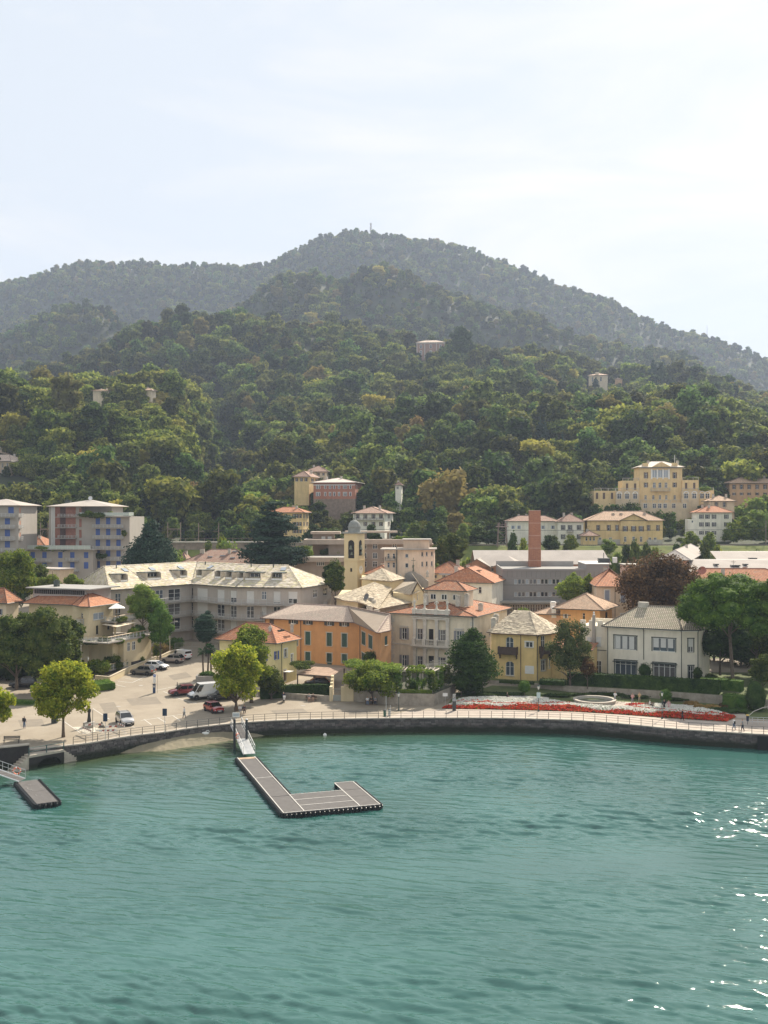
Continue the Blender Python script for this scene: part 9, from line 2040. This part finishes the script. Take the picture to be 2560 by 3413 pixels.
vm = mat('viaduct_stone',(.27,.22,.18),.95,.3,.8,bump=.4,streak=.3);vz = 20.4;va = empty('railway_wall',(((555-CX)/F*331),331,8),0,'old stone railway retaining wall with blind arches','wall');q = MB();Lw = (1025-555)/F*331;q.box(0,Lw,0,1.5,-2,vz-8,vm);q.build('wall',None,va);MB().box(-.2,Lw+.2,-.25,1.5,vz-7.999,vz-7.6,stone_trim).build('coping',None,va)
for k,px in enumerate((725,800,835,870)):
 x = (px-555)/F*331;q = MB();n = 12;r_ = 3.2
 for i in range(n): a0,a1 = math.pi*i/n,math.pi*(i+1)/n;q.face([(x+r_*math.cos(a0),-.12,6.6+r_*math.sin(a0)),(x+(r_+.55)*math.cos(a0),-.12,6.6+(r_+.55)*math.sin(a0)),(x+(r_+.55)*math.cos(a1),-.12,6.6+(r_+.55)*math.sin(a1)),(x+r_*math.cos(a1),-.12,6.6+r_*math.sin(a1))],stone_trim)
 q.build('arch',None,va)
railing(va,[Vector((0,.5,vz-7.6)),Vector((Lw,.5,vz-7.6))],1.0,mastm,1,3.,0,r=.05)
# scattered town and embankment planting (individual copies)
bushp = [leaf_mesh('bush_crown',crown_lobes(3.4,2.8,-.2,9,200+i),420,.28,G[m],210+i,.8) for i,m in enumerate(('plane','lime','bright','laurel'))]
treep = [leaf_mesh('tree_crown',crown_lobes(6,7.5,.6,12,220+i),1100,.34,G[m],230+i,.75) for i,m in enumerate(('plane','lime','bright','laurel'))]
rb_ = random.Random(77);LBb = ['green bush on the railway embankment','dark green bush on the railway embankment','yellow-green bush on the railway embankment','very dark bush on the railway embankment']
for i in range(235):
 px = rb_.uniform(-80,2640);Y = rb_.uniform(300,324);k = rb_.choice([0,1,1,2,3,0]);o = mobj('embankment_bush',bushp[k],None,((px-CX)/F*Y,Y,g(Y)),rb_.uniform(0,6));s_ = rb_.uniform(.8,1.7);o.scale = (s_,s_,s_*rb_.uniform(.7,1));tag(o,LBb[k],'bush','bushes on the railway embankment')
def town_tree(px,D,tp,wpx,k,label,z=None):
 z0 = g(D) if z is None else z;zt = CAMZ-(tp-CY)*D/F;o = mobj('town_tree',treep[k],None,((px-CX)/F*D,D,z0-.3),px % 6);w_ = wpx*D/F/6.2;h_ = (zt-z0)/8.2;o.scale = (w_,w_,h_);return tag(o,label,'tree','trees among the town houses')
for i,(px,D,tp,wp,k) in enumerate(((1715,296,1772,50,3),(1745,300,1785,50,0),(2085,292,1812,60,3),(2120,290,1800,60,1),(2155,293,1808,60,1),(2185,296,1815,50,0),(2050,300,1832,50,2),(2300,330,1765,70,0),(2370,328,1768,55,0),(2260,300,1810,60,3),(2345,305,1800,55,1),(2390,300,1808,60,0),(2430,290,1835,50,3),(2475,292,1838,60,2),(2520,290,1832,80,1),(2480,345,1712,110,0),(2540,347,1690,110,2),(2500,372,1650,120,2),(2560,375,1640,120,0),(2440,347,1735,80,0),
   (770,300,1790,90,2),(740,304,1782,70,0),(690,310,1800,60,1),(590,270,1815,80,2),(610,300,1830,60,1),(1430,330,1740,90,3),(1380,330,1735,90,1),(1470,335,1738,80,1),(1545,335,1738,55,2),(1590,338,1745,90,1),(1640,336,1760,80,3),(1560,282,1850,40,2),(1545,268,1862,40,0),(1240,335,1745,60,3),(1040,338,1745,70,3),(1110,336,1755,90,1),(460,320,1770,90,1),(1800,300,1835,60,1),(1850,302,1835,60,3),(1640,300,1838,60,1),(1600,300,1835,60,0),(1900,330,1778,60,0),(1830,330,1780,60,3),(2030,328,1790,60,2),(1850,330,1782,40,1),(330,240,1975,60,1),(60,255,1880,80,3))):
 town_tree(px,D,tp,wp,k,'%s tree %s' % (['green','dark green','yellow-green','very dark'][k],['left of the town centre' if px < 900 else 'near the middle of the town behind the houses' if px < 1700 else 'at the right side of the town behind the houses'][0]))
ro = random.Random(31)
for sd_ in (-1,1):
 for i in range(46):
  px = ro.uniform(-620,-110) if sd_ < 0 else ro.uniform(2700,3500);D = ro.uniform(172,300);k = ro.choice([0,0,1,3]);h_ = ro.uniform(7,11);town_tree(px,D,CY-(g(D)+h_-CAMZ)*F/D,ro.uniform(6,9)*F/D,k,'%s tree in the gardens beyond the %s edge of the town' % (['green','dark green','yellow-green','very dark'][k],'left' if sd_ < 0 else 'right'))
# landmark trees of the hill
def hill_tree(px,_D,tp,wpx,hm,m,label,kind='round',seed=1,n=1500,leaf=.7,k=12):
 D = find_D(px,tp,hm);z0 = hz(px,D)-.5;w_ = wpx*D/F;lb = crown_lobes(w_,hm+.5,.3,k,seed,kind);tag(mobj('hill_tree',leaf_mesh('hill_tree',lb,n,leaf,G[m],seed,.85),None,((px-CX)/F*D,D,z0)),label,'tree')
hill_tree(1535,960,1086,92,36,'laurel','huge round dark tree beside the hilltop villa',seed=301,n=3000,leaf=.9,k=20);hill_tree(1582,965,1092,60,34,'laurel','second dark tree right of the huge round one on the hilltop',seed=302,n=2000,leaf=.9)
hill_tree(1985,760,1258,24,15,'cedar','narrow dark cypress before the cream hilltop villa','column',303,1400,.5,10);hill_tree(2178,800,1200,36,29,'cedar','broad dark cypress pair on the right ridge, left one','column',304,1600,.55,9);hill_tree(2205,805,1192,44,31,'laurel','ragged dark tree right of the broad cypress on the ridge','round',305,1400,.55)
hill_tree(1220,880,1090,70,24,'cedar','dark conifer group on the central shoulder of the hill','cone',306,2500,.8,10);hill_tree(1305,860,1128,90,15,'lime','rounded tree left of the hilltop villa',seed=307,n=2000);hill_tree(1450,560,1320,150,19,'bright','large sunlit yellow-green tree in the middle of the hillside',seed=308,n=3500,leaf=.6,k=18);hill_tree(1390,555,1385,90,14,'gold','reddish-brown tree below the large sunlit tree',seed=309,n=1800,leaf=.6)
hill_tree(1012,640,1385,42,11,'gold','small bright golden tree on the dark hillside',seed=310,n=1200,leaf=.5);hill_tree(1680,420,1555,75,15,'plane','sunlit pale tree low on the hillside, left of two',seed=311,n=2200,leaf=.45);hill_tree(1812,415,1562,78,15,'plane','sunlit pale tree low on the hillside, right of two',seed=312,n=2200,leaf=.45);hill_tree(720,470,1480,95,15,'plane','sunlit tree on the left spur of the hill',seed=313,n=2600,leaf=.5);hill_tree(640,470,1600,90,14,'gold','brownish tree low on the left spur',seed=314,n=2000,leaf=.5);hill_tree(310,430,1500,110,15,'plane','pale green tree above the left tower block',seed=315,n=2400,leaf=.5)
# transmitter mast on the summit
P = WD(1236,790,2250);mb_ = empty('transmitter_mast',P-Vector((0,0,8)),0,'lattice transmitter mast on the summit of the mountain','mast');q = MB();h = 38
for sx,sy in ((-1.6,-1),(1.6,-1),(0,1.6)): q.tube([(sx,sy,0),(sx*.5,sy*.5,h)],.35,4,mastm)
for k in range(7): q.tube([(-1.5,-1,k*5),(1.3,-1,k*5+5)],.22,4,mastm);q.tube([(1.5,-1,k*5),(-1.3,-1,k*5+5)],.22,4,mastm)
q.build('lattice',None,mb_);q = MB()
for z in (20,27,34): q.box(-2.2,2.2,-1.5,1.5,z,z+2.2,lampwht)
q.build('antenna',None,mb_)
tag(MB().tube([(0,0,0),(0,0,24)],[.5,.2],5,mastm).build('mast',None,None,WD(2357,1112,2250)-Vector((0,0,6))),'thin mast on the right ridge of the mountain','mast')
# ------------------------------------------------------------------ haze
hb = MB().box(-5200,5200,-60,3640,-4.5,680);hm = bpy.data.materials.new('haze_air');hm.use_nodes = True
t = hm.node_tree;t.nodes.clear();o_ = t.nodes.new('ShaderNodeOutputMaterial');pv = t.nodes.new('ShaderNodeVolumePrincipled')
pv.inputs['Color'].default_value = (.66,.78,1,1);pv.inputs['Density'].default_value = HAZE;pv.inputs['Anisotropy'].default_value = .2
t.links.new(pv.outputs[0],o_.inputs['Volume'])
tag(hb.build('haze',hm),kind='stuff')
